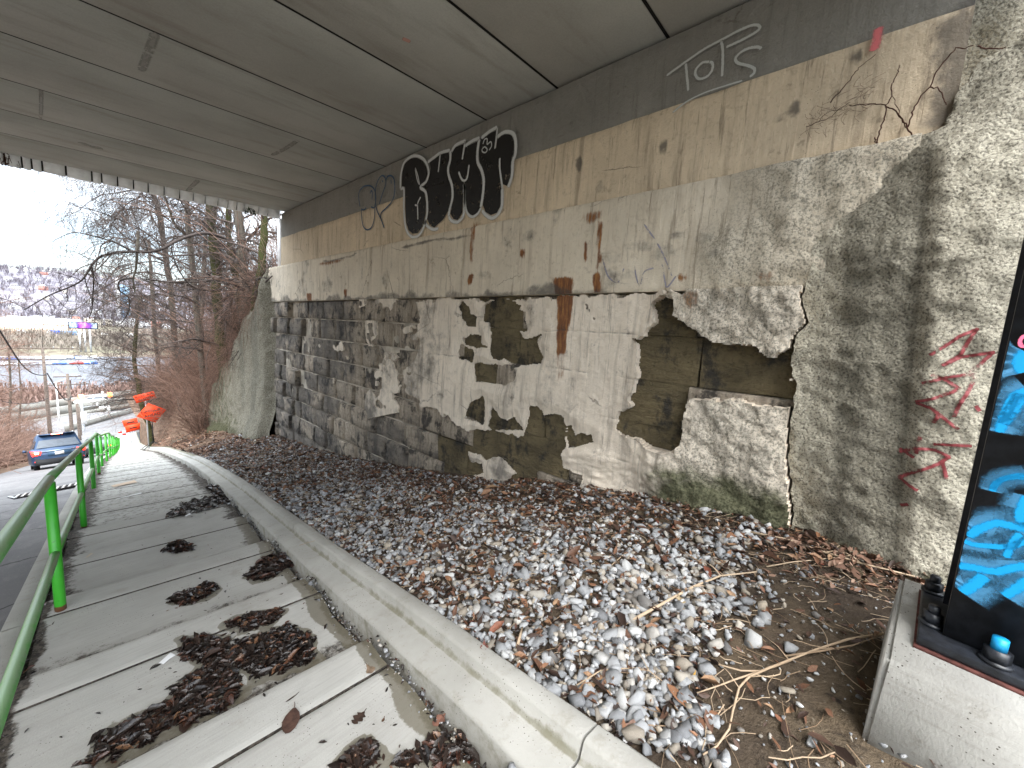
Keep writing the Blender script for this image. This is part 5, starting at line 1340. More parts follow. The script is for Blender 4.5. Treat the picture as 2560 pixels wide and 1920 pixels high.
# valley floor and the hillside across the river flats
floor = NM('valley_floor', .95, .1); n_ = floor.noise(.02, 6, .65); n2 = floor.noise(.25, 5, .7)
floor.col(floor.mix(floor.rng(n2, .4, .65), floor.mix(floor.rng(n_, .4, .6), (.17, .135, .11), (.21, .20, .14)), (.10, .075, .06))).bump(n2, .5, .5)
ex, ey_ = np.meshgrid(np.concatenate([np.linspace(-3000, -100, 20), np.linspace(-90, 200, 59), np.linspace(230, 3600, 20)]), np.concatenate([np.linspace(108.5, 160, 16), np.linspace(170, 900, 50), np.linspace(930, 5000, 30)]), indexing='ij')
def valley_z(x, y): return -18.6 - 5.4 * smooth(108, 128, y) + .3 * fbm(np.asarray(x) * .03, np.asarray(y) * .03, 85, 3)
MB().grid(ex, ey_, valley_z(ex, ey_)).build('valley_ground', floor.m, shade=True, kind='structure')
def hill_z(x, y):
    x = np.asarray(x, float); y = np.asarray(y, float)
    crest = 86 + 16 * fbm(x * .0016 + 3.1, y * 0 + .5, 87, 3) + 10 * np.exp(-((x + 40) / 220) ** 2)
    return -25 + (crest + 25) * smooth(860, 1750, y) + 4 * fbm(x * .012, y * .012, 88, 3) * smooth(860, 1000, y)
hx, hy = np.meshgrid(np.linspace(-1800, 3600, 220), np.concatenate([np.linspace(850, 1800, 90), np.linspace(1850, 2600, 10)]), indexing='ij')
hillm = NM('bare_wooded_hill', .95, .05); n_ = hillm.noise(.05, 6, .75); n2 = hillm.noise(.006, 4, .6)
hillm.col(hillm.mix(hillm.rng(n_, .35, .65), hillm.mix(hillm.rng(n2, .4, .6), (.135, .125, .15), (.17, .15, .16)), (.25, .24, .265))).bump(n_, .9, 6.0)  # pale blue-violet tint stands in for distance haze
MB().grid(hx, hy, hill_z(hx, hy)).build('far_hill', hillm.m, shade=True, kind='structure')
# bare woods covering the hill and the river flats: uncountable, one mass each
rr = np.random.default_rng(41)
def wood(name, n, xf, yf, zf, hlo, hhi, mat, sp):
    mb_V, mb_T = [], []; k = 0
    for i in range(n):
        y = yf(rr.random()); x = xf(rr.random(), y); z = float(zf(x, y)); h = rr.uniform(hlo, hhi)
        # a twiggy crown: crossed thin triangles fanning up from the stem
        m_ = 13; a = rr.uniform(0, 6.28, m_); w = h * sp * rr.uniform(.4, 1, m_); t = h * rr.uniform(.55, 1.0, m_)
        tip = np.stack([x + np.cos(a) * w, y + np.sin(a) * w, z + t], 1); b0 = np.array([x, y, z + h * .1])
        side = np.stack([-np.sin(a), np.cos(a), np.zeros(m_)], 1) * h * .026
        V = np.concatenate([np.repeat(b0[None], m_, 0) , tip + side, tip - side]); T = np.stack([np.arange(m_), np.arange(m_) + m_, np.arange(m_) + 2 * m_], 1)
        mb_V.append(V); mb_T.append(T + k); k += len(V)
    MB().add(np.vstack(mb_V), T=np.vstack(mb_T)).build(name, mat, fix=False, kind='stuff')
woodm = flat('bare_wood_mass', (.14, .125, .142), .95, .05, .3, .08)
woodm2 = flat('bare_scrub_mass', (.185, .16, .135), .95, .05, .3, .2)
wood('hill_woods', 5200, lambda r, y: -.34 * y + r * y * 1.15, lambda r: 900 + 860 * r, hill_z, 9, 17, woodm, .42)
wood('valley_scrub', 1500, lambda r, y: -.25 * y + r * y * .75, lambda r: 320 + 190 * r ** 1.2, valley_z, 4, 9, woodm2, .5)
wood('valley_scrub', 1500, lambda r, y: -.30 * y + r * y * .85, lambda r: 124 + 44 * r, valley_z, 2.5, 6.0, flat('red_brown_scrub', (.20, .135, .115), .95, .05, .35, .5), .5)

# ------------------------------------------------------------------ overpass, street furniture at the foot of the hill
def bar(a, b, w, z0, z1):
    a = np.asarray(a, float); b = np.asarray(b, float); d = b - a; d[2] = 0; d /= np.linalg.norm(d); s = np.array([d[1], -d[0], 0]) * w / 2
    V = []
    for p in (a, b):
        for (k, z) in ((-1, z0), (1, z0), (1, z1), (-1, z1)): V.append(p + s * k + np.array([0, 0, z]))
    return MB().add(V, Q=[(0, 1, 2, 3), (7, 6, 5, 4), (0, 4, 5, 1), (1, 5, 6, 2), (2, 6, 7, 3), (3, 7, 4, 0)])
A_ = at_y(40, 1052, 104.5); B_ = at_y(345, 1006, 117); B_[2] = A_[2]
oc = flat('pale_overpass_concrete', (.21, .205, .185), .85, var=.12, sc=1)
op = empty('overpass', (0, 110, -18), label='pale concrete overpass with a blue-grey girder crossing at the foot of the hill', cat='bridge')
ext = (B_ - A_) / np.linalg.norm(B_ - A_); A2 = A_ - ext * 22; B2 = B_ + ext * 60
bar(A2 + [0, -.2, 0], B2 + [0, -.2, 0], .4, -.1, 1.35).build('parapet', oc, op)
bar(A2 + [0, 9, 0], B2 + [0, 9, 0], .4, -.1, 1.25).build('parapet', oc, op)
bar(A2 + [0, 4.4, 0], B2 + [0, 4.4, 0], 9.0, -.7, -.11).build('deck', oc, op)
_k = lambda px: A_ + (B_ - A_) * ((at_y(px, 1040, 110)[0] - A_[0]) / (B_[0] - A_[0]))
g0 = _k(205) + [0, -.25, -.7]; g1 = _k(335) + [0, -.25, -.7]
bar(g0, g1 + ext * 30, .5, -1.0, .45).build('girder', flat('blue_grey_girder', (.16, .21, .26), .6), op)
bar(A2 + [0, 4.4, -4], g0 + [0, 4.6, -3.3], 8.6, -3, 2.9).build('pier_wall', oc, op)
# clearance plate on the girder
c = _k(257) + [0, -.75, -.6]; o = bar(c + [-1.15, 0, 0], c + [1.15, 0, .12], .08, -.8, .8).build('clearance_sign', M['white'], label='small white plate fixed to the overpass girder', cat='sign')
bar(c + [-.15, -.06, 0], c + [.2, -.06, 0], .04, -.30, .25).build('mark', M['signblack'], o)
# low guard wall along the far edge of the junction
bar(at_y(165, 1074, 92), at_y(335, 1026, 105), .4, -.4, .6).build('guard_wall', oc, label='low pale guard wall along the far edge of the junction', cat='wall')
def pole(name, lab, p0, p1, r0, r1, arms=(), mat='pole', cat='pole', below=1.5):
    d = (p1 - p0) / np.linalg.norm(p1 - p0)
    t = empty(name, tuple(p0), label=lab, cat=cat)
    MB().tube([p0 - [0, 0, below], p0, (p0 + p1) / 2, p1], [r0 * 1.02, r0, (r0 + r1) / 2, r1], 8).build('shaft', M[mat], t, shade=True)
    for (z, L, rad) in arms:
        a = p0 + d * z; MB().box((-L / 2, -.06, -.06), (L / 2, .06, .06), M=Matrix.Translation(Vector(a))).build('crossarm', M[mat], t)
        for k in (-.42, -.15, .15, .42): MB().tube([a + [L * k, 0, .06], a + [L * k, 0, .18], a + [L * k, 0, .22]], [.035, .045, .02], 6).build('insulator', M['steel'], t)
    return t
def vert(px, py0, py1, Y):             # an upright at world depth Y whose foot shows at py0, its head at py1
    a = at_y(px, py0, Y); b = at_y(px, py1, Y); return a, np.array([a[0], a[1], b[2]])
a, b = vert(124, 1068, 868, 66); pole('utility_pole', 'tallest grey utility pole with a crossarm near its top, left of the road', a, b, .17, .11, ((np.linalg.norm(b - a) * .985, 5.2, .06),))
a, b = vert(181, 1090, 934, 74); pole('utility_pole', 'brown utility pole with two crossarms behind the blue car', a, b, .19, .13, ((np.linalg.norm(b - a) * .955, 2.4, .06), (np.linalg.norm(b - a) * .83, 3.8, .06)))
a, b = vert(199, 1088, 1008, 80); pole('utility_pole', 'shorter brown pole right of the two-armed pole', a, b, .17, .14)
a, b = vert(203, 1085, 1018, 86); pole('utility_pole', 'thin dark pole just left of the traffic mast', a, b, .11, .10)
# street lamp, and the signal mast with its two arms
a, b = vert(146, 1030, 956, 99); t = pole('street_lamp', 'white street lamp with a long arm, between the utility poles', a, b, .11, .08, mat='white', cat='street lamp')
e0 = at_y(118, 956, 98); e1 = at_y(176, 942, 100); MB().tube([e0, b, e1], [.05, .07, .05], 6).build('arm', M['steel'], t); MB().box((-.45, -.15, -.08), (.45, .15, .05), M=Matrix.Translation(Vector(e1))).build('lamp_head', M['steel'], t)
a, b = vert(209, 1072, 989, 91); t = pole('signal_mast', 'pale traffic signal mast with two arms beyond the blue car', a, b, .17, .13, mat='steel', cat='traffic signal')
for (p0, p1, q) in ((991, 984, 256), (1019, 1013, 243)):
    e = at_y(q, p1, 90); s = np.array([a[0], a[1], at_y(205, p0, 91)[2]]); MB().tube([s, e], [.09, .05], 6).build('arm', M['steel'], t)
    MB().box((-.12, -.12, -.1), (.12, .12, .35), M=Matrix.Translation(Vector(e))).build('camera_head', M['white'], t)
MB().box((-.32, -.12, -.9), (.32, -.06, 1.0), M=Matrix.Translation(Vector(at_y(209, 1046, 90.6)))).build('sign_panel', M['white'], t)
def cable(lab, pts, rad=.03):
    P = [at_y(px, py, Y) for px, py, Y in pts]; Q = []
    for i in range(len(P) - 1):
        p0, p1, p2, p3 = P[max(i - 1, 0)], P[i], P[i + 1], P[min(i + 2, len(P) - 1)]
        for t in np.linspace(0, 1, 8, endpoint=False): Q.append(.5 * ((2 * p1) + (-p0 + p2) * t + (2 * p0 - 5 * p1 + 4 * p2 - p3) * t * t + (-p0 + 3 * p1 - 3 * p2 + p3) * t ** 3))
    Q.append(P[-1]); MB().tube(Q, rad, 5).build('cable', M['wire'], label=lab, cat='cable', shade=True)
cable('thick black cable drooping from the upper left to the tallest pole', [(-40, 770, 40), (0, 828, 46), (50, 905, 54), (80, 932, 60), (105, 938, 64), (118, 933, 66)], .055)
cable('thick black cable from the tallest pole down to the two-armed pole', [(118, 933, 66), (135, 962, 69), (158, 995, 72), (170, 1000, 73), (180, 991, 74)], .055)
cable('thin cable sagging across the lower left to the tallest pole', [(-30, 975, 58), (0, 1001, 60), (50, 1009, 62), (90, 1007, 64), (123, 994, 66)], .03)
cable('thin straight wire running right across the valley view', [(106, 872, 66), (120, 793, 60), (250, 781, 52), (420, 768, 44)], .018)

# ------------------------------------------------------------------ vehicles
def vehicle(name, lab, cat, loc, heading, pitch, paint, glass, tall=1.62, L=4.45, W=1.80, lamps=True, wagon=True, simple=False, group=None):
    t = empty(name, loc, local=True, label=lab, cat=cat, group=group); t.rotation_mode = 'YXZ'; t.rotation_euler = (pitch, 0, heading)
    h = W / 2
    # body stations along y (rear at 0): (y, half width at sill, half width at belt, sill z, belt z)
    st = [(0.0, .80, .86, .42, .70), (.04, .90, .93, .30, .92), (.16, .955, .97, .24, 1.02), (.55, .98, 1.0, .22, 1.04), (1.4, .98, 1.0, .22, 1.02), (2.6, .98, 1.0, .22, .99), (3.3, .97, .98, .22, .96), (3.95, .95, .95, .23, .84), (4.30, .88, .86, .28, .74), (4.45, .74, .70, .36, .62)]
    V = []
    for (y, a, b, s, z) in st:
        y = y * L / 4.45; k = tall / 1.62
        half = [(h * a * .92, s), (h * a, s + .10), (h * (a * .5 + b * .5), (s + z) / 2), (h * b, z - .12), (h * b * .975, z - .03), (h * b * .90, z)]
        half = [(x, zz * (.5 + .5 * k)) for x, zz in half]
        V += [(x, y, zz) for x, zz in half] + [(-x, y, zz) for x, zz in reversed(half)]
    n = 12; Q = [(i * n + j, i * n + (j + 1) % n, (i + 1) * n + (j + 1) % n, (i + 1) * n + j) for i in range(len(st) - 1) for j in range(n)]
    mb = MB().add(V, Q=Q); mb.add(V[:n], T=tessellate_polygon([[Vector((p[0], p[2], 0)) for p in V[:n]]])); mb.add(V[-n:], T=tessellate_polygon([[Vector((p[0], p[2], 0)) for p in V[-n:]]]))
    body = mb.build('body', paint, t, shade=not simple)
    # cabin: belt outline to roof outline
    k = tall; zb = .985 * (.5 + .5 * tall / 1.62)
    if wagon: lo = [(.10, .86), (.9, .91), (2.2, .91), (3.15, .86)]; hi = [(.52, .66), (1.0, .72), (1.9, .72), (2.35, .66)]
    else: lo = [(.75, .84), (1.3, .90), (2.4, .90), (3.35, .84)]; hi = [(1.35, .62), (1.6, .68), (2.0, .68), (2.35, .62)]
    lo = [(y * L / 4.45, w) for y, w in lo]; hi = [(y * L / 4.45, w) for y, w in hi]
    ring = lambda P, z: [(h * w, y, z) for y, w in P] + [(-h * w, y, z) for y, w in reversed(P)]
    Vc = ring(lo, zb - .02) + ring(hi, k - .05) + [(x * .93, y * .97 + .04, z + .045) for x, y, z in ring(hi, k - .05)]
    m_ = 8; Q = [(i, (i + 1) % m_, m_ + (i + 1) % m_, m_ + i) for i in range(m_)] + [(m_ + i, m_ + (i + 1) % m_, 2 * m_ + (i + 1) % m_, 2 * m_ + i) for i in range(m_)]
    mb = MB().add(Vc, Q=Q); mb.add(Vc[2 * m_:], T=tessellate_polygon([[Vector((p[0], p[1], 0)) for p in Vc[2 * m_:]]]))
    mb.build('cabin', paint, t, shade=False)
    Vc = np.array(Vc)
    def pane(idx, shrink, off):
        P = Vc[list(idx)]; c = P.mean(0); nrm = np.cross(P[1] - P[0], P[3] - P[0]); nrm /= np.linalg.norm(nrm)
        if nrm @ (c - np.array([0, 2.0, 1.0])) < 0: nrm = -nrm
        MB().add((P - c) * np.array(shrink) + c + nrm * off, Q=[(0, 1, 2, 3)]).build('window', glass, t)
    for i in range(m_):
        if i == 3: sh = (.86, .86, .80)
        elif i == 7: sh = (.90, .9, .78)
        else: sh = (1, .90, .78)
        pane((i, (i + 1) % m_, m_ + (i + 1) % m_, m_ + i), sh, .008)
    # wheels
    for (x, y) in ((h - .20, .83), (-(h - .20), .83), (h - .20, 3.55), (-(h - .20), 3.55)):
        y = y * L / 4.45; s = 1 if x > 0 else -1
        wv = MB(); a = np.linspace(0, 2 * math.pi, 21)[:-1]
        prof = [(-.10, .20), (-.10, .31), (-.06, .335), (.06, .335), (.10, .31), (.10, .20)]
        G = np.array([[(x + p[0] * s, y + p[1] * math.cos(q), .335 + p[1] * math.sin(q)) for q in np.append(a, a[0])] for p in prof])
        wv.grid(G[..., 0], G[..., 1], G[..., 2]); w_ = wv.build('wheel', M['rubber'], t)
        if not simple: MB().tube([(x + .07 * s, y, .335), (x + .085 * s, y, .335)], [.20, .19], 14).build('rim', M['alloy'], w_)
    return t, body
def glow(name, c, k):
    m = NM(name, .3, .5); m.col(c).emit(c, k); return m.m
glassm = flat('tinted_glass', (.06, .075, .095), .12, .6, .1)
bluep = flat('blue_metallic_paint', (.030, .062, .125), .32, .6, .06, metal=.35)
cy = 30.0; pit = math.atan(float(zst(cy + 2) - zst(cy - 2)) / 4)
cz = float(zroad(-.9, cy + .8)) - .8 * math.tan(pit)
car, body = vehicle('parked_car', 'blue compact SUV seen from behind with its brake lights on', 'car', (-.93, cy, cz), math.radians(5.5), pit, bluep, glassm, 1.80, 4.45, 1.92)
h = .96
tail = glow('lit_tail_lamp', (1.0, .02, .012), 2.2); dk = flat('dark_plastic', (.02, .021, .023), .7, .3, .15)
for s in (-1, 1):
    MB().prism([(s * h * .99, .99), (s * h * .62, .93), (s * h * .66, .76), (s * h * .93, .72)], 1, -.03, .10).build('tail_lamp', tail, car)
    MB().prism([(s * h * .84, .92), (s * h * .70, .90), (s * h * .72, .82), (s * h * .84, .81)], 1, -.036, -.031).build('lamp_lens', glow('hot_lamp', (1, .45, .30), 5.0), car)
    MB().box((s * h * .74 - .13, -.045, .40), (s * h * .74 + .13, -.005, .455)).build('reflector', glow('red_reflector', (.7, .03, .02), .5), car)
    MB().tube([(s * .60, .62, 1.80), (s * .61, 1.0, 1.84), (s * .61, 2.0, 1.83), (s * .59, 2.3, 1.78)], .022, 6).build('roof_rail', M['steel'], car)
    MB().tube([(s * .98, 2.75, 1.02), (s * 1.10, 2.72, 1.05)], [.06, .09], 6).build('mirror', bluep, car)
MB().prism([(-.80, .60), (-.84, .28), (-.72, .22), (.72, .22), (.84, .28), (.80, .60), (.62, .52), (-.62, .52)], 1, -.05, .12).build('bumper', dk, car)
MB().box((-.40, -.028, .66), (.40, -.004, .86)).build('plate_recess', flat('blue_recess', (.035, .075, .13), .4), car)
MB().box((-.155, -.036, .69), (.155, -.029, .84)).build('number_plate', M['white'], car)
MB().box((-.62, -.03, .885), (.62, .0, .925)).build('hatch_trim', flat('bright_trim', (.30, .38, .46), .3, .6, metal=.6), car)
MB().prism([(-.62, 1.74), (.62, 1.74), (.60, 1.80), (-.60, 1.80)], 1, .34, .62).build('spoiler', bluep, car)
MB().box((-.20, .325, 1.745), (.20, .339, 1.78)).build('brake_light', glow('high_brake_light', (1, .16, .10), 5.0), car)
MB().box((-.25, .19, 1.17), (.12, .20, 1.20)).build('wiper', dk, car)
cy2 = 43.0; pit2 = math.atan(float(zst(cy2 + 2) - zst(cy2 - 2)) / 4)
car2, _ = vehicle('parked_car', 'dark car waiting ahead of the blue one, glimpsed through the railing', 'car', (.55, cy2, float(zroad(.55, cy2 + .8)) - .8 * math.tan(pit2)), math.radians(-2), pit2, flat('black_car_paint', (.018, .019, .022), .3, .6), glassm, 1.48, 4.5, 1.80, wagon=False)
for s in (-1, 1): MB().box((s * .72 - .12, -.02, .70), (s * .72 + .12, .03, .82)).build('tail_lamp', tail, car2)
# maintenance truck on the overpass
q = _k(284) + np.array([0, 3.4, .0])
trk, _ = vehicle('work_truck', 'white work truck with orange beacons on the overpass', 'truck', tuple(q), math.radians(86), 0, M['white'], glassm, 1.75, 5.2, 1.9, simple=True)
for y, z in ((.1, 1.75), (4.2, 1.5)): MB().box((-.5, y - .35, z - .5), (.5, y + .35, z + .45)).build('beacon', glow('orange_beacon', (1, .22, .06), 1.6), trk)
_o = ['first', 'second', 'third', 'fourth', 'fifth', 'sixth', 'seventh', 'eighth', 'ninth', 'tenth', 'eleventh', 'twelfth', 'thirteenth', 'fourteenth', 'fifteenth', 'sixteenth', 'seventeenth', 'eighteenth', 'nineteenth']
ORD = _o + ['twentieth'] + ['twenty-' + k for k in _o[:9]] + ['thirtieth']
# cars in the lot on the flats
rr = np.random.default_rng(17)
cc_ = [('white', (.7, .7, .7)), ('silver', (.42, .43, .45)), ('blue', (.05, .13, .38)), ('dark', (.03, .03, .035)), ('pale blue', (.30, .40, .55)), ('red', (.30, .04, .03))]
proto = {}
for i in range(26):
    row = i % 2; y = 262 + 24 * row + rr.uniform(-1, 1); px = 8 + (i // 2) * 20 + rr.uniform(-4, 4)
    x = at_y(px, 905, y)[0]; nm, c = cc_[int(rr.choice([0, 0, 1, 1, 2, 3, 4, 5]))]
    lab = '%s car, %s from the left in the %s row of the distant lot' % (nm, ORD[i // 2], 'nearer' if row == 0 else 'farther')
    if nm not in proto:
        t, _ = vehicle('parked_car', lab, 'car', (x, y, 0), math.radians(78), 0, flat(nm.replace(' ', '_') + '_car_paint', c, .35, .5, .05), glassm, 1.5, 4.6, 1.85, simple=True, group='cars in the distant lot'); proto[nm] = t
    else: t = dup(proto[nm])
    t['label'] = lab; t.location = (x, y, float(valley_z(x, y)) + .12); t.rotation_euler = (0, 0, math.radians(float(rr.uniform(70, 95))))
lot = flat('grey_lot_asphalt', (.115, .12, .135), .9, var=.12, sc=.05)
gxx, gyy = np.meshgrid(np.linspace(-70, 190, 30), np.linspace(178, 300, 20), indexing='ij')
MB().grid(gxx, gyy, valley_z(gxx, gyy) + .08).build('parking_lot', lot, kind='structure')

# ------------------------------------------------------------------ signs at the foot of the walk
def panel(px_pts, Y0, name, mat, thick=.012):
    c0 = np.mean([at_y(px, py, Y0) for px, py in px_pts], 0); nrm = CAM - c0; nrm[2] = 0; nrm /= np.linalg.norm(nrm)
    P = []
    for px, py in px_pts:
        rd = ray(px, py); P.append(CAM + rd * (((c0 - CAM) @ nrm) / (rd @ nrm)))
    return np.array(P), c0, nrm
def lettering(txt, size, c0, ux, uz, nrm, off, mat, parent, dy=0.0):
    cu = bpy.data.curves.new('lettering', 'FONT'); cu.body = txt; cu.size = size; cu.align_x = 'CENTER'; cu.align_y = 'CENTER'; cu.extrude = .001; cu.offset = size * .012
    cu.materials.append(mat); o = bpy.data.objects.new('lettering', cu); COL.objects.link(o)
    p = c0 + uz * dy + nrm * off
    o.matrix_world = Matrix(((ux[0], uz[0], nrm[0], p[0]), (ux[1], uz[1], nrm[1], p[1]), (ux[2], uz[2], nrm[2], p[2]), (0, 0, 0, 1)))
    bpy.context.view_layer.update(); me = bpy.data.meshes.new_from_object(o.evaluated_get(bpy.context.evaluated_depsgraph_get())); me.transform(o.matrix_world)
    bpy.data.objects.remove(o); o = bpy.data.objects.new('lettering', me); COL.objects.link(o); return adopt(o, parent)
def mkpanel(w, h_, c0, ux, uz, nrm, name, mat, parent, th=.01, diamond=False):
    P = [(0, -h_ / 2), (w / 2, 0), (0, h_ / 2), (-w / 2, 0)] if diamond else [(-w / 2, -h_ / 2), (w / 2, -h_ / 2), (w / 2, h_ / 2), (-w / 2, h_ / 2)]
    V = [c0 + ux * a + uz * b for a, b in P] + [c0 + ux * a + uz * b - nrm * th for a, b in P]
    return MB().add(V, Q=[(0, 1, 2, 3), (7, 6, 5, 4), (0, 4, 5, 1), (1, 5, 6, 2), (2, 6, 7, 3), (3, 7, 4, 0)]).build(name, mat, parent)
def axes(a, b, nrm): 
    ux = b - a; ux -= nrm * (ux @ nrm); ux /= np.linalg.norm(ux); uz = np.cross(nrm, ux); return ux, uz
# rectangular plate
P, c0, nrm = panel(zoom(40, 900, 5.53, [(1665, 600), (1948, 520), (1895, 428), (1618, 500)]), 30.6, 'x', None)
ux, uz = axes(P[0] * .5 + P[3] * .5, P[1] * .5 + P[2] * .5, nrm); w = np.linalg.norm((P[1] + P[2] - P[0] - P[3]) / 2); hh = abs(((P[2] + P[3] - P[0] - P[1]) / 2) @ uz)
s1 = empty('road_sign', tuple(c0), label='orange rectangular sign reading RIVER AVE CLOSED above the diamond sign', cat='road sign')
mkpanel(w, hh, c0, ux, uz, nrm, 'sign_panel', M['orange'], s1)
lettering('RIVER AVE', hh * .40, c0, ux, uz, nrm, .006, M['signblack'], s1, hh * .21); lettering('CLOSED', hh * .40, c0, ux, uz, nrm, .006, M['signblack'], s1, -hh * .22)
P, c1, nrm1 = panel(zoom(40, 900, 5.53, [(1675, 780), (1925, 875), (2065, 690), (1835, 585)]), 30.6, 'x', None)
ux, uz = axes(P[0], P[2], nrm1); w = np.linalg.norm(P[2] - P[0]); hh = np.linalg.norm(P[3] - P[1])
d = (w + hh) / 2 * .98
s2 = empty('road_sign', tuple(c1), label='orange diamond sign reading DETOUR AHEAD on a stand beside the walk', cat='road sign')
mkpanel(d * 1.06, d * .98, c1, ux, uz, nrm1, 'sign_panel', M['orange'], s2, diamond=True)
lettering('DETOUR', d * .175, c1, ux, uz, nrm1, .006, M['signblack'], s2, d * .085); lettering('AHEAD', d * .175, c1, ux, uz, nrm1, .006, M['signblack'], s2, -d * .10)
gz0 = float(bank_z(c1[0], c1[1] + .1)); MB().tube([c1 - nrm1 * .04 + [0, 0, .3], [c1[0], c1[1] + .1, gz0 + .3]], .03, 6).build('mast', dk, s2)
for a in (.6, 2.3, 3.8, 5.4): MB().tube([[c1[0], c1[1] + .1, gz0 + .45], [c1[0] + .7 * math.cos(a), c1[1] + .1 + .7 * math.sin(a), gz0 - .02]], .02, 5).build('leg', dk, s2)
pc_ = c0 - nrm * .3
MB().tube([pc_ + [0, 0, .2], [pc_[0] + .05, pc_[1], float(bank_z(pc_[0], pc_[1])) - .2]], .035, 6).build('post', M['steel'], s1)
# farther orange signs and the barricade
for lab, px, py, W_, Y0, dia in (('small orange sign beyond the railing end, upper of two', 326, 1056, 1.25, 62, False), ('small orange sign beyond the railing end, lower of two', 333, 1069, 1.25, 60, False)):
    c2 = at_y(px, py, Y0); n2 = np.array([0, -1.0, 0]); s3 = empty('road_sign', tuple(c2), label=lab, cat='road sign')
    mkpanel(W_, W_ * .62, c2, np.array([.985, 0, .17]), np.array([-.17, 0, .985]), n2, 'sign_panel', M['orange'], s3)
    mkpanel(W_ * .5, W_ * .10, c2 + n2 * .02, np.array([.985, 0, .17]), np.array([-.17, 0, .985]), n2, 'arrow_bar', M['signblack'], s3)
    g_ = float(bank_z(c2[0], c2[1])) if c2[0] > xkerb(c2[1]) else float(zst(c2[1])); MB().tube([c2 + [0, .05, 0], [c2[0], c2[1] + .05, min(g_, c2[2] - .5)]], .03, 5).build('post', M['steel'], s3)
c3 = at_y(310, 1080, 66); bq = empty('barricade', (c3[0], c3[1], c3[2] - .7), label='white barricade with red panels across the far end of the walk', cat='barricade')
for k, z in enumerate((-.1, -.42, -.74)):
    for j in range(3):
        MB().box((c3[0] - .5 + j * .34, c3[1] - .02, c3[2] + z), (c3[0] - .5 + j * .34 + .335, c3[1] + .02, c3[2] + z + .22)).build('stripe', M['red'] if (j + k) % 2 == 0 and k < 2 else M['white'], bq)
for x in (-.42, .42): MB().box((c3[0] + x - .03, c3[1] + .025, c3[2] - 1.3), (c3[0] + x + .03, c3[1] + .07, c3[2] + .15)).build('leg', M['white'], bq)
wl = at_y(263, 1103, 48); wl_o = empty('warning_light', tuple(wl), label='round amber warning light seen between railing posts', cat='warning light')
MB().tube([wl + [0, -.05, 0], wl + [0, .05, 0]], .20, 14).build('lens', glow('amber_lens', (1, .25, .03), 3.0), wl_o); MB().tube([wl + [0, .06, 0], [wl[0], wl[1] + .06, float(zst(wl[1])) - .3]], .03, 5).build('post', M['steel'], wl_o)

# ------------------------------------------------------------------ buildings on the flats
def bld(name, lab, x0, x1, y0, y1, z0, z1, wallm, roofm, gable=0.0, windows=0, rows=1, group=None):
    t = empty(name, ((x0 + x1) / 2, (y0 + y1) / 2, z0), label=lab, cat='building', group=group)
    MB().box((x0, y0, z0 - 2), (x1, y1, z1)).build('wall', wallm, t)
    if gable: MB().prism([(x0 - .4, z1), (x1 + .4, z1), ((x0 + x1) / 2, z1 + gable)], 1, y0 - .3, y1 + .3).build('roof', roofm, t)
    else: MB().box((x0 - .3, y0 - .3, z1 + .01), (x1 + .3, y1 + .3, z1 + .5)).build('roof', roofm, t)
    for r_ in range(rows):
        for k in range(windows):
            x = x0 + (k + .5) * (x1 - x0) / windows; zc_ = z0 + (r_ + .5) * (z1 - z0) / rows
            MB().box((x - .6, y0 - .08, zc_ - .7), (x + .6, y0 - .01, zc_ + .8)).build('window', glassm, t)
    return t
beige = flat('beige_cladding', (.62, .47, .36), .8, var=.06, sc=.1); wroof = flat('white_membrane_roof', (.80, .79, .78), .8, var=.05, sc=.05)
xa = at_y(-60, 840, 520)[0]; xb = at_y(205, 838, 520)[0]
wh = bld('warehouse', 'long beige warehouse with a white roof on the flats', xa, xb, 520, 760, -24, -14.5, beige, wroof)
for k in range(5): MB().box((xa + 20 + k * 16, 519.9, -24), (xa + 25 + k * 16, 519.97, -20)).build('dock_door', M['white'], wh)
q0 = at_y(127, 846, 505)[0]; q1 = at_y(193, 846, 505)[0]
bt = empty('trailer', ((q0 + q1) / 2, 505, -22), label='long blue trailer parked before the beige warehouse', cat='trailer')
MB().box((q0, 503.8, -22.6), (q0 + (q1 - q0) * .35, 506.2, -18.8)).build('box', flat('bright_blue_sheet', (.03, .10, .55), .5), bt); MB().box((q0 + (q1 - q0) * .36, 503.8, -22.6), (q1, 506.2, -18.9)).build('box', flat('grey_blue_sheet', (.16, .26, .42), .5), bt)
for k in range(4): MB().tube([(q0 + 3 + k * 7, 503.7, -23.1), (q0 + 3 + k * 7, 504.2, -23.1)], .5, 10).build('wheel', M['rubber'], bt)
b0 = at_y(170, 813, 330); b1 = at_y(245, 814, 330); zt_ = at_y(207, 805, 330)[2]; zb_ = at_y(207, 822, 330)[2]
bb = empty('billboard', tuple((b0 + b1) / 2), label='wide digital billboard glowing purple and pink above the flats', cat='billboard')
MB().box((b0[0], 330, zb_), (b1[0], 330.8, zt_)).build('frame', flat('dark_frame', (.03, .03, .05), .6), bb)
sm_ = NM('led_screen', .4, .3); gxn = sm_.xyz(sm_.G); nn_ = sm_.noise(3.0, 3, .6, sm_.G)
cc = sm_.ramp(sm_.add(gxn[0], sm_.mul(sm_.sub(nn_, .5), .25)), [(0, (.30, .45, .62)), (.22, (.30, .40, .60)), (.30, (.06, .02, .22)), (.42, (.55, .10, .75)), (.52, (.85, .25, .75)), (.66, (.30, .05, .75)), (.78, (.10, .05, .35)), (.86, (.40, .52, .65)), (1, (.35, .5, .65))])
sm_.col((0, 0, 0)); sm_.L(sm_.b.inputs['Emission Color'], cc); sm_.b.inputs['Emission Strength'].default_value = .75
MB().box((b0[0] + .5, 329.85, zb_ + .5), (b1[0] - .5, 329.98, zt_ - .4)).build('screen', sm_.m, bb)
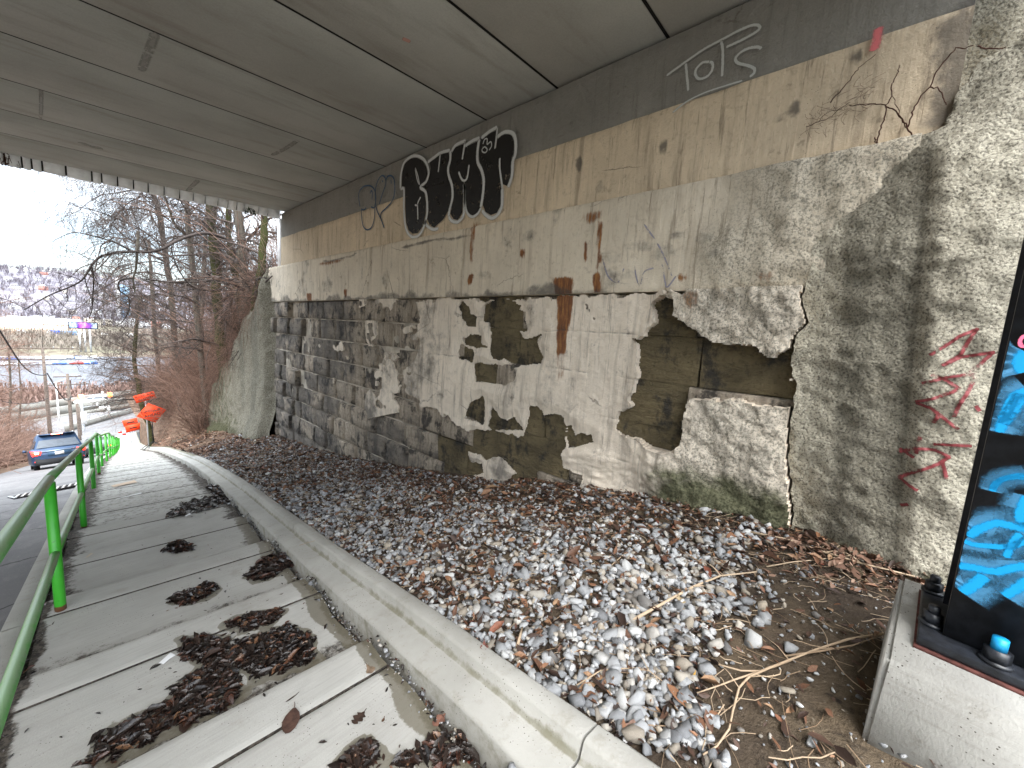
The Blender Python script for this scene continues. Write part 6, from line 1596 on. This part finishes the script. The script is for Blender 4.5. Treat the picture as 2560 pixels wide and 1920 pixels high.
for k in (.35, .52, .7): MB().box((b0[0] * (1 - k) + b1[0] * k - .4, 330.1, -25), (b0[0] * (1 - k) + b1[0] * k + .4, 330.7, zb_)).build('leg', M['steel'], bb)
# row of town buildings at the foot of the hill
rr = np.random.default_rng(23); hc = [(.66, .65, .64), (.55, .56, .58), (.42, .20, .16), (.60, .55, .47), (.72, .72, .73)]
roofc = [flat('grey_shingle', (.22, .22, .24), .9, var=.1, sc=.3), flat('pale_roof', (.55, .56, .60), .8, var=.05, sc=.3)]
wmats = [flat('town_wall', c, .85, var=.08, sc=.2) for c in hc]
px = -20; k = 0
while px < 430:
    w_ = rr.uniform(14, 34); y0 = rr.uniform(810, 850); x0 = at_y(px, 790, y0)[0]; x1 = at_y(px + w_, 790, y0)[0]; ci = int(rr.integers(0, 5)); hgt = rr.uniform(7, 13)
    bld('town_building', '%s town building, %s from the left in the row below the far hill' % (['white', 'grey', 'brick red', 'tan', 'bright white'][ci], ORD[k]), x0, x1, y0, y0 + 18, -23.5, -23.5 + hgt, wmats[ci], roofc[k % 2], 0, int(max(2, (x1 - x0) / 4)), 2, 'row of town buildings below the hill'); px += w_ + rr.uniform(1, 10); k += 1
# tall white block with a blue mural, on the slope
t0 = at_y(290, 735, 980); t1 = at_y(325, 735, 980); zt_ = at_y(306, 697, 980)[2]; zb_ = float(hill_z(t0[0], 985)) - 2
tw = empty('mural_building', ((t0[0] + t1[0]) / 2, 985, zb_), label='tall white building with a blue mural on the far slope', cat='building')
MB().box((t0[0], 980, zb_), ((t0[0] * .72 + t1[0] * .28), 992, zt_)).build('tower', wmats[4], tw); MB().box((t0[0] * .7 + t1[0] * .3, 981, zb_), (t1[0], 992, zt_ - 10)).build('block', flat('pale_blue_mural', (.36, .52, .66), .8), tw)
MB().box((t0[0] * .68 + t1[0] * .32, 980.6, zb_ + 8), (t0[0] * .3 + t1[0] * .7, 980.9, zt_ - 14)).build('mural', flat('blue_mural', (.22, .38, .56), .7), tw)
# houses dotted over the hill, each one an object
hp = []
for ci in range(5):
    t = empty('house', (0, 0, 0), local=True, label='x', cat='house', group='small houses on the far hillside')
    w_, d_, e_ = (9, 8, 5.5) if ci % 2 else (12, 8, 6.5)
    MB().box((-w_ / 2, -d_ / 2, -3), (w_ / 2, d_ / 2, e_)).build('wall', wmats[ci], t); MB().prism([(-w_ / 2 - .4, e_), (w_ / 2 + .4, e_), (0, e_ + 3.2)], 1, -d_ / 2 - .3, d_ / 2 + .3).build('roof', roofc[(ci + 1) % 2], t)
    for x in (-2.6, 0, 2.6): MB().box((x - .5, -d_ / 2 - .06, 2), (x + .5, -d_ / 2 - .005, 3.8)).build('window', glassm, t)
    hp.append(t)
nh = 0
for row, (yb, ya_) in enumerate(((960, 30), (1060, 35), (1170, 40), (1290, 40), (1420, 40), (1560, 40))):
    for j in range(30):
        y = yb + rr.uniform(-ya_, ya_); x = -.16 * y + (j + rr.uniform(.1, .9)) / 30 * y * .62
        if rr.random() < .22: continue
        ci = int(rr.choice([0, 0, 1, 1, 3, 4, 4, 0, 4, 2])); t = hp[ci] if hp[ci]['label'] == 'x' else dup(hp[ci])
        t['label'] = '%s house, %s from the left in the %s row of the hillside' % (['white', 'grey', 'brick red', 'tan', 'bright white'][ci], ORD[j], ['lowest', 'second lowest', 'third lowest', 'fourth lowest', 'second highest', 'highest'][row])
        t.location = (x, y, float(hill_z(x, y)) + 1.0); t.rotation_euler = (0, 0, float(rr.uniform(-.5, .5))); nh += 1
# ------------------------------------------------------------------ bare trees, brush, vines
def curve_to(r, p, d, L, n, wig, droop):
    P = [p]; d = d / np.linalg.norm(d); s = L / n
    for i in range(n):
        d = d + r.normal(0, wig, 3) + np.array([0, 0, -droop]); d /= np.linalg.norm(d); P.append(P[-1] + d * s)
    return np.array(P), d
def crown_from(mb, r, P, R0, nb, Lb, levels, droop=.05, start=.35, spread=1.0, rmin=.004, upw=.35):
    """limbs, boughs and twigs springing from a trunk polyline"""
    P = np.asarray(P); m = len(P)
    for b in range(nb):
        t = start + (1 - start) * (b + r.random()) / nb; f = t * (m - 1); i = min(int(f), m - 2); p = P[i] * (1 - (f - i)) + P[i + 1] * (f - i)
        ax = P[i + 1] - P[i]; ax /= np.linalg.norm(ax); a = r.uniform(0, 6.28)
        u = np.cross(ax, [0.3, .2, 1.0] if abs(ax[2]) < .9 else [1.0, 0, .1]); u /= np.linalg.norm(u); v = np.cross(ax, u)
        d = (math.cos(a) * u + math.sin(a) * v) * spread + ax * upw + np.array([0, 0, .15])
        L = Lb * r.uniform(.55, 1.1) * (1 - .35 * t); rr_ = max(rmin, R0 * (1 - .6 * t) * r.uniform(.3, .5))
        n = 6 if levels > 1 else 4
        Q, _ = curve_to(r, p, d, L, n, .17, droop)
        mb.tube(Q, np.linspace(rr_, rr_ * .3, n + 1), 5 if rr_ > .02 else 3, False, {'tint': r.random(), 'moss': .0})
        if levels > 1: crown_from(mb, r, Q, rr_, max(4, int(nb * .6)) if levels > 2 else 10, L * .6, levels - 1, droop * 1.6, .2, 1.0, rmin, .5)
def zf_(x, y): return bank_z(x, y) if x > xkerb(y) + KW else lz(x, y)
def lz(x, y): return zst(y) - .35 + 3.0 * (1 - np.exp(-(xroadleft(y) - x) * .12)) * (1 - smooth(70, 95, y))
def tree(name, lab, trunkpx, R, nb, Lb, levels, bark, seed, droop=.05, start=.3, extra=None, group=None, crownmat='twig', rmin=.006):
    P = [at_y(px, py, Y) for px, py, Y in trunkpx]; r = np.random.default_rng(seed)
    g_ = float(zf_(P[0][0], P[0][1])) - .3
    if g_ < P[0][2] - .3: P = [np.array([P[0][0] + .05 * (P[0][2] - g_), P[0][1], g_])] + P
    Pb = P[0]
    Q = []
    for i in range(len(P) - 1):
        p0, p1, p2, p3 = P[max(i - 1, 0)], P[i], P[i + 1], P[min(i + 2, len(P) - 1)]
        for t in np.linspace(0, 1, 5, endpoint=False): Q.append(.5 * ((2 * p1) + (-p0 + p2) * t + (2 * p0 - 5 * p1 + 4 * p2 - p3) * t * t + (-p0 + 3 * p1 - 3 * p2 + p3) * t ** 3) + r.normal(0, R * .10, 3))
    Q.append(P[-1]); Q = np.array(Q)
    t = empty(name, tuple(P[0]), label=lab, cat='tree', group=group)
    mb = MB().tube(Q, np.linspace(R, R * .55, len(Q)) * (1 + .08 * r.normal(0, 1, len(Q))), 10, attr={'moss': .6 if bark == 'mossbark' else .1})
    mb.build('trunk', M[bark], t, shade=True)
    mb = MB(); crown_from(mb, r, Q, R, nb, Lb, levels, droop, start, rmin=rmin); 
    if mb.V: mb.build('crown', M[crownmat], t, fix=False)
    if extra:
        for nm, pts, r0, r1, sub, mat in extra:
            E = [at_y(*p) for p in pts]; W = []
            for i in range(len(E) - 1):
                p0, p1, p2, p3 = E[max(i - 1, 0)], E[i], E[i + 1], E[min(i + 2, len(E) - 1)]
                for tt in np.linspace(0, 1, 5, endpoint=False): W.append(.5 * ((2 * p1) + (-p0 + p2) * tt + (2 * p0 - 5 * p1 + 4 * p2 - p3) * tt * tt + (-p0 + 3 * p1 - 3 * p2 + p3) * tt ** 3))
            W.append(E[-1]); W = np.array(W); mb = MB().tube(W, np.linspace(r0, r1, len(W)), 7, False, {'tint': .2, 'moss': .25})
            if sub: crown_from(mb, r, W, r0, sub, 1.5, 2, .10, .25, rmin=.004)
            mb.build(nm, M[mat], t, shade=True, fix=False)
    return t
tree('bare_tree', 'moss-covered trunk in the middle of the group beyond the bridge', [(548, 800, 19.5), (540, 690, 19.5), (533, 600, 19.5), (524, 500, 19.5), (516, 380, 19.5), (508, 260, 19.5)], .20, 26, 3.2, 3, 'mossbark', 1, .05, .1)
tree('bare_tree', 'slender pale trunk left of the mossy one', [(492, 780, 22), (484, 690, 22), (474, 590, 22), (466, 500, 22), (455, 380, 22), (446, 260, 22)], .125, 24, 3.0, 3, 'bark', 2, .05, .1,
     extra=[('limb', [(472, 592, 22), (440, 565, 21.6), (425, 530, 21.4), (412, 490, 21.2), (395, 470, 21)], .06, .025, 8, 'bark')])
tree('bare_tree', 'thick grey trunk with peeling bark and the long arching limb', [(620, 800, 17.5), (612, 700, 17.5), (604, 600, 17.5), (594, 500, 17.5), (586, 380, 17.5)], .20, 22, 3.0, 3, 'bark', 3, .05, .1,
     extra=[('limb', [(578, 606, 17.4), (550, 592, 17.1), (515, 583, 16.8), (480, 588, 16.5), (440, 603, 16.2), (405, 622, 15.9), (370, 630, 15.6), (330, 629, 15.3), (290, 632, 15), (255, 640, 14.8), (236, 655, 14.7), (222, 675, 14.6), (205, 700, 14.5), (175, 717, 14.4), (120, 740, 14.2), (60, 775, 14)], .055, .010, 30, 'twig'),
            ('limb', [(330, 629, 15.3), (300, 612, 15.2), (270, 600, 15.1), (225, 588, 15), (180, 582, 14.9), (130, 604, 14.8)], .028, .006, 18, 'twig'),
            ('limb', [(346, 578, 15.4), (343, 630, 15.4), (340, 670, 15.4), (333, 700, 15.4), (338, 735, 15.4)], .038, .014, 5, 'bark'),
            ('limb', [(228, 660, 14.6), (234, 700, 14.6), (232, 740, 14.6), (230, 775, 14.6), (222, 795, 14.6)], .018, .006, 6, 'twig'),
            ('limb', [(333, 695, 15.4), (300, 702, 15.3), (298, 725, 15.3), (322, 745, 15.3), (322, 775, 15.3), (305, 805, 15.3), (282, 818, 15.3)], .026, .008, 8, 'twig'),
            ('limb', [(560, 690, 17.4), (520, 702, 17.2), (460, 706, 17), (400, 703, 16.8), (362, 697, 16.6)], .035, .016, 10, 'twig'),
            ('limb', [(590, 690, 17.4), (555, 720, 17.2), (520, 726, 17), (480, 716, 16.8), (450, 680, 16.6), (432, 640, 16.4), (428, 612, 16.3)], .032, .012, 8, 'twig')])
tree('bare_tree', 'ivy-dark trunk leaning behind the thick grey one', [(600, 780, 19), (590, 700, 19), (575, 620, 19), (570, 560, 19), (580, 480, 19), (590, 380, 19)], .14, 20, 2.6, 3, 'mossbark', 4, .05, .1)
tree('bare_tree', 'pale mossy trunk tight against the end of the abutment', [(640, 780, 15.2), (652, 690, 15.2), (660, 600, 15.2), (662, 520, 15.2), (664, 400, 15.2)], .15, 16, 2.4, 3, 'mossbark', 5, .05, .1)
tree('bare_tree', 'crooked dark tree rising behind the orange signs', [(376, 1080, 33), (362, 1040, 33), (352, 1000, 33), (346, 960, 33), (338, 920, 33), (336, 880, 33), (342, 820, 33), (352, 740, 33)], .145, 26, 3.6, 3, 'mossbark', 6, .06, .3)
tree('bare_tree', 'straight thin tree between the signs and the brush', [(410, 1010, 37), (398, 930, 37), (388, 830, 37), (380, 720, 37), (372, 600, 37)], .16, 26, 4.5, 3, 'bark', 7, .07, .2)
tree('bare_tree', 'tall birch-like tree with hanging twigs against the sky', [(440, 900, 30), (430, 760, 30), (412, 620, 30), (388, 500, 30), (352, 420, 30), (330, 330, 30)], .17, 46, 5.8, 3, 'bark', 8, .17, .3)
tree('bare_tree', 'leafless tree at the far right edge of the thicket', [(500, 860, 26), (505, 760, 26), (512, 640, 26), (520, 500, 26)], .13, 26, 3.6, 3, 'bark', 9, .06, .15)
for i, (px, py0, py1, Y, R, lab) in enumerate(((-30, 1100, 760, 62, .18, 'bare reddish tree left of the road, cut by the photo edge'), (22, 1085, 850, 74, .14, 'bare reddish tree left of the tallest pole, second from the photo edge'), (48, 1075, 900, 88, .13, 'small pale tree in front of the overpass, left of the tallest pole'), (-70, 1120, 700, 48, .16, 'bare tree leaning over the road bank outside the left edge'))):
    tree('bare_tree', lab, [(px, py0, Y), (px + 4, (py0 + py1) / 2, Y), (px - 2, py1, Y)], R, 26, 5.0, 3, 'bark', 20 + i, .03, .12, crownmat='brush')

def canes(name, n, pos, zf, hlo, hhi, arch, rad, mat, seed, lean=(0, 0)):
    r = np.random.default_rng(seed); mb = MB()
    for i in range(n):
        x, y = pos(r); z = float(zf(x, y)); h = r.uniform(hlo, hhi); a = r.uniform(0, 6.28)
        d = np.array([math.cos(a) * .5 + lean[0], math.sin(a) * .5 + lean[1], 1.0])
        P, _ = curve_to(r, np.array([x, y, z - .05]), d, h, 6, .16, arch * r.uniform(.3, 1.6))
        mb.tube(P, np.linspace(rad, rad * .35, 7) * r.uniform(.6, 1.3), 3, False, {'tint': r.random()})
        if r.random() < .6:
            for k in range(2):
                j = int(r.integers(2, 6)); Q, _ = curve_to(r, P[j], r.normal(0, 1, 3) + [0, 0, .4], h * .35, 3, .2, arch); mb.tube(Q, np.linspace(rad * .5, rad * .2, 4), 3, False, {'tint': r.random()})
    return mb.build(name, M[mat], fix=False, kind='stuff')
def posA(r):
    y = 21.2 + 24 * r.random() ** 1.3; x = xkerb(y) + KW + .9 + 8 * r.random() ** 1.25
    return (max(x, .105 * y + 1.1) if y < 31.5 else x), y
canes('thicket', 8500, posA, bank_z, 1.2, 4.6, .14, .010, 'brush', 51, (-.12, -.1))
def posB(r): y = 14 + 8 * r.random(); return 4.5 + 4.5 * r.random(), y
canes('thicket', 3200, posB, bank_z, .9, 3.4, .14, .008, 'brush', 52, (-.25, -.2))
def posE(r): y = 14 + 13 * r.random(); return 4.6 + 5.5 * r.random() + .05 * max(0, y - 21), y
canes('saplings', 700, posE, bank_z, 3.5, 8.5, .035, .013, 'brush', 55, (-.05, -.05))
def posW(r): y = 14.0 + 6.6 * r.random(); return 3.95 + .35 * r.random(), y
canes('dead_vines', 420, posW, lambda x, y: topw(y) - .05, .8, 2.2, .55, .006, 'brush', 56, (-.9, -.3))
def posC(r): y = 40 + 45 * r.random(); return xkerb(y) + KW + 1.0 + 14 * r.random(), y
canes('thicket', 1800, posC, bank_z, 1.5, 4.0, .10, .02, 'brush', 53, (-.1, 0))
def lz(x, y): return zst(y) - .35 + 3.0 * (1 - np.exp(-(xroadleft(y) - x) * .12)) * (1 - smooth(70, 95, y))
def posD(r): y = 28 + 62 * r.random() ** 1.1; return xroadleft(y) - .5 - 10 * r.random() ** 1.4, y
canes('thicket', 5200, posD, lz, 1.2, 4.0, .13, .018, 'brush', 54, (.1, -.1))
# leaf-coloured litter clinging below the brush, where the bank meets the walk
rr = np.random.default_rng(61); y = 13.6 + 24 * rr.random(4500) ** 1.3; x = xkerb(y) + KW + .02 + 3.2 * rr.random(4500) ** 1.3
k = (y > 21.2) | (x < 3.7); x, y = x[k], y[k]
zb = np.where(y < 21.2, zbed(x, y), np.maximum(bank_z(x, y), zbed(np.minimum(x, 4.0), y)))
dl = NM('pale_dry_leaf', .75, .2); tt = dl.attr('tint'); dl.col(dl.ramp(tt, [(0, (.06, .035, .025)), (.5, (.17, .095, .065)), (1, (.34, .23, .17))]))
litter('leaf_litter', np.stack([x, y, zb + .02], 1), rr.uniform(.06, .14, len(x)), dl.m, None, .4, 1, .05, 62, kind='stuff')
# drift of tan leaves at the foot of the shotcrete
n = 620; y = rr.uniform(-1.4, .35, n); x = 3.68 - np.abs(rr.normal(0, .28, n)) - .1 * smooth(-.3, -1.2, y); 
litter('leaf_drift', np.stack([x, y, zbed(x, y) + .03 * rr.random(n)], 1), np.exp(rr.normal(math.log(.05), .4, n)), dl.m, gravel_bed, .45, 1.2, .03, 63, kind='stuff')
# trailing vine on the bridge seat beside the shotcrete
S9 = (1900, 0, 3.318)
vine = empty('vine', tuple(on_x(2190, 380, 3.95)), label='thin leafless vine climbing the limewashed band beside the shotcrete', cat='plant')
def vineseg(pts, r0, r1, X=3.955):
    P = [on_x(px, py, X) for px, py in zoom(*S9, pts)]; Q = []
    for a, b in zip(P[:-1], P[1:]):
        for t in np.linspace(0, 1, 4, endpoint=False): Q.append(a * (1 - t) + b * t + RNG.normal(0, .004, 3) * np.array([.5, 1, 1]))
    Q.append(P[-1]); Q = np.array(Q); Q[:, 0] = np.minimum(Q[:, 0], 3.965)
    MB().tube(Q, np.linspace(r0, r1, len(Q)), 5).build('stem', M['vine'], vine, fix=False)
for pts, r0, r1 in (([(1480, 1080), (1420, 1110), (1330, 1140), (1250, 1175), (1120, 1225), (1010, 1255), (970, 1255)], .008, .006), ([(975, 1255), (965, 1190), (950, 1140)], .006, .004), ([(965, 1190), (990, 1090), (1040, 970), (1040, 880), (1095, 780), (1085, 700), (1140, 610), (1160, 540)], .005, .003),
                     ([(1265, 1150), (1225, 1060), (1160, 960), (1080, 890), (1000, 865), (880, 868), (740, 872)], .005, .003), ([(1225, 1060), (1260, 930), (1320, 820), (1410, 720), (1470, 590), (1580, 450), (1620, 400), (1700, 400), (1770, 375)], .005, .003), ([(1410, 720), (1470, 730), (1520, 810), (1545, 870)], .004, .003),
                     ([(1220, 1050), (1150, 920), (1100, 800)], .003, .002), ([(590, 850), (680, 740), (760, 640), (820, 560), (960, 450)], .004, .002), ([(380, 1060), (480, 1010), (600, 960), (740, 850)], .003, .002), ([(480, 1010), (560, 930), (680, 900)], .002, .002), ([(1790, 380), (1870, 405), (1960, 408), (2050, 395)], .005, .003)):
    vineseg(pts, r0, r1)
rr2 = np.random.default_rng(71); mb = MB()
for i in range(90):                   # fine rootlets left by the vine
    px = rr2.uniform(380, 930); py = 1050 - (px - 380) * .55 + rr2.normal(0, 75); p = on_x(1900 + px / 3.318, py / 3.318, 3.966); q = p + np.array([0, rr2.normal(0, .05), rr2.normal(0, .04)])
    mb.tube([p, (p + q) / 2 + [-.002, .008, 0], q], .0011, 3, False, {'tint': rr2.random()})
mb.build('rootlets', M['vine'], vine, fix=False, kind='stuff')
